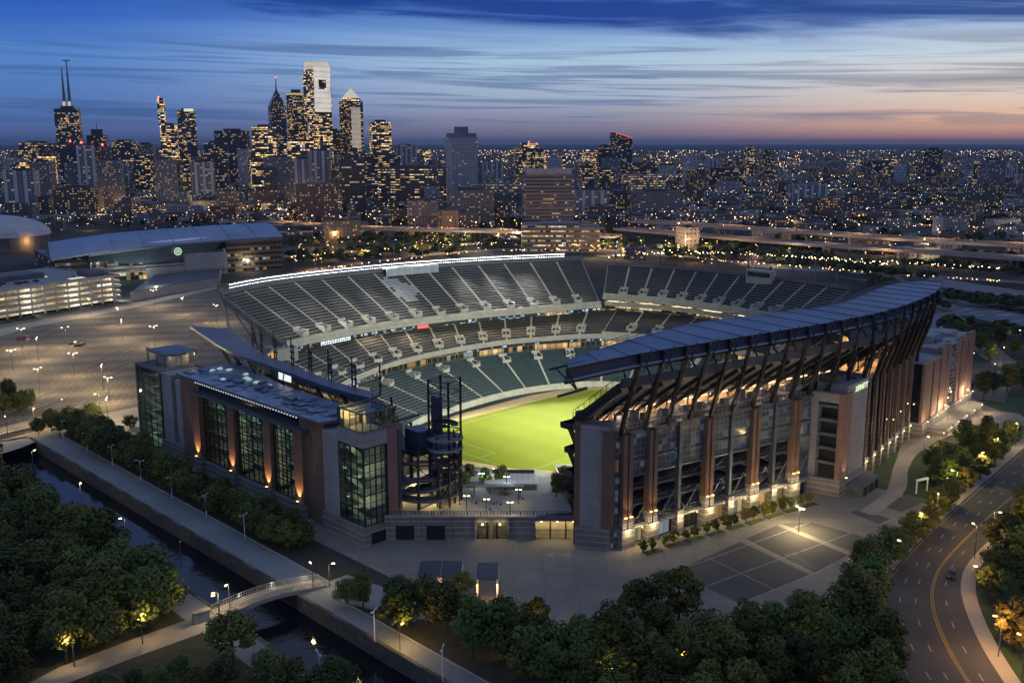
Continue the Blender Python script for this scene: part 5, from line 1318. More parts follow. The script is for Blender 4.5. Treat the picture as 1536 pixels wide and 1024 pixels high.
mb = MB(); mb.box(AB(-50.5, -9), EA, EB, 4.5, 3, 18.8, 19.2); mb.beam(AB(-56, -6, 19), AB(-56, -6, 6), .6); mb.beam(AB(-46, -6, 19), AB(-46, -6, 6), .6); mb.beam(AB(-56, -6, 6), AB(-50, -10, 19), .3); mb.build('bridge_deck', M['concd'], sr)
for q in ((-55, -13), (-49, -11), (-44, -17), (-52, -22), (-46, -25)):
    lamp('POINT', AB(*q, 8.0), 1700, (1, .70, .28), sr, .25); mb = MB(); mb.ball(AB(*q, 8.0), .16); mb.build('bulb', M['lampw'], sr)
# concourse behind the ramp, lit warm
cr = thing('ramp_concourse', AB(-38, 4, 0), 'warm lit concourse wall standing behind the spiral ramp tower', 'wall')
mb = MB(); mb.prism([AB(*p) for p in ((-34, 20), (-30, -8), (-29, -8), (-33, 20))], 0, 15); mb.build('wall', M['cream'], cr)
mb = MB(); mb.prism([AB(*p) for p in ((-56, 2), (-31, 2), (-29, -10), (-46, -10))], 5.4, 6.0); mb.build('floor', M['conc'], cr)
for q, z in (((-40, 0), 12), ((-36, -4), 9)): lamp('POINT', AB(*q, z), 800, (1, .78, .38), cr, .4)
# ================================================================= ARENA, GARAGE, DOME
M['office'] = winmat('arena_office_wall', (.075, .07, .065), (.012, .014, .016), 3.2, 4.0, .06, .26, .22, .7, .9, .5, .25, .6)
ar = thing('arena', at(270, 412) + (0,), 'wide arena with curved blue metal roof, glazed front and round lit emblem', 'arena')
A0, A1 = Vector(at(138, 425)), Vector(at(424, 404)); AD = (A1 - A0).normalized(); AN = Vector((-AD.y, AD.x)); AL = (A1 - A0).length
def aq(t, o): return A0 + AD * t + AN * o
def abx(mb, t0, t1, o0, o1, z0, z1, m=0, mt=None): mb.prism([aq(t0, o0), aq(t1, o0), aq(t1, o1), aq(t0, o1)], z0, z1, m, mt, True)
tu = lambda u: (Vector(at(u, 412)) - A0).dot(AD)
mb = MB(); abx(mb, 0, AL, 6, 120, 0, 19); mb.build('main_wall', M['concd'], ar)
mb = MB(); abx(mb, tu(347), AL, 0, 110, 0, 24.5); mb.build('office_wing', M['office'], ar)
mb = MB(); abx(mb, tu(347) - .5, AL + .6, -.6, 110, 24.5, 25.6); mb.build('wing_roof', M['concd'], ar)
mb = MB(); abx(mb, tu(272), tu(347), -2, 6, 4, 17.5); mb.build('screen_wall', mat('pale_metal_panel', (.30, .31, .33), .45, .3, .12, .1, .1, joints=(4.5, 4.5, .15), jd=.4), ar)
mb = MB(); abx(mb, tu(205), tu(272), 1, 6, 0, 8.5); abx(mb, tu(272), tu(347), -1, 6, 0, 3.6); mb.build('plinth', M['conc'], ar)
mb = MB(); abx(mb, 0, tu(205), 2, 6, 0, 7); mb.build('lobby_glazing', winmat('arena_lobby', (.07, .075, .075), (.02, .024, .024), 3, 3.4, .06, .08, .5, .8, .8, .5, .15, .6), ar)
mb = MB(); abx(mb, 0, tu(272), 1.2, 6, 9.2, 10.6); abx(mb, 0, tu(240), 1.6, 6, 5.6, 6.4); mb.build('canopy_band', M['conc'], ar)
mb = MB(); abx(mb, 1, tu(190), 3.6, 6, 10.6, 14.6); mb.build('lit_glazing', winmat('arena_upper_glazing', (.10, .12, .12), (.03, .035, .035), 2.6, 2.2, .06, .06, .7, .7, .35, .5, .15, .4), ar)
# bulging glass lens under the eave
mb = MB(); n_ = 28; up = []; lo = []
for i in range(n_ + 1):
    f = i / n_; t = tu(347) * f
    zt = 19.5 + 5.5 * math.sin(min(1, f * 1.1) * math.pi / 2); zb = 18.0 - 6.5 * math.sin(math.pi * min(1, f / .92) ** .9) if f < .92 else 18.0 + (zt - 18) * ((f - .92) / .08) ** 1
    b_ = 2.5 * math.sin(math.pi * f)
    up.append(Vector((*aq(t, 3.5 - b_), zt))); lo.append(Vector((*aq(t, 5.0 - b_), max(zb, 9.5))))
mb.strip(lo, up); mb.build('glass_front', mat('slate_glass', (.12, .16, .185), .15, .2, .2, .05, 0, joints=(4, 3, .16), jd=.5), ar)
mb = MB(); mb.slab([p + Vector((*(-AN * 1.2), .8)) for p in up], [p + Vector((*(AN * 8), 3.5)) for p in up], 1.0); mb.build('eave', M['white'], ar)
# curved roof
mb = MB(); rows = 10; cols = 24; G_ = []
for j in range(rows + 1):
    g_ = j / rows; r_ = []
    for i in range(cols + 1):
        f = i / cols; t = -26 * (1 - g_ * .6) + (AL + 28) * f
        z = 20.5 + 5.0 * math.sin(min(1, f * 1.1) * math.pi / 2) + 9.0 * math.sin(math.pi * (.08 + .84 * g_)) - 1.2 - (2.5 * (1 - f * 4) if f < .25 else 0)
        r_.append(Vector((*aq(t, 1.5 + g_ * 104 - 2.5 * math.sin(math.pi * f) * (1 - g_)), z)))
    G_.append(r_)
for j in range(rows): mb.strip(G_[j], G_[j + 1])
mb.strip([p - Vector((0, 0, 1.2)) for p in G_[0]], G_[0]); mb.strip([r[0] for r in G_][::-1], [r[0] - Vector((0, 0, 1.2)) for r in G_][::-1])
for i in range(0, cols, 3):
    for j in range(rows): mb.beam(G_[j][i] + Vector((0, 0, .2)), G_[j + 1][i] + Vector((0, 0, .2)), .5, .5)
o_ = mb.build('roof', mat('arena_roof_blue', (.20, .25, .36), .35, .5, .22, .03, .1, joints=(0, 0)) if False else mat('arena_roof_blue', (.20, .25, .36), .35, .5, .3, .03, .1), ar)
mb = MB(); abx(mb, -22, 0, 8, 100, 0, 17); mb.build('side_wall', M['office'], ar)
# emblem: green-white ring with a twin-stroke mark
ec = Vector((*aq(tu(260), -.6), 0)); ez = 19.6
em = emat('emblem_lit', (.72, 1, .74), .95, False); em2 = emat('emblem_green', (.12, .4, .2), .3, False)
mb = MB(); dx = Vector((AD.x, AD.y, 0))
def disc(mb, c, r0, r1, m_=0, o=0.0, n=28):
    nn = Vector((-AN.x, -AN.y, 0)) * o
    for i in range(n):
        t0, t1 = i * 2 * math.pi / n, (i + 1) * 2 * math.pi / n
        P_ = lambda r, t: c + nn + dx * (r * math.cos(t)) + Vector((0, 0, r * math.sin(t)))
        mb.quad(P_(r0, t0), P_(r1, t0), P_(r1, t1), P_(r0, t1), m=m_) if r0 else mb.quad(c + nn, P_(r1, t0), P_(r1, t1), m=m_)
cc = Vector((ec.x, ec.y, ez))
disc(mb, cc, 2.4, 2.9, 0, .5); disc(mb, cc, 0, 2.4, 1, .35); disc(mb, cc, 1.7, 1.95, 0, .55)
for s_ in (-1, 1):
    p = cc + Vector((-AN.x, -AN.y, 0)) * .6; mb.beam(p + dx * (s_ * .9) + Vector((0, 0, -1.3)), p + dx * (s_ * .35) + Vector((0, 0, 1.3)), .5, .2)
mb.beam(p + dx * -1.2, p + dx * 1.2, .2, .5); mb.build('emblem', [em, em2], ar)
p = aq(tu(384), -3); hl = thing('arena_floodlamp', (*p, 0), 'single bright warm floodlamp in front of the arena office wing', 'lamp'); mb = MB(); mb.tube((*p, 0), (*p, 9), .2); mb.build('pole', M['steel2'], hl); mb = MB(); mb.ball((*p, 9.4), .9); mb.build('lamp_head', emat('lamp_bright', (1, .85, .5), 60, False), hl); lamp('POINT', (p.x - AN.x * 2, p.y - AN.y * 2, 9.2), 5000, (1, .8, .45), hl, .4)
for u, z in ((160, 8), (200, 8)): p = aq(tu(u), -5); lamp('POINT', (*p, z), 1500, (.9, 1, .85), ar, .5)
lamp('POINT', (*aq(tu(310), -16), 5), 3500, (.85, .9, 1), ar, 1)
# low dark-roofed annex beside the car park
ax_ = thing('low_annex', at(270, 445) + (0,), 'low concrete annex with a dark flat roof between the arena and the car park', 'annex')
q = [Vector(at(*p)) for p in ((196, 452), (330, 428), (332, 414), (232, 424))]
mb = MB(); mb.prism(q, 0, 5.5); mb.build('wall', M['conc'], ax_)
c_ = sum(q, Vector((0, 0))) / 4; mb = MB(); mb.prism([c_ + (p - c_) * .97 for p in q], 5.5, 5.9); mb.build('roof', mat('dark_roof', (.045, .05, .065), .5), ax_)

# parking garage
gr = thing('parking_garage', at(90, 460) + (0,), 'five storey concrete parking garage with brightly lit open floors', 'parking garage')
G0, G1 = Vector(at(-70, 492)), Vector(at(183, 452)); GD = (G1 - G0).normalized(); GN_ = Vector((-GD.y, GD.x)); GL = (G1 - G0).length
def gx(mb, t0, t1, o0, o1, z0, z1, m=0): 
    q = lambda t, o: G0 + GD * t + GN_ * o
    mb.prism([q(t0, o0), q(t1, o0), q(t1, o1), q(t0, o1)], z0, z1, m, None, True)
FH = 3.35
for k in range(6):
    z = k * FH
    mb = MB(); gx(mb, 0, GL, .4, 78, z - .45, z); mb.build('floor_slab', M['conc'], gr)
    if k:
        mb = MB(); gx(mb, 0, GL, 0, .4, z - .6, z + .95); gx(mb, GL - .4, GL, 0, 78, z - .6, z + .95); mb.build('parapet', M['conc'], gr)
mb = MB(); gx(mb, 0, GL, 7.5, 7.9, 0, 5 * FH); mb.build('inner_wall', winmat('garage_wall_painted_light', (.34, .33, .30), (.42, .40, .34), 6, FH, .03, .1, .75, .8, .75, .6, .8, .7, (.9, 1, .9)), gr)  # inner wall glows by itself; ceiling light falling on it painted as emission
mb = MB()
for k in range(int(GL / 8) + 1): gx(mb, k * 8, k * 8 + .7, .5, 1.3, 0, 5 * FH)
mb.build('column', M['conc'], gr)
mb = MB()
for k in range(1, 6):
    for i in range(int(GL / 8)):
        if R.random() < .8: gx(mb, i * 8 + 3, i * 8 + 5.4, 4, 4.6, k * FH - .75, k * FH - .5)
mb.build('ceiling_light', emat('garage_ceiling_light', (1, .95, .72), 9, False), gr)
for k in range(5):
    for t in (20, 50, 80, 110, 140): lamp('POINT', (*(G0 + GD * t + GN_ * 3.5), k * FH + 2.6), 2600, (1, .93, .72), gr, .5)
mb = MB(); gx(mb, 20, GL - 30, 34, 52, 5 * FH, 5 * FH + 3.2); gx(mb, GL - 14, GL - 4, 10, 24, 5 * FH, 5 * FH + 3.5); mb.build('roof_core', M['concd'], gr)
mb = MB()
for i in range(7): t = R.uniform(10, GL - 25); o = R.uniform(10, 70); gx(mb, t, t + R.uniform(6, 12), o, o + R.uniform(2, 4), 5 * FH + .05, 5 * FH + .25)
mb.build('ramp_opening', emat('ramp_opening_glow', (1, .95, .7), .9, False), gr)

# far left dome
dm = thing('domed_hall', at(5, 372) + (0,), 'pale domed hall behind the parking garage at the left edge', 'hall')
c_ = Vector(at(-12, 372)); mb = MB(); n_ = 40; r_ = 54
for i in range(n_):
    t0, t1 = i * 2 * math.pi / n_, (i + 1) * 2 * math.pi / n_
    for j in range(6):
        e0, e1 = j / 6 * math.pi / 2, (j + 1) / 6 * math.pi / 2
        P_ = lambda t, e: Vector((c_.x + r_ * math.cos(e) * math.cos(t), c_.y + r_ * math.cos(e) * math.sin(t), 13 + 19 * math.sin(e)))
        mb.quad(P_(t0, e0), P_(t1, e0), P_(t1, e1), P_(t0, e1))
mb.build('dome_roof', mat('dome_grey', (.42, .42, .44), .5, .2, .2, .05, .1), dm, True)
mb = MB(); mb.prism([c_ + Vector((math.cos(i * 2 * math.pi / 40), math.sin(i * 2 * math.pi / 40))) * 52 for i in range(40)], 0, 13); mb.build('drum_wall', M['concd'], dm)
for u, v in ((62, 353), (45, 362)):
    p = at(u, v, 9); lamp('POINT', (*p, 9), 7000, (1, .5, .15), dm, .5)

# ================================================================= CITY
W = dict(
    dark=winmat('tower_dark_glass', (.045, .055, .078), (.022, .030, .046), 3.4, 3.9, .10, .26, 0.248, 1.37, .86, .4, .2, .5),
    darkl=winmat('tower_dark_busy', (.055, .060, .078), (.022, .030, .044), 3.4, 3.8, .08, .24, 0.381, 1.46, .9, .5, .2, .4),
    gold=winmat('tower_gold_glass', (.085, .085, .09), (.04, .045, .06), 3.2, 4.0, .04, .20, 0.53, 1.53, .92, .75, .18, .35),
    apt=winmat('apartment_grey', (.16, .17, .20), (.016, .02, .026), 3.6, 3.1, .22, .30, 0.173, 1.21, .86, .1, .3, .5),
    aptw=winmat('apartment_pale_columns', (.26, .27, .31), (.02, .024, .03), 4.2, 3.1, .12, .22, 0.119, 1.05, .8, .1, .3, .5, vstripe=(12.6, .34, (.46, .47, .52))),
    brick=winmat('brick_midrise', (.12, .09, .08), (.014, .016, .02), 3.4, 3.2, .24, .30, 0.32, 1.21, .88, .2, .3, .5),
    office=winmat('office_bands', (.07, .075, .085), (.014, .018, .022), 2.6, 4.0, .02, .34, 0.381, 1.21, .88, .7, .2, .5),
    officed=winmat('office_bands_dark', (.12, .135, .165), (.012, .016, .022), 2.6, 4.2, .03, .34, 0.132, 1.21, .85, .6, .15, .6),
    officeb=winmat('office_bands_bright', (.20, .18, .17), (.03, .03, .03), 2.4, 4.4, .03, .34, 0.596, 1.13, .9, .5, .3, .3),
    white=winmat('white_office_slab', (.46, .47, .50), (.04, .048, .058), 3.0, 3.7, .14, .26, 0.0994, 0.967, .8, .3, .3, .5),
    low=winmat('rowhouse_wall', (.11, .105, .11), (.014, .015, .018), 4.2, 3.6, .28, .30, 0.247, 1.29, .85, .1, .4, .5),
    lowp=winmat('rowhouse_pale_wall', (.27, .27, .29), (.016, .018, .02), 4.2, 3.6, .28, .30, 0.219, 1.21, .7, .1, .4, .5),
    roofd=mat('flat_roof_dark', (.075, .08, .095), .9, 0, .4, .06, .4), roofp=mat('flat_roof_pale', (.22, .23, .26), .85, 0, .35, .08, .4),
)
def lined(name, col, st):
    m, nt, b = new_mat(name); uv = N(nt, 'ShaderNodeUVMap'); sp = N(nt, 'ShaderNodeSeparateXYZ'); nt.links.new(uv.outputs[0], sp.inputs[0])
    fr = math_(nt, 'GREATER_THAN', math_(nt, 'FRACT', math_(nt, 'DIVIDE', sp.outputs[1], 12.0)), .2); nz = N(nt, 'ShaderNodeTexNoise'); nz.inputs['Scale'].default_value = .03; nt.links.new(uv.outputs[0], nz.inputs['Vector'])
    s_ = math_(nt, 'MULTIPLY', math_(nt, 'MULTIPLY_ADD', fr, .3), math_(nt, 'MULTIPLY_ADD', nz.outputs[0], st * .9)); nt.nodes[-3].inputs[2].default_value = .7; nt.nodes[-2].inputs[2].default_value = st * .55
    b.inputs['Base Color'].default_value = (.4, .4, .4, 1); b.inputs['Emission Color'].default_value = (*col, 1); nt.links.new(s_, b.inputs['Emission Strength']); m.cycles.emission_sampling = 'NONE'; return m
def city_xy(u, y): d = ray(u, 280); return d[0] / d[1] * y
def rect(cx, cy, w_, d_, ang):
    c, s_ = math.cos(ang), math.sin(ang)
    return [Vector((cx + c * x - s_ * y, cy + s_ * x + c * y)) for x, y in ((-w_ / 2, -d_ / 2), (w_ / 2, -d_ / 2), (w_ / 2, d_ / 2), (-w_ / 2, d_ / 2))]
def scale_poly(p, k):
    c = sum(p, Vector((0, 0))) / len(p); return [c + (q - c) * k for q in p]
def tower(name, cat, label, u0, u1, vt, y, style, ang=.3, ratio=.8, roof='roofd', plant=True, group=None):
    xa, xb = city_xy(u0, y), city_xy(u1, y); wv = xb - xa
    w_ = wv / (math.cos(abs(ang)) + ratio * math.sin(abs(ang))); d_ = w_ * ratio
    h = height_at((u0 + u1) / 2, vt, y); cx, cy = (xa + xb) / 2, y + wv * .4
    t = thing(name, (cx, cy, 0), label, cat, group)
    p = rect(cx, cy, w_, d_, ang)
    mb = MB(); mb.prism(p, 0, h, 0, 1); o = mb.build('shaft', [W[style], W[roof]], t)
    if plant:
        mb = MB(); mb.prism(scale_poly(p, .5), h, h + max(3, h * .035)); q = scale_poly(p, .94); 
        mb.build('roof_plant', W[roof], t)
    return t, p, h, (cx, cy, w_, d_, ang)
def red_beacon(t, x, y, z, r=.9):
    mb = MB(); mb.ball((x, y, z), r, 6, 4); mb.build('beacon', M['red'], t)

# --- the skyline, left to right
tower('apartment_tower', 'apartment block', 'white apartment tower with tall pale columns at the left edge of the city', 0, 48, 256, 1330, 'aptw', .18, .7)
tower('apartment_block', 'apartment block', 'dark squat apartment block with two white roof tanks behind the arena', 70, 139, 282, 1330, 'brick', .15, .6)
t, p, h, q = tower('mast_tower', 'skyscraper', 'dark lit office tower carrying two tall antenna masts', 84, 124, 163, 2250, 'darkl', .28, .8)
for dx_, vt in ((-3.5, 100), (4.5, 89)):
    zt = height_at(106, vt, 2250); x, y_ = q[0] + dx_ * 1.5, q[1]
    mb = MB(); mb.tube((x, y_, h), (x, y_, h + (zt - h) * .45), 4.2, 3.0, 8); mb.tube((x, y_, h + (zt - h) * .45), (x, y_, h + (zt - h) * .75), 2.4, 1.9, 6); mb.tube((x, y_, h + (zt - h) * .75), (x, y_, zt), 1.5, 1.0, 6)
    if dx_ > 0: mb.box((x, y_), XA, YA, 8, 1, zt - 2.5, zt)
    mb.build('antenna_mast', mat('mast_steel', (.20, .20, .22), .6, .3), t)
    mb = MB()
    for f in (.35, .5, .68): mb.ball((x, y_, h + (zt - h) * f), 1.5, 6, 4)
    mb.build('mast_lamp', emat('mast_lamp_face', (1, .85, .8), 2.0, False), t)
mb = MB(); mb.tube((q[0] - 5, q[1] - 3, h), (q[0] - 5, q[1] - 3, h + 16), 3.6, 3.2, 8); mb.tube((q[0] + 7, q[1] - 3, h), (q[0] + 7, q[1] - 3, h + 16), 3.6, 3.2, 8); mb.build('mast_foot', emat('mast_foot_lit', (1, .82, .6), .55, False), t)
t, p, h, q = tower('apartment_tower', 'apartment tower', 'dark grey apartment slab with a red roof beacon in front of the antenna tower', 90, 117, 216, 1900, 'dark', .2, .7); red_beacon(t, q[0] + 10, q[1] - 15, h + 5, 1.7)
t, p, h, q = tower('apartment_tower', 'apartment tower', 'pale grey striped apartment tower with a red beacon right of the antenna tower', 114, 142, 218, 1800, 'aptw', .3, .7); red_beacon(t, q[0], q[1] - 15, h + 5, 1.7)
t, p, h, q = tower('office_tower', 'office tower', 'dark office tower with a stepped top and aerial behind the striped apartment tower', 132, 162, 203, 2350, 'dark', .2, .8)
mb = MB(); mb.prism(scale_poly(p, .55), h, h + 14); mb.tube((q[0], q[1], h + 14), (q[0], q[1], h + 30), .8, .5); mb.build('stepped_top', W['roofd'], t)
t, p, h, q = tower('apartment_tower', 'apartment tower', 'slim apartment tower topped by a pink red light behind the arena roof', 140, 168, 222, 1900, 'brick', .3, .8); red_beacon(t, q[0] + 4, q[1] - 10, h + 6, 2.0)
tower('office_tower', 'office tower', 'square dark office tower with a bright band of lit windows under its flat top', 168, 204, 212, 2200, 'darkl', .15, .8)
tower('office_tower', 'office tower', 'low dim grey tower just left of the slender twin tower', 204, 232, 216, 2300, 'apt', .15, .8)
t, p, h, q = tower('slender_tower', 'skyscraper', 'golden lit tower with a thin blade rising from its left edge', 242, 270, 188, 2300, 'gold', .2, .8)
zt = height_at(248, 147, 2300); x0 = city_xy(243, 2300); x1 = city_xy(253, 2300)
mb = MB(); mb.prism(rect((x0 + x1) / 2, q[1] - 8, (x1 - x0) * .9, 16, .1), h, zt); mb.build('blade', W['gold'], t); red_beacon(t, (x0 + x1) / 2 - 4, q[1] - 12, zt + 2, 1.5)
t, p, h, q = tower('office_tower', 'skyscraper', 'dark rectangular skyscraper with a glowing white corner at its top', 267, 298, 166, 2320, 'darkl', .3, .8)
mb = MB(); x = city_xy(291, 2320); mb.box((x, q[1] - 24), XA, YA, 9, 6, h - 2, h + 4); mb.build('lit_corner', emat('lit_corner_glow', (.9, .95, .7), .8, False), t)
tower('apartment_tower', 'apartment tower', 'broad pale grey apartment tower with lit rooftop in front of the dark twin towers', 279, 321, 243, 1650, 'aptw', .3, .8)
tower('office_tower', 'office tower', 'blue grey office tower with a boxy roof left of the wide dark slab', 303, 342, 214, 1950, 'dark', .25, .8)
tower('office_tower', 'office tower', 'wide dark slab tower with scattered lit windows left of the pointed tower', 322, 372, 196, 2300, 'dark', .1, .6)
tower('office_tower', 'office tower', 'brown lit office tower left of the pointed tower', 375, 416, 190, 2250, 'gold', .25, .8)
t, p, h, q = tower('spire_tower', 'skyscraper', 'pointed glass skyscraper with stepped gables and a needle spire', 403, 433, 160, 2500, 'dark', .4, 1.0, plant=False)
zt = height_at(418, 134, 2500); zs = height_at(417, 113, 2500)
mb = MB(); z = h; k = 1.0
for i in range(5): mb.frus(scale_poly(p, k), z, scale_poly(p, k - .13), z + (zt - h) / 5 * .8); z2 = z + (zt - h) / 5 * .8; mb.frus(scale_poly(p, k - .13), z2, scale_poly(p, max(.06, k - .19)), z + (zt - h) / 5); z += (zt - h) / 5; k -= .19
mb.build('gabled_top', W['dark'], t); mb = MB(); mb.tube((q[0], q[1], zt - 4), (q[0], q[1], zs), 2.2, .5); mb.build('spire', M['steel2'], t); red_beacon(t, q[0], q[1], zs - 4, 1.4)
t, p, h, q = tower('office_tower', 'skyscraper', 'dark square topped skyscraper between the pointed tower and the white topped tower', 432, 462, 139, 2550, 'darkl', .15, .9)
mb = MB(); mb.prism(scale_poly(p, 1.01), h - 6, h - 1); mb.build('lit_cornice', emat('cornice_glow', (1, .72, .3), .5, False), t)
t, p, h, q = tower('tallest_tower', 'skyscraper', 'tallest glass skyscraper with a bright white notched top', 457, 499, 104, 2400, 'gold', .72, 1.0, plant=False)
zt = height_at(475, 93, 2400)
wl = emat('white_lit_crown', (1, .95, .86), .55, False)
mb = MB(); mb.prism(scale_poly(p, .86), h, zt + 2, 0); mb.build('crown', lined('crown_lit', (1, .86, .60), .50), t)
c_ = q; e1 = Vector((math.cos(.72), math.sin(.72))); n1 = Vector((e1.y, -e1.x)); fcp = Vector((q[0], q[1])) + n1 * (q[3] / 2 + .6)
e2 = Vector((-math.sin(.38), math.cos(.38)))
# the bright pale front strip with its square notch
rs = Vector((q[0], q[1])) + n1 * (q[3] / 2 + .5); e2, e1 = e1, n1
zb_ = height_at(475, 168, 2400)
mb = MB(); 
for z0, z1 in ((zb_, zt - 62), (zt - 40, zt - 8)): mb.box((rs.x, rs.y), e1, e2, .5, q[3] * .46, z0, z1)
for s_ in (-1, 1): mb.box((rs.x + e2.x * s_ * q[3] * .34, rs.y + e2.y * s_ * q[3] * .34), e1, e2, .5, q[3] * .12, zt - 62, zt - 40)
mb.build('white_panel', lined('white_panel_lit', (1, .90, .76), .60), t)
mb = MB(); mb.box((rs.x + .2, rs.y), e1, e2, .4, q[3] * .2, zt - 60, zt - 42); mb.build('notch', winmat('notch_windows', (.05, .05, .05), (.02, .02, .02), 5, 5, .1, .1, .5, .5), t)
tower('office_block', 'office block', 'wide golden lit podium block at the foot of the tallest skyscraper', 426, 477, 212, 2150, 'gold', .05, .6)
tower('apartment_tower', 'apartment tower', 'grey gridded apartment tower below the pointed skyscraper', 389, 438, 236, 1620, 'apt', .3, .8)
tower('apartment_tower', 'apartment tower', 'pale blue grey apartment tower below the tallest skyscraper', 459, 499, 226, 1640, 'aptw', .4, .9)
tower('apartment_block', 'apartment block', 'broad brown brick apartment block beyond the arena roof', 436, 501, 276, 1290, 'brick', .2, .5, 'roofp')
t, p, h, q = tower('pyramid_tower', 'skyscraper', 'slim glass skyscraper topped by a bright white pyramid', 510, 546, 152, 2450, 'darkl', .7, 1.0, plant=False)
zt = height_at(526, 132, 2450); mb = MB(); mb.prism(scale_poly(p, .82), h, h + 8); mb.build('top_storey', W['gold'], t)
mb = MB(); mb.frus(scale_poly(p, .74), h + 8, scale_poly(p, .02), zt); mb.build('pyramid', wl, t)
e2_ = Vector((math.cos(.7), math.sin(.7))); e1_ = Vector((e2_.y, -e2_.x)); rs = Vector((q[0], q[1])) + e1_ * (q[3] / 2 + .6)
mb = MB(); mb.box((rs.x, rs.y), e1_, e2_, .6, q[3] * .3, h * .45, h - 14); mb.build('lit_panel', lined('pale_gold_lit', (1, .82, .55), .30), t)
t, p, h, q = tower('office_tower', 'office tower', 'brown office tower standing alone right of the pyramid topped skyscraper', 553, 588, 183, 2300, 'gold', .3, .8)
tower('office_tower', 'office tower', 'dim narrow tower tucked left of the pyramid topped skyscraper', 497, 512, 196, 2500, 'dark', .1, .8)
tower('apartment_tower', 'apartment tower', 'tall dark brown apartment tower beyond the bright floodlights', 502, 547, 238, 1340, 'dark', .35, .8)
tower('office_block', 'office block', 'wide black office block with rows of yellow windows near its base', 563, 668, 252, 1600, 'office', .04, .35)
tower('office_block', 'office block', 'long low lit office block between the brown tower and the black office block', 545, 600, 232, 2050, 'office', .05, .4)
t, p, h, q = tower('white_tower', 'office tower', 'broad white slab tower with stepped red lit roof standing apart in the middle', 666, 717, 206, 1760, 'white', .22, .55, 'roofp', False)
zt = height_at(690, 190, 1760); mb = MB(); mb.prism(scale_poly(p, .9), h, h + 7); mb.prism(scale_poly(p, .42), h + 7, zt); mb.build('stepped_roof', W['roofp'], t)
mb = MB()
x = city_xy(672, 1760); mb.box((x + 3, q[1] - q[3] * .62), (math.cos(.22), math.sin(.22)), (-math.sin(.22), math.cos(.22)), 4.5, 2, 0, h - 2); mb.build('blank_edge', mat('white_slab_edge', (.40, .41, .44), .7, 0, .15), t)
tower('apartment_block', 'apartment block', 'dim gridded apartment block right beyond the highway', 607, 657, 302, 1180, 'apt', .1, .6)
tower('apartment_block', 'apartment block', 'gridded apartment block with bright yellow stair windows beyond the highway', 668, 741, 286, 1210, 'apt', .2, .5)
tower('office_block', 'office block', 'round fronted office block with a bright yellow top floor', 704, 784, 278, 1520, 'officeb', .05, .5, 'roofp')
t, p, h, q = tower('office_block', 'office block', 'dark banded glass office block with pale floor lines beyond the highway', 783, 862, 262, 1160, 'officed', .08, .5, 'roofd')
mb = MB()
for k in range(1, int(h / 8.4) + 1): mb.prism(scale_poly(p, 1.012), k * 8.4 - .5, k * 8.4 + .3)
mb.prism(scale_poly(p, .9), h, h + 6); mb.build('floor_band', mat('pale_floor_band', (.22, .24, .28), .5, .2), t)
tower('office_block', 'office block', 'low curved office block with bright ribbon windows right behind the floodlights', 783, 903, 341, 905, 'officeb', .0, .4, 'roofp')
t, p, h, q = tower('office_tower', 'office tower', 'yellow lit stepped office tower behind the round fronted block', 771, 816, 222, 2400, 'darkl', .1, .7)
mb = MB(); mb.prism(scale_poly(p, .6), h, h + 12); mb.build('stepped_top', W['gold'], t); red_beacon(t, q[0], q[1], h + 14, 1.5)
tower('office_tower', 'office tower', 'small white square tower right of the yellow lit stepped tower', 820, 843, 236, 2300, 'white', .2, .8, 'roofp')
t, p, h, q = tower('glass_tower', 'skyscraper', 'dark glass tower with a slanted red edged top', 915, 948, 208, 2400, 'dark', .3, .8, plant=False)
zt = height_at(930, 199, 2400); mb = MB(); mb.frus(p, h, [p[0], p[1] , p[2], p[3]], h + .1)
i_ = [Vector((*v, h)) for v in p]; j_ = [Vector((*p[0], zt)), Vector((*p[1], h + .5)), Vector((*p[2], h + .5)), Vector((*p[3], zt))]
mb.quad(i_[0], i_[1], j_[1], j_[0]); mb.quad(i_[2], i_[3], j_[3], j_[2]); mb.quad(i_[3], i_[0], j_[0], j_[3]); mb.quad(*j_); mb.build('slanted_top', W['dark'], t)
mb = MB(); mb.beam(j_[0], j_[1], 2.2); mb.build('red_edge_light', emat('red_edge', (1, .1, .12), .9, False), t)
tower('office_tower', 'office tower', 'plain dark tower close left of the slanted glass tower', 896, 915, 219, 2450, 'dark', .1, .8)
tower('apartment_block', 'apartment block', 'pale fronted apartment block right of the banded glass office', 862, 915, 286, 1330, 'aptw', .1, .6)
tower('apartment_block', 'apartment block', 'dark apartment block with bright white window grid beyond the highway', 950, 1026, 288, 1320, 'apt', .15, .6)
tower('apartment_block', 'apartment block', 'narrow dim apartment block between the two gridded blocks', 905, 955, 290, 1400, 'brick', .1, .6)
tower('office_block', 'office block', 'wide low office block with rows of pale yellow windows below the slanted tower', 936, 1000, 262, 1900, 'officeb', .05, .4)
tower('warehouse', 'warehouse', 'windowless dark box of a building out on the plain', 1065, 1121, 252, 2150, 'dark', .05, .5, plant=False)
tower('office_tower', 'office tower', 'thin far tower left of the windowless dark box', 1117, 1130, 221, 2700, 'darkl', .2, .8)
tower('office_tower', 'office tower', 'far dim tower just above the windowless dark box', 1142, 1158, 226, 2700, 'dark', .2, .8)
tower('apartment_tower', 'apartment tower', 'lone dark tower with a pale lit edge on the plain at the right', 1388, 1412, 223, 2600, 'dark', .3, .8)
tower('apartment_tower', 'apartment tower', 'small lone tower near the right edge of the city plain', 1468, 1480, 242, 2500, 'apt', .3, .8)
tower('apartment_block', 'apartment block', 'white apartment block with tall yellow window columns on the right plain', 1188, 1248, 278, 1650, 'aptw', .2, .5, 'roofp')
tower('apartment_block', 'apartment block', 'brick apartment block with two columns of yellow windows on the right plain', 1264, 1313, 294, 1560, 'brick', .15, .5)
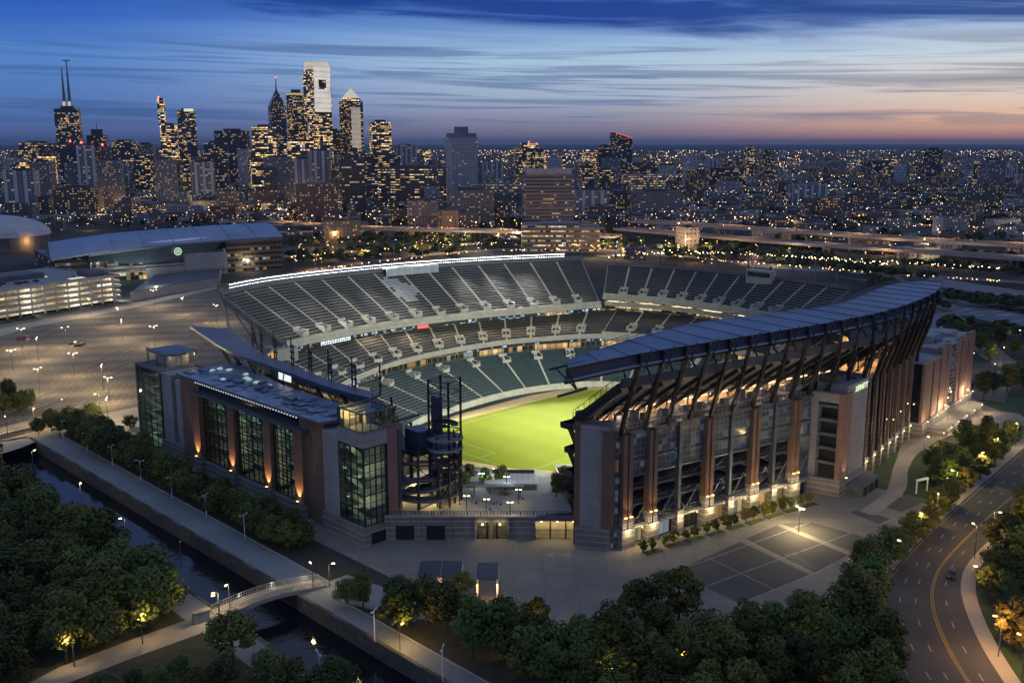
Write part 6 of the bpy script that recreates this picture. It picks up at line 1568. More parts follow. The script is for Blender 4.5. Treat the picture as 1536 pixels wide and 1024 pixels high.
tower('apartment_block', 'apartment block', 'dark low apartment block left of the white block on the right plain', 1165, 1190, 276, 1700, 'brick', .1, .6)
tower('office_block', 'office block', 'yellow topped flat office block at the left edge of the skyline', 30, 76, 214, 2500, 'office', .0, .5)
# --- generic mid-rise blocks of the inner city, each one a thing
looks = [('dark', 'dark glass'), ('darkl', 'busy dark glass'), ('apt', 'grey gridded'), ('aptw', 'pale columned'), ('brick', 'brown brick'), ('office', 'dark banded'), ('white', 'white'), ('gold', 'golden lit')]
taken = []
for i in range(120):
    if i < 78: u = R.uniform(0, 640); y = R.uniform(1500, 3200); vt = 215 + R.uniform(2, 26) + max(0, (2600 - y) / 60)
    elif i < 100: u = R.uniform(600, 1060); y = R.uniform(1600, 3400); vt = 215 + R.uniform(10, 34) + max(0, (2600 - y) / 60)
    else: u = R.uniform(1000, 1536); y = R.uniform(1700, 3400); vt = 215 + R.uniform(16, 40) + max(0, (2600 - y) / 60)
    wpx = R.uniform(14, 34) * (1 if y > 1900 else 1.3)
    st, nm = R.choice(looks)
    if R.random() < .25: st, nm = 'apt', 'grey gridded'
    where = ['behind the arena roof', 'below the tall skyline towers', 'in the middle of the city', 'on the right plain'][0 if u < 230 else 1 if u < 560 else 2 if u < 1000 else 3]
    tower('city_block', 'city block', f'{nm} mid-rise block standing {where}', u, u + wpx, vt, y, st, R.choice([.12, .2, .35]), R.uniform(.5, .9), R.choice(['roofd', 'roofp']), R.random() < .6, f'{nm} mid-rise blocks {where}')
# ================================================================= VIADUCTS
M['deck'] = mat('viaduct_asphalt', (.22, .19, .16), .8, 0, .25, .05, .2)
M['lampbig'] = emat('street_lamp_orange', (1, .55, .18), 14, False)
def viaduct(label, px, z, wd, lampstep, power, col):
    pts_ = catmull([at(u, v, z) for u, v in px], 10)
    t = thing('viaduct', (*pts_[0], 0), label, 'viaduct')
    nrm = []
    for i in range(len(pts_)):
        d = (pts_[min(i + 1, len(pts_) - 1)] - pts_[max(i - 1, 0)]).normalized(); nrm.append(Vector((-d.y, d.x)))
    L_ = [(*(p - n * wd / 2), z) for p, n in zip(pts_, nrm)]; R_ = [(*(p + n * wd / 2), z) for p, n in zip(pts_, nrm)]
    mb = MB(); mb.slab(L_, R_, 1.6, 0, 1); mb.build('deck', [M['deck'], M['conc']], t)
    for s_, E_ in ((-1, L_), (1, R_)):
        mb = MB()
        for i in range(len(E_) - 1): mb.beam((E_[i][0], E_[i][1], z + .5), (E_[i + 1][0], E_[i + 1][1], z + .5), .35, 1.0)
        mb.build('parapet', M['conc'], t)
    mb = MB()
    for i in range(len(pts_) - 1): mb.beam((*(pts_[i]), z + .45), (*(pts_[i + 1]), z + .45), .4, .9)
    mb.build('median_barrier', M['conc'], t)
    acc = 0; k = 0
    for i in range(len(pts_) - 1):
        acc += (pts_[i + 1] - pts_[i]).length
        if acc > lampstep:
            acc = 0; k += 1; p = pts_[i]
            mb = MB(); mb.box(p, nrm[i], (nrm[i].y, -nrm[i].x), wd * .32, .8, 0, z - 1.5); mb.build('pier', M['conc'], t)
            q = p + nrm[i] * (wd / 2 - .4); mb = MB(); mb.tube((*q, z), (*q, z + 9), .16); mb.beam((*q, z + 9), (*(q - nrm[i] * 2.5), z + 9.3), .14); mb.build('lamp_pole', M['steel2'], t)
            q = q - nrm[i] * 2.5; mb = MB(); mb.ball((*q, z + 9.1), .5, 6, 4); mb.build('lamp_head', M['lampbig'], t)
            lamp('POINT', (*(p + nrm[i] * wd * .1), z + 8.2), power, col, t, .4)
    return t
viaduct('long elevated highway glowing orange across the city beyond the stadium floodlights', [(392, 331), (470, 337), (600, 343), (785, 347), (925, 354)], 11, 24, 42, 24000, (1, .46, .14))
viaduct('upper of the two elevated highways crossing the right side of the city', [(950, 331), (1010, 334), (1200, 347), (1400, 360), (1570, 369)], 15, 26, 62, 14000, (1, .54, .22))
viaduct('lower grey elevated highway nearest the far car parks on the right', [(930, 342), (1010, 349), (1200, 364), (1400, 377), (1570, 389)], 11, 22, 75, 5500, (1, .66, .38))
# bluish far car parks on the right with rows of bays
w = MB()
for q in ([(1375, 425), (1560, 452), (1560, 440), (1400, 416)], [(1400, 462), (1560, 500), (1560, 478), (1420, 446)], [(1240, 412), (1330, 424), (1400, 440), (1280, 418)], [(1395, 500), (1500, 498), (1400, 470), (1340, 470)], [(1120, 400), (1300, 412), (1300, 402), (1100, 394)]):
    w.quad(*flat([at(*p) for p in q], .04))
struct('far_car_park', w, mat('far_car_park_asphalt', (.12, .135, .17), .8, 0, .3, .03, .3))
w = MB()
for k in range(60):
    p = Vector(at(R.uniform(1390, 1540), R.uniform(446, 492))); d = Vector((.9, .45)); pline(p, p + d * R.uniform(4, 14), .3, .08)
struct('far_parking_markings', w, M['paint'])
w = MB()
def ribbon(px, wd, z=.05, mb=None):
    c_ = catmull([at(*p) for p in px], 6)
    for i in range(len(c_) - 1):
        n_ = Vector((-(c_[i + 1] - c_[i]).y, (c_[i + 1] - c_[i]).x)).normalized() * wd / 2
        (mb or w).quad((*(c_[i] - n_), z), (*(c_[i] + n_), z), (*(c_[i + 1] + n_), z), (*(c_[i + 1] - n_), z))
for px in ([(430, 412), (560, 392), (720, 376), (900, 372), (1100, 392), (1300, 408), (1560, 425)], [(430, 385), (600, 372), (800, 362), (940, 372)], [(900, 385), (1000, 378), (1180, 384), (1330, 396)], [(1560, 555), (1500, 540), (1420, 470), (1330, 410)], [(1480, 600), (1500, 570), (1560, 545)], [(350, 330), (200, 318), (0, 322)], [(1000, 322), (1250, 330), (1560, 345)], [(600, 318), (900, 322), (1000, 322)]):
    ribbon(px, 13)
struct('city_streets', w, mat('city_street_asphalt', (.13, .115, .10), .85, 0, .25, .03, .3))

# ================================================================= LOW CITY
def clear(x, y):
    """keep the stadium grounds, arena and viaducts free"""
    if y < 690: return False
    a, b_ = toab(x, y)
    if -90 < a < 190 and -110 < b_ < 150: return False
    if inpoly(x, y, CLR): return False
    return True
CLR = [at(-100, 500), at(120, 460), at(330, 445), at(440, 410), at(430, 345), at(-100, 350)]
def near_line(x, y, px, z, r):
    p = Vector((x, y)); pts_ = [Vector(at(u, v, z)) for u, v in px]
    for i in range(len(pts_) - 1):
        a, b_ = pts_[i], pts_[i + 1]; t = max(0, min(1, (p - a).dot(b_ - a) / (b_ - a).length_squared))
        if (a + (b_ - a) * t - p).length < r: return True
    return False
VI = [([(392, 331), (600, 343), (785, 347), (925, 354)], 11), ([(950, 331), (1200, 347), (1570, 369)], 15), ([(930, 342), (1200, 364), (1570, 389)], 11)]
def off_viaduct(x, y): return not any(near_line(x, y, p, z, 26) for p, z in VI)
spots = []
tries = 0
while len(spots) < 235 and tries < 9000:
    tries += 1
    y = 850 + 950 * R.random() ** 1.1; x = R.uniform(-.56, .56) * y
    if not clear(x, y) or not off_viaduct(x, y): continue
    if y < 1000 and R.random() < .6: continue
    if any((x - a) ** 2 + (y - b_) ** 2 < 30 ** 2 for a, b_ in spots): continue
    spots.append((x, y))
for (x, y) in spots:
    pale = R.random() < .35; tall = R.random() < .12; hgt = R.uniform(16, 30) if tall else R.uniform(6, 12)
    side = 'left' if x < -250 else 'middle' if x < 260 else 'right'
    where = {'left': 'beyond the arena', 'middle': 'between the highway and the towers', 'right': 'on the right hand plain by the viaducts'}[side]
    nm = ('pale' if pale else 'dark') + (' mid height building' if tall else ' low flat roofed building')
    t = thing('low_building', (x, y, 0), f'{nm} {where}', 'building', f'{nm}s {where}')
    ang = R.choice([.18, .18, .18 + math.pi / 2, .35]); p = rect(x, y, R.uniform(14, 40), R.uniform(12, 22), ang)
    mb = MB(); mb.prism(p, 0, hgt, 0, 1); mb.build('wall', [W['lowp' if pale else 'low'], W['roofp' if R.random() < .4 else 'roofd']], t)
    mb = MB(); mb.prism(scale_poly(p, .3), hgt, hgt + 1.8); mb.build('roof_plant', W['roofd'], t)
# the rest of the city, too many to count
mbs = {k: MB() for k in ('low', 'lowp', 'brick')}
cnt = 0
while cnt < 4900:
    y = 1250 * math.exp(R.random() * 2.0); x = R.uniform(-.68, .68) * y
    if y < 1850 and R.random() < .55: continue
    if not clear(x, y) or not off_viaduct(x, y): continue
    cnt += 1
    k = R.choice(['low', 'low', 'lowp', 'brick']); hgt = R.uniform(6, 12) if R.random() < .9 else R.uniform(16, 34)
    sc_ = 1 + (y - 1000) / 5000
    mbs[k].prism(rect(x, y, R.uniform(14, 46) * sc_, R.uniform(10, 20) * sc_, R.choice([.18, .18, .18 + math.pi / 2, -.1])), 0, hgt, 0, 1)
for k, mb in mbs.items():
    o = mb.build('distant_city_blocks', [W[k], W['roofp' if k == 'lowp' else 'roofd']]); tag(o, f'mass of {dict(low="dark", lowp="pale", brick="brown")[k]} distant rowhouses and blocks', 'city blocks', kind='stuff')

# ================================================================= TREES
def blob_tree_mesh(name, seed, n_leaf, size, hgt=10.0, rad=3.6, clumps=15, leafmat=None, conical=False):
    r = random.Random(seed); mb = MB(); cl = []
    for i in range(clumps):
        f = (i + .5) / clumps; z = hgt * (.28 + .66 * f); rr = rad * (math.sin(math.pi * (.18 + .74 * f)) if not conical else (1.1 - f))
        a = i * 2.4 + r.random(); d = rr * r.uniform(.3, .95)
        cl.append((Vector((math.cos(a) * d, math.sin(a) * d, z)), rad * r.uniform(.24, .52)))
    tot = sum(c[1] ** 2 for c in cl)
    for c, q in cl:
        for k in range(int(n_leaf * q * q / tot)):
            d = Vector((r.gauss(0, 1), r.gauss(0, 1), r.gauss(0, 1) * .8 + .15)).normalized()
            p = c + d * q * r.uniform(.62, 1.08)
            n_ = (d + Vector((r.uniform(-.8, .8), r.uniform(-.8, .8), r.uniform(-.3, .9)))).normalized()
            t = n_.cross(Vector((r.random() - .5, r.random() - .5, r.random() - .5))).normalized(); b_ = n_.cross(t); s_ = size * r.uniform(.6, 1.35)
            mb.quad(p - t * s_, p - b_ * s_ * .62, p + t * s_, p + b_ * s_ * .62)
    return mb, cl
TREES = []
def make_tree(seed, n_leaf, size, leaf, **kw):
    root = thing('tree', (0, 0, 0), 'tree', 'tree')
    mb, cl = blob_tree_mesh('crown', seed, n_leaf, size, **kw); mb.build('crown', leaf, root)
    mb = MB(); hg = kw.get('hgt', 10.0); mb.tube((0, 0, -.1), (.05, 0, hg * .34), .24, .17, 6); mb.tube((.05, 0, hg * .34), (.1, .05, hg * .72), .17, .06, 5)
    for c, q in cl[:6]: mb.tube((.05, 0, hg * .30), tuple(c * .85), .10, .04, 4)
    mb.build('trunk', M['bark'], root)
    return root
protos = [make_tree(3, 2600, .34, M['leaf']), make_tree(7, 2600, .34, M['leaf'], hgt=11, rad=3.7, clumps=18), make_tree(13, 2400, .36, M['leaf'], hgt=9, rad=4.2, clumps=14), make_tree(19, 2400, .34, M['leafy'], hgt=10, rad=3.6), make_tree(31, 2500, .32, M['leaf'], hgt=12.5, rad=3.1, clumps=30), make_tree(37, 1700, .38, M['leaf'], hgt=10, rad=4.6, clumps=20), make_tree(41, 2200, .33, M['leaf'], hgt=11, rad=3.6, clumps=22, conical=True)]
used = set()
def plant(i, x, y, s_, label, group, z=0, far=False):
    if s_ > .65: i = {0: R.choice([0, 0, 4, 5]), 1: R.choice([1, 5, 6, 4]), 2: R.choice([2, 2, 5]), 3: 3}[i]
    pr = protos[i]
    key = (far, i)
    o = pr if key not in used else copy_tree(pr); used.add(key)
    o.location = (x, y, z); o.rotation_euler = (0, 0, R.random() * 6.28); k = s_ * R.uniform(.88, 1.12); o.scale = (k * R.uniform(1.05, 1.3), k * R.uniform(1.05, 1.3), k * R.uniform(.88, 1.08))
    o['label'] = label; o['group'] = group
    if s_ < .45: o.name = 'sapling'; o['category'] = 'sapling'
    return o
# wood on the near left, west of the canal
cnt = 0; pos = []
tries = 0
w = MB(); w.quad(*flat([canal_pt(-10, -CW - 7.6), canal_pt(tN, -CW - 7.6), canal_pt(tN, -CW - 140), canal_pt(-10, -CW - 110)], .02)); struct('wood_floor', w, mat('wood_floor_soil', (.045, .05, .022), .95, 0, .5, .3, .5))
while tries < 6000 and len(pos) < 104:
    tries += 1
    t = R.uniform(2, 190); wv = -CW - R.uniform(7.5, 75)
    p = canal_pt(t, wv)
    pu = 768 + p.x / (p.y * CP + H * SP) * F; pv_ = 512 - (p.y * SP - H * CP) / (p.y * CP + H * SP) * F
    if not (-60 < pu < 420 and 670 < pv_ < 1110): continue
    # keep the footpath clear
    if pv_ > 925 + (325 - pu) * .396 - 14: continue
    if p.y > 300 and wv < -CW - 40 and R.random() < .5: continue
    if any((p - q).length < 6.6 for q in pos): continue
    pos.append(p)
for p in pos: plant(R.choice([0, 0, 1, 2, 2]), p.x, p.y, R.uniform(.95, 1.3), 'dark leafy tree in the dense wood along the near side of the canal', 'trees of the wood along the canal')
# clipped row between promenade and stadium
for i in range(33):
    t = 8 + i * 5.6
    if t > 152: break
    for wv in (11.8, 15.6):
        if R.random() < .1: continue
        p = canal_pt(t + R.uniform(-.8, .8), wv + R.uniform(-.6, .6))
        plant(R.choice([0, 2]), p.x, p.y, R.uniform(.74, .92), 'small round tree in the double row beside the canal promenade', 'trees in the promenade row')
# trees of the lower edge
P_low = [(690, 902, .8), (640, 936, 1.0), (598, 948, 1.0), (520, 905, .7), (545, 915, .7), (745, 968, .9), (800, 985, 1.0), (960, 940, .95), (1018, 930, 1.15), (985, 985, 1.0), (1060, 985, 1.05)]
pos = []
for u, v, s_ in P_low: p = Vector(at(u, v)); pos.append(p); plant(R.choice([0, 1, 1, 3]), p.x, p.y, s_, 'leafy tree in the small grove along the near edge of the stadium plaza', 'trees along the near edge of the plaza')
tries = 0
while tries < 5000 and len(pos) < 66:
    tries += 1
    u, v = R.uniform(590, 1345), R.uniform(990, 1180); p = Vector(at(u, v))
    if canal_t(p.y, 0) > 0 and (p - RB0).dot(CN) < 8.5: continue
    if inpoly(p.x, p.y, [(q.x, q.y) for q in le] + [(q.x, q.y) for q in re[::-1]]) or near_line(p.x, p.y, [(1317, 897), (1318, 932), (1335, 978), (1365, 1030)], 0, 6): continue
    if v < 1012 and 840 < u < 930: continue
    if any((p - q).length < 6.0 for q in pos): continue
    pos.append(p); plant(R.choice([0, 0, 1, 1, 2, 3]), p.x, p.y, R.uniform(.78, 1.1), 'leafy tree in the dark grove filling the near edge below the plaza', 'trees of the dark grove below the plaza')
for u, v, s_ in ((350, 992, 1.25), (300, 1040, .6), (240, 1030, .5), (270, 1020, .5), (200, 1045, .55), (330, 1050, .8), (430, 1060, .8), (400, 1030, .75), (500, 1045, .8), (160, 1060, .6)):
    p = at(u, v); plant(R.choice([0, 2]), p[0], p[1], s_, 'leafy tree or bush on the viewer side of the footpath', 'trees on the viewer side of the footpath')
n0 = 0
while n0 < 2600:
    n0 += 1; u, v = R.uniform(500, 880), R.uniform(926, 1100); p = Vector(at(u, v))
    if (p - RB0).dot(CN) < 8.5 or any((p - q).length < 5.4 for q in pos): continue
    if near_line(p.x, p.y, [(470, 880), (575, 880), (640, 905), (700, 930)], 0, 6): continue
    if v < 950 and not (565 < u < 625 or 655 < u < 712): continue
    if v < 985 and u > 815: continue
    pos.append(p); plant(R.choice([0, 1, 1, 3]), p.x, p.y, R.uniform(.72, 1.05), 'leafy tree in the small grove along the near edge of the stadium plaza', 'trees along the near edge of the plaza')
for u, v in ((1200, 985), (1250, 965), (1290, 968), (1160, 975), (1120, 985), (1305, 925), (1230, 1000), (1330, 1010), (1275, 950), (880, 1015), (920, 1005)):
    p = at(u, v); plant(R.choice([0, 1]), p[0], p[1], R.uniform(.9, 1.2), 'leafy tree in the dark grove filling the near edge below the plaza', 'trees of the dark grove below the plaza')
# street trees and the garden on the right
for u, v, s_, k in ((1318, 882, 1.0, 0), (1350, 852, 1.05, 2), (1388, 822, .9, 3), (1412, 795, .8, 3), (1440, 762, .85, 3), (1462, 742, .8, 3), (1485, 722, .75, 3), (1425, 775, .8, 3), (1505, 700, .8, 0)):
    p = at(u, v); plant(k, p[0] - 2, p[1] + 2, s_, 'street tree on the stadium side of the curving street', 'street trees on the stadium side of the curving street')
for u, v, s_ in ((1488, 830, 1.0), (1466, 900, 1.0), (1500, 975, 1.0), (1478, 868, .9), (1520, 860, 1.1), (1540, 800, 1.1), (1515, 800, 1.0), (1535, 900, 1.0), (1545, 760, 1.1), (1560, 850, 1.1), (1530, 775, 1.0)):
    p = at(u, v); plant(R.choice([0, 1, 2, 3]), p[0] + 3, p[1], s_, 'tall street tree on the outer side of the curving street', 'street trees on the outer side of the curving street')
pos = []; tries = 0
while tries < 3000 and len(pos) < 32:
    tries += 1
    u, v = R.uniform(1372, 1536), R.uniform(660, 740); p = Vector(at(u, v))
    if near_line(p.x, p.y, [(1300, 770), (1345, 735), (1352, 700), (1375, 672), (1440, 640), (1500, 618)], 0, 9): continue
    if inpoly(p.x, p.y, [(q.x, q.y) for q in le] + [(q.x, q.y) for q in re[::-1]]) or near_line(p.x, p.y, [(1640, 560), (1545, 664), (1500, 703), (1430, 764)], 0, 5): continue
    if any((p - q).length < 7 for q in pos): continue
    pos.append(p); plant(R.choice([0, 1, 2]), p.x, p.y, R.uniform(.65, .95), 'green tree in the lit garden between the brick block and the street', 'trees of the garden beside the brick block')
# young trees and planting beds along the grandstand foot
for i in range(9):
    t = 2.5 + i * 7.3; bd = thing('planting_bed', fw(t + 2, -6.2, 0), 'narrow green planting bed at the foot of the sideline grandstand', 'planting bed', 'planting beds along the sideline grandstand')
    mb = MB(); fbox(mb, t, t + 5.6, -8.0, -5.6, 0, .25); mb.build('kerb', M['kerb'], bd); mb = MB(); fbox(mb, t + .2, t + 5.4, -7.8, -5.8, .1, .4); mb.build('hedge', M['leaf'], bd)
    for k in (1.2, 4.2):
        p = fw(t + k, -5.0, 0); plant(3, p.x, p.y, R.uniform(.28, .38), 'small young tree beside a planting bed at the foot of the grandstand', 'young trees along the sideline grandstand')
for u, v in ((697, 731), (728, 727), (753, 726), (835, 745), (842, 738), (848, 730), (704, 722)):
    p = at(u, v, 6); plant(1, p[0], p[1], .5, 'small tree on the entrance terrace', 'trees on the entrance terrace', 6)
for u, v, s_ in ((78, 648, .85), (105, 640, .85), (138, 632, .75), (90, 655, .7), (120, 652, .75), (15, 610, .9), (30, 618, .8), (5, 625, .9), (40, 612, .7), (-15, 600, .9), (196, 642, .5), (58, 652, .6)):
    p = at(u, v); plant(R.choice([0, 2]), p[0], p[1], s_, 'tree beside the road at the far end of the canal', 'trees by the road at the far end of the canal')
for u, v in ((1485, 535), (1470, 520), (1500, 512), (1520, 525), (1440, 505), (1455, 492), (1425, 488), (1490, 585), (1510, 580), (1535, 575), (1475, 590), (1530, 560)):
    p = at(u, v + 8); plant(R.choice([0, 1]), p[0], p[1], R.uniform(.7, 1), 'tree beside the roads beyond the brick block', 'trees beyond the brick block')
# middle distance: belts of trees round the far car parks and along the highway
belts = [((1420, 452), (1560, 468), 26, 8), ((1300, 425), (1420, 470), 18, 8), ((1230, 405), (1400, 422), 22, 6), ((1000, 385), (1260, 396), 36, 8), ((430, 395), (700, 375), 40, 16), ((900, 368), (1250, 385), 44, 14), ((1150, 395), (1560, 412), 34, 8), ((1400, 505), (1560, 510), 14, 12), ((1250, 378), (1560, 396), 30, 8), ((420, 360), (780, 362), 40, 14)]
mb = MB(); r = random.Random(5)
def tuft(x, y, q, n=9, zc=3.5):
    c_ = Vector((x, y, zc))
    for k in range(n):
        d = Vector((r.gauss(0, 1), r.gauss(0, 1), abs(r.gauss(0, .8)))).normalized(); p = c_ + d * q * r.uniform(.5, .9); t = d.cross(Vector((r.random() - .5, r.random() - .5, 1))).normalized(); b_ = d.cross(t); s_ = q * r.uniform(.4, .75) * (9 / n) ** .4
        mb.quad(p - t * s_ - b_ * s_ * .4, p + t * s_ * .8 - b_ * s_ * .6, p + t * s_ + b_ * s_ * .5, p - t * s_ * .7 + b_ * s_ * .7)
for (u0, v0), (u1, v1), n_, sp_ in belts:
    for i in range(n_ * 2):
        f = R.random(); u = u0 + (u1 - u0) * f; v = v0 + (v1 - v0) * f + R.uniform(-sp_, sp_) * .5; p = at(u, v)
        a, b_ = toab(*p)
        if -60 < a < 165 and -95 < b_ < 138: continue
        q = R.uniform(3.2, 5.5); tuft(p[0], p[1], q, 60, q * .9)
for i in range(2600):
    y = 950 * math.exp(r.random() * 2.1); x = r.uniform(-.58, .58) * y
    if not clear(x, y) or not off_viaduct(x, y): continue
    tuft(x, y, r.uniform(3.5, 7) * (1 + (y - 1000) / 6000))
tag(mb.build('distant_treetops', foliage('far_leaves_dark', (.048, .056, .016))), 'mass of dark distant treetops among the city streets', 'treetops', kind='stuff')

# ================================================================= LAMPS
def lamp_post(x, y, hgt, head, label, group, power=0, col=WARM2, arms=1, z=0, pole=None, ang=None, rad=.3):
    t = thing('lamp_post', (x, y, z), label, 'lamp post', group)
    mb = MB(); mb.tube((x, y, z), (x, y, z + hgt), .13, .09, 6); a = R.random() * 6.28 if ang is None else ang
    ends = []
    for k in range(arms):
        d = Vector((math.cos(a + k * math.pi), math.sin(a + k * math.pi), 0)); e = Vector((x, y, z + hgt)) + d * (hgt * .12) + Vector((0, 0, .25)); mb.beam((x, y, z + hgt - .1), e, .1); ends.append((e, d))
    mb.build('pole', pole or M['steel2'], t)
    for e, d in ends:
        mb = MB(); mb.box(e + d * .35, d, (-d.y, d.x), .36, rad * .45, e.z - .16, e.z + .04); mb.build('lamp_head', head, t)
    if power:
        for e, d in (ends if arms > 1 and power > 20000 else ends[:1]): lamp('POINT', (x, y, z + hgt - .25) if arms > 1 else tuple(e + d * .35 - Vector((0, 0, .55))), power, col, t, .25)
    return t
for u, v in ((34, 524), (58, 540), (165, 605), (112, 565), (155, 585), (178, 490), (184, 510), (232, 520), (163, 640), (135, 475), (232, 460), (275, 473), (325, 485), (100, 522), (20, 560), (60, 590)):
    p = at(u, v); lamp_post(p[0], p[1], 10.4, M['lampw'], 'tall twin-headed lamp post in the wide striped car park', 'lamp posts in the car park', 13000, (1, .76, .42), 2)
for i in range(7):
    p = canal_pt(10 + i * 20.5, 8.3); lamp_post(p.x, p.y, 6.4, M['lampoff'], 'slender unlit white lamp post along the canal promenade', 'unlit lamp posts along the promenade', 0, arms=2, pole=M['white'])
for u, v in ((562, 962), (664, 1022), (480, 1030)):
    p = at(u, v); lamp_post(p[0], p[1], 6.8, M['lampoff'], 'slender unlit white lamp post along the canal promenade', 'unlit lamp posts along the promenade', 0, arms=2, pole=M['white'])
for i, (u, v) in enumerate(((122, 755), (190, 812), (345, 915), (50, 706), (272, 852), (470, 885))):
    p = at(u, v); lit = i != 4; lamp_post(p[0], p[1], 6.2, M['lampw'] if lit else M['lampoff'], 'warm lit lamp post on the wooded bank of the canal' if lit else 'unlit lamp post rising from the canal by the wooded bank', 'lit lamp posts on the canal bank' if lit else None, 700 if lit else 0, (1, .72, .3), 1)
for u, v in ((214, 966), (112, 1000), (330, 928)):
    p = at(u, v); lamp_post(p[0], p[1], 6.0, M['lampo'], 'orange lit lamp post beside the footpath through the wood', 'lamp posts beside the footpath', 900, (1, .66, .26), 1)
p = at(1198, 798); lamp_post(p[0], p[1], 6.6, M['lampw'], 'single lit lamp post standing on the open plaza beside the painted court', None, 15000, (1, .80, .42), 2)
for u, v, pw in ((1380, 818, 700), (1412, 786, 900), (1440, 752, 1200), (1472, 722, 1200), (1500, 700, 1200), (1530, 672, 900), (1345, 862, 0)):
    p = at(u, v); lamp_post(p[0] - 1, p[1] + 1, 8.5, M['lampw'], 'lit lamp post on the stadium side of the curving street', 'lamp posts on the stadium side of the street', pw * 2.2, (1, .74, .26), 1)
for u, v, pw in ((1452, 838, 900), (1458, 905, 700), (1486, 985, 1600), (1478, 815, 1600), (1520, 1018, 1600)):
    p = at(u, v); lamp_post(p[0] + 1.5, p[1], 8.5, M['lampo'], 'orange lamp post on the outer side of the curving street', 'lamp posts on the outer side of the street', pw * 2.2, (1, .55, .2), 1)
for u, v in ((755, 962), (820, 980), (600, 975), (1030, 1015), (1180, 1010), (920, 1035)):
    p = at(u, v); lamp_post(p[0], p[1], 5.2, M['lampo'], 'low orange lamp post glowing among the trees below the plaza', 'lamp posts among the trees below the plaza', 1900, (1, .62, .16), 1)
for u, v in ((1452, 615), (1490, 575), (1505, 548), (1455, 555), (1530, 520), (1420, 640), (1385, 690)):
    p = at(u, v); lamp_post(p[0], p[1], 8, M['lampw'], 'lit lamp post beside the roads near the brick block', 'lamp posts near the brick block', 1600, (1, .8, .5), 1)
for u, v in ((12, 655), (52, 640), (95, 628), (150, 618)):
    p = at(u, v); lamp_post(p[0], p[1], 7, M['lampo'], 'orange lamp post along the road at the far end of the canal', 'lamp posts at the far end of the canal', 2200, (1, .68, .28), 1)
# street lamps of the near city, each a thing; those further off are one mass of lights
cols_ = [((1, .50, .14), 'lampo'), ((1, .74, .38), 'lampw'), ((.9, .97, 1), 'lampc')]
M['dot_o'] = emat('far_light_orange', (1, .50, .15), 7, False); M['dot_w'] = emat('far_light_warm', (1, .78, .42), 7, False); M['dot_c'] = emat('far_light_white', (.85, .95, 1), 6, False); M['dot_r'] = emat('far_light_red', (1, .1, .08), 6, False)
n_l = 0; lit = 0; tries = 0
lines = [[(430, 412), (560, 392), (720, 376), (900, 372), (1100, 392), (1300, 408), (1560, 425)], [(430, 385), (600, 372), (800, 362), (940, 372)], [(900, 385), (1000, 378), (1180, 384), (1330, 396)], [(350, 330), (200, 318), (0, 322)], [(1000, 322), (1250, 330), (1560, 345)], [(600, 318), (900, 322), (1000, 322)]]
while n_l < 215:
    if R.random() < .5:
        L_ = R.choice(lines); i = R.randrange(len(L_) - 1); f = R.random(); u = L_[i][0] + (L_[i + 1][0] - L_[i][0]) * f; v = L_[i][1] + (L_[i + 1][1] - L_[i][1]) * f; p = at(u + R.uniform(-3, 3), v + R.uniform(-2, 2))
    else:
        y = R.uniform(760, 1650); p = (R.uniform(-.55, .55) * y, y)
    a, b_ = toab(*p)
    if -70 < a < 170 and -100 < b_ < 145: continue
    if inpoly(p[0], p[1], CLR): continue
    n_l += 1
    c_, k = R.choices(cols_, (5, 3, 1))[0]
    pw = 0
    if p[1] < 1350 and n_l % 3 == 0: pw = R.uniform(4000, 11000)
    lamp_post(p[0], p[1], R.uniform(7, 10), M[k], 'street lamp glowing among the streets between the stadium and the city', 'street lamps of the near city', pw, c_, 1, rad=.5)
mbs = {k: MB() for k in ('dot_o', 'dot_w', 'dot_c', 'dot_r')}
def dot(x, y, z, r_, k):
    m_ = mbs[k]; c_ = Vector((x, y, z)); ax = [Vector((r_, 0, 0)), Vector((0, r_, 0)), Vector((-r_, 0, 0)), Vector((0, -r_, 0))]; up = Vector((0, 0, r_))
    for i in range(4): m_.quad(c_ + ax[i], c_ + ax[(i + 1) % 4], c_ + up); m_.quad(c_ + ax[(i + 1) % 4], c_ + ax[i], c_ - up)
for i in range(6200):
    y = 1000 * math.exp(R.random() ** .8 * 2.6); x = R.uniform(-.66, .66) * y
    if not clear(x, y): continue
    if x > .2 * y and R.random() < .25: continue
    r_ = R.uniform(.32, .80) * (y / 2200) ** .8 * (1.6 if R.random() < .1 else 1)
    dot(x, y, R.uniform(7, 13), r_, R.choices(('dot_o', 'dot_w', 'dot_c', 'dot_r'), (5, 5, 1.2, .2))[0])
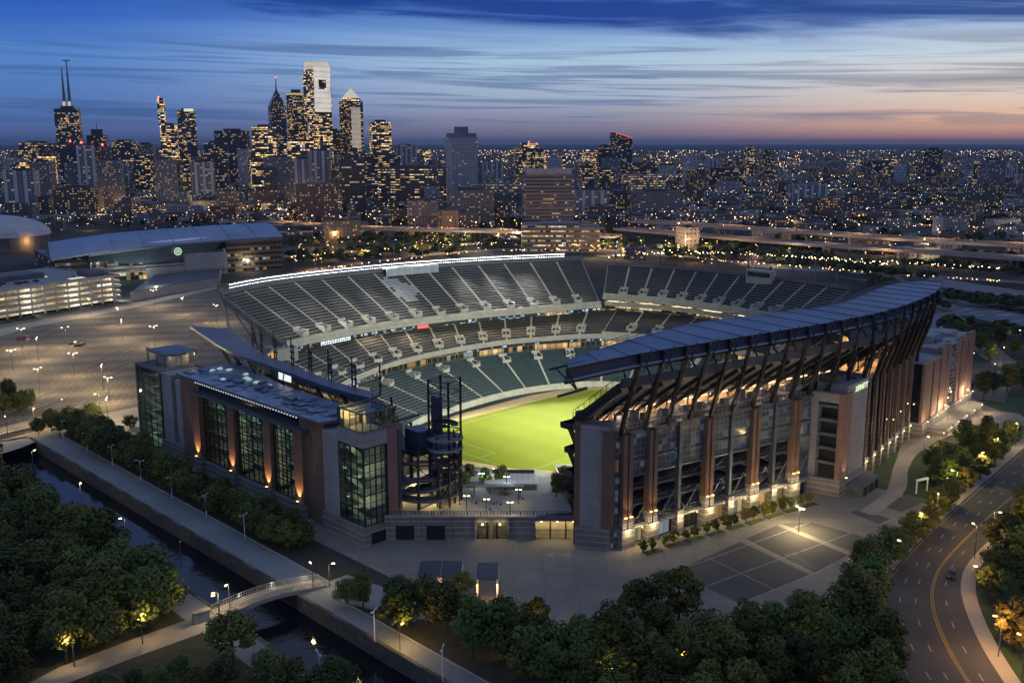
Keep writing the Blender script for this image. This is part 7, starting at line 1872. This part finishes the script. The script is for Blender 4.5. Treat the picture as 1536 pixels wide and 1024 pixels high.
for L_, n_, k in (([(430, 412), (560, 392), (720, 376), (900, 372)], 46, 'dot_o'), ([(900, 372), (1100, 392), (1300, 408), (1560, 425)], 70, 'dot_o'), ([(430, 385), (600, 372), (800, 362), (940, 372)], 60, 'dot_o'), ([(900, 385), (1000, 378), (1180, 384), (1330, 396)], 70, 'dot_w'), ([(1000, 322), (1250, 330), (1560, 345)], 70, 'dot_o'), ([(392, 331), (600, 341), (785, 345), (925, 352)], 60, 'dot_o'), ([(960, 372), (1250, 388), (1500, 402)], 70, 'dot_w'), ([(880, 300), (1200, 306), (1560, 318)], 60, 'dot_o'), ([(1297, 243), (1330, 236), (1400, 225)], 60, 'dot_w'), ([(1180, 262), (1300, 243)], 26, 'dot_w'), ([(1400, 225), (1500, 232)], 22, 'dot_c'), ([(140, 322), (260, 316), (420, 322)], 50, 'dot_o'), ([(600, 300), (800, 300), (1000, 305)], 40, 'dot_w'), ([(950, 232), (1100, 240)], 26, 'dot_o'), ([(430, 318), (560, 322)], 24, 'dot_o')):
    for q in range(n_):
        i = R.randrange(len(L_) - 1); f = R.random(); u = L_[i][0] + (L_[i + 1][0] - L_[i][0]) * f; v = L_[i][1] + (L_[i + 1][1] - L_[i][1]) * f + R.gauss(0, .8)
        p = at(u, v, 9); dot(p[0], p[1], 9, R.uniform(.35, .8) * (max(p[1], 1400) / 2200) ** .85, k)
for i in range(64):
    y0 = R.uniform(1000, 5200); x0 = R.uniform(-.55, .55) * y0; along = R.random() < .55; a = .18 if along else .18 + math.pi / 2
    k = R.choices(('dot_o', 'dot_w', 'dot_c'), (5, 5, 1))[0]; n_ = R.randrange(14, 60); sp_ = R.uniform(26, 44) * (1 + y0 / 6000)
    for q in range(n_):
        x, y = x0 + math.cos(a) * sp_ * (q - n_ / 2), y0 + math.sin(a) * sp_ * (q - n_ / 2)
        if y < 900 or abs(x) > .58 * y or not clear(x, y): continue
        dot(x + R.gauss(0, 1), y + R.gauss(0, 1), 9.5, R.uniform(.34, .62) * (max(y, 900) / 2200) ** .8, k)
for k, mb in mbs.items():
    tag(mb.build('distant_lights', M[k]), f'scatter of {dict(dot_o="orange", dot_w="warm white", dot_c="cold white", dot_r="red")[k]} distant city lights', 'city lights', kind='stuff')

# street glow: strong sodium lamps in the streets of the near city
for i in range(80):
    if i < 40: u, v = R.uniform(120, 480), R.uniform(300, 328)
    elif i < 62: u, v = R.uniform(880, 1480), R.uniform(376, 400)
    else: u, v = R.uniform(430, 780), R.uniform(355, 392)
    p = at(u, v); a, b_ = toab(*p)
    if -70 < a < 170 and -100 < b_ < 145: continue
    lamp_post(p[0], p[1], 10, M['lampo'] if R.random() < .6 else M['lampw'], 'street lamp glowing among the streets between the stadium and the city', 'street lamps of the near city', 10000 if i < 40 else 11000, (1, .52, .16) if R.random() < .6 else (1, .78, .36), 1, rad=.8)
# ================================================================= SMALL THINGS
def make_car(paint):
    t = thing('parked_car', (0, 0, 0), 'car', 'car')
    mb = MB(); X, Y = (1, 0, 0), (0, 1, 0)
    mb.prism([Vector(p) for p in ((-2.2, -.85), (2.1, -.85), (2.25, -.5), (2.25, .5), (2.1, .85), (-2.2, .85))], .32, .85)
    mb.frus([Vector(p) for p in ((-1.9, -.8), (1.0, -.8), (1.0, .8), (-1.9, .8))], .85, [Vector(p) for p in ((-1.5, -.62), (.35, -.62), (.35, .62), (-1.5, .62))], 1.45)
    mb.build('body', paint, t)
    mb = MB(); mb.frus([Vector(p) for p in ((-1.8, -.82), (.92, -.82), (.92, .82), (-1.8, .82))], .9, [Vector(p) for p in ((-1.5, -.66), (.4, -.66), (.4, .66), (-1.5, .66))], 1.38); mb.build('windows', M['glassd'], t)
    for x in (-1.35, 1.35):
        for y in (-.8, .8): mb = MB(); mb.tube((x, y - .1, .33), (x, y + .1, .33), .33, n=10); mb.build('wheel', M['black'], t)
    for y in (-.55, .55): mb = MB(); mb.box((2.26, y), X, Y, .03, .18, .55, .72); mb.build('headlight', M['lampoff'], t)
    return t
cars = [make_car(mat(f'car_paint_{n}', c, .3, .3, .1)) for n, c in (('dark', (.03, .03, .035)), ('red', (.25, .03, .03)), ('silver', (.35, .36, .38)))]
spots_ = [(106, 516, 0, 'dark car in the cluster parked in the middle of the striped car park'), (114, 515, 2, 'silver car in the cluster parked in the middle of the striped car park'), (124, 518, 0, 'dark car at the end of the small cluster in the striped car park'), (118, 520, 0, 'dark car nearest the viewer in the small cluster in the car park'), (32, 509, 1, 'red car in the pair parked by the garage end of the car park'), (43, 511, 2, 'silver car beside the red car in the car park'), (37, 507, 1, 'second red car behind the pair in the car park')]
done = set()
for u, v, k, lab in spots_:
    o = cars[k] if k not in done else copy_tree(cars[k]); done.add(k)
    p = at(u, v); o.location = (*p, .04); o.rotation_euler = (0, 0, R.choice([.25, .3, 1.8])); o['label'] = lab; o['group'] = 'cars in the striped car park'
for k in range(26):
    o = copy_tree(cars[k % 3]); t_, o_ = R.uniform(6, GL - 8), R.uniform(4, 72); p = G0 + GD * t_ + GN_ * o_
    if 30 < o_ < 56: o_ = 20; p = G0 + GD * t_ + GN_ * o_
    o.location = (*p, 5 * FH + .03); o.rotation_euler = (0, 0, math.atan2(GN_.y, GN_.x)); o['label'] = f"{['dark', 'red', 'silver'][k % 3]} car parked on the roof deck of the parking garage"; o['group'] = f"{['dark', 'red', 'silver'][k % 3]} cars on the garage roof"

# the few cars out on the street and the highway, tail lamps lit
M['tail'] = emat('tail_lamp', (1, .05, .03), 5, False)
def drive(k, x, y, z, rz, lab, grp):
    o = copy_tree(cars[k]); o.location = (x, y, z); o.rotation_euler = (0, 0, rz); o['label'] = lab; o['group'] = grp; o.name = 'moving_car'
    for yy in (-.6, .6):
        mb = MB(); mb.box((-2.23, yy), XA, YA, .03, .16, .6, .76); c = mb.build('tail_lamp', M['tail']); c.parent = o
for i, t, k in ((60, .74, 0), (71, .86, 0), (40, .36, 2)):
    p = lane(t, i); d = lane(t, i + 1) - p if t > .64 else p - lane(t, i + 1)
    drive(k, p.x, p.y, .06, math.atan2(d.y, d.x), 'dark car on the outer lane of the curving street' if i == 60 else 'dark car nearest the viewer on the curving street' if i == 71 else 'silver car heading away on the curving street', 'cars on the curving street')
for i in range(14):
    px, z = VI[i % 3]; j = R.randrange(len(px) - 1); f = R.random(); a_, b_ = Vector(at(*px[j], z)), Vector(at(*px[j + 1], z)); d = (b_ - a_).normalized(); n_ = Vector((-d.y, d.x)); sg = R.choice([-1, 1]); p = a_.lerp(b_, f) + n_ * sg * 4
    drive(i % 3, p.x, p.y, z + .05, math.atan2(d.y, d.x) + (0 if sg < 0 else math.pi), ['dark', 'red', 'silver'][i % 3] + ' car on an elevated highway beyond the stadium', ['dark', 'red', 'silver'][i % 3] + ' cars on the elevated highways')
# footbridge
bA, bB = Vector(at(322, 922)), Vector(at(486, 874)); BD = (bB - bA).normalized(); BN = Vector((-BD.y, BD.x)); BL = (bB - bA).length
fbz = lambda t: .2 + 1.3 * math.sin(math.pi * min(1, max(0, t)))
br = thing('footbridge', (*((bA + bB) / 2), 0), 'pale arched footbridge with white railings across the canal', 'bridge')
n_ = 22; Pb = lambda t, o: Vector((*(bA + BD * BL * t + BN * o), fbz(t)))
mb = MB(); mb.slab([Pb(i / n_, -2.3) for i in range(n_ + 1)], [Pb(i / n_, 2.3) for i in range(n_ + 1)], .5, 0, 1)
mb.build('deck', [M['path'], M['conc']], br)
for s_ in (-2.3, 2.3):
    mb = MB()
    for i in range(n_):
        up = Vector((0, 0, 1.15)); mb.beam(Pb(i / n_, s_) + up, Pb((i + 1) / n_, s_) + up, .12); mb.beam(Pb(i / n_, s_) + up * .5, Pb((i + 1) / n_, s_) + up * .5, .06); mb.beam(Pb(i / n_, s_) + up * .2, Pb((i + 1) / n_, s_) + up * .2, .06)
        for f in (0, .5): mb.beam(Pb((i + f) / n_, s_), Pb((i + f) / n_, s_) + up, .1)
    mb.build('railing', mat('railing_grey', (.34, .34, .34), .6, .2), br)
    mb = MB()
    for i in range(n_):
        dn = lambda t: Vector((0, 0, -.5 - 1.5 * (2 * t - 1) ** 2)); mb.beam(Pb(i / n_, s_) + dn(i / n_), Pb((i + 1) / n_, s_) + dn((i + 1) / n_), .35, .5)
    mb.build('arch_beam', M['conc'], br)
for t_ in (.0, 1.0):
    p = Pb(t_, -2.8); lamp_post(p.x, p.y, 5.6, M['lampw'], ['lit lamp post at the wooded end of the footbridge', 'lit lamp post at the plaza end of the footbridge'][int(t_)], None, 700, (1, .76, .36), 1)
for t_ in (.25, .55, .85):
    lamp('POINT', tuple(Pb(t_, 1.9) + Vector((0, 0, .9))), 40, (1, .9, .7), br, .1)
# small road bridge at the far end of the canal
rb_ = thing('road_bridge', (*at(20, 655), 0), 'low lit road bridge crossing the far end of the canal', 'bridge')
p0, p1 = Vector(at(-30, 664)), Vector(at(62, 640)); d = (p1 - p0).normalized(); n2 = Vector((-d.y, d.x))
mb = MB(); mb.prism([p0, p1, p1 + n2 * 9, p0 + n2 * 9], .1, .9); mb.build('deck', M['path'], rb_)
mb = MB()
for o_ in (0, 9):
    a_, b_ = p0 + n2 * o_, p1 + n2 * o_; mb.beam((*a_, 1.9), (*b_, 1.9), .12)
    for k in range(24): q = a_.lerp(b_, k / 23); mb.beam((*q, .9), (*q, 1.9), .1)
mb.build('railing', M['steel2'], rb_)
# ticket portals on the plaza
def portal(u0, u1, v, lab, depth=9):
    p, q = Vector(at(u0, v)), Vector(at(u1, v)); t = thing('ticket_portal', (*((p + q) / 2), 0), lab, 'portal')
    mb = MB()
    for c in (p, q):
        for dy in (0, depth): mb.beam((c.x, c.y + dy, 0), (c.x, c.y + dy, 4.4), .35)
    mb.build('post', M['white'], t)
    mb = MB(); mb.box(((p.x + q.x) / 2, p.y + depth / 2), XA, YA, (q.x - p.x) / 2 + .2, depth / 2, 4.2, 4.5); mb.build('roof_panel', mat('portal_roof_blue', (.03, .045, .07), .6, .1), t)
    for c in (p, q):
        mb = MB(); mb.ball((c.x, c.y - .3, 3.2), .2); mb.build('lamp', M['lampo'], t); lamp('POINT', (c.x, c.y - .9, 2.2), 160, (1, .5, .16), t, .2)
portal(628, 658, 893, 'open blue roofed ticket portal with orange lamps nearest the footbridge'); portal(662, 690, 893, 'open blue roofed ticket portal in the middle of the plaza edge')
portal(716, 746, 896, 'open blue roofed ticket portal with a dark bollard gate, farthest from the footbridge')
gp = thing('plaza_frame', (*at(1382, 738), 0), 'small pale frame gate where the garden path meets the plaza', 'gate'); p, q = Vector(at(1374, 740)), Vector(at(1390, 736))
mb = MB(); mb.beam((*p, 0), (*p, 4), .35); mb.beam((*q, 0), (*q, 4), .35); mb.build('post', M['white'], gp); mb = MB(); mb.beam((*p, 4), (*q, 4), .9, .4); mb.build('lintel', M['white'], gp)
ub = thing('utility_box', (*at(302, 932), 0), 'grey utility cabinet beside the footpath at the edge of the wood', 'cabinet'); p = at(302, 932)
mb = MB(); mb.box(p, BD, BN, 1.7, .8, 0, 2.4); mb.build('cabinet', M['conc'], ub); mb = MB(); mb.box(p, BD, BN, 1.8, .9, 2.4, 2.6); mb.build('lid', M['concd'], ub)

# ================================================================= AIR
hz = bpy.data.materials.new('haze_air'); hz.use_nodes = True; nt = hz.node_tree; nt.nodes.remove(nt.nodes['Principled BSDF'])
pv = N(nt, 'ShaderNodeVolumePrincipled'); pv.inputs['Color'].default_value = (.42, .52, .72, 1); pv.inputs['Density'].default_value = HAZE; pv.inputs['Anisotropy'].default_value = 0
nt.links.new(pv.outputs[0], nt.nodes['Material Output'].inputs['Volume'])
mb = MB(); mb.prism([Vector(p) for p in ((-91000, -900), (91000, -900), (91000, 91000), (-91000, 91000))], -6, 335, 0, 0, True)
tag(mb.build('haze', hz), 'thin blue evening haze over the city', 'haze', kind='stuff')
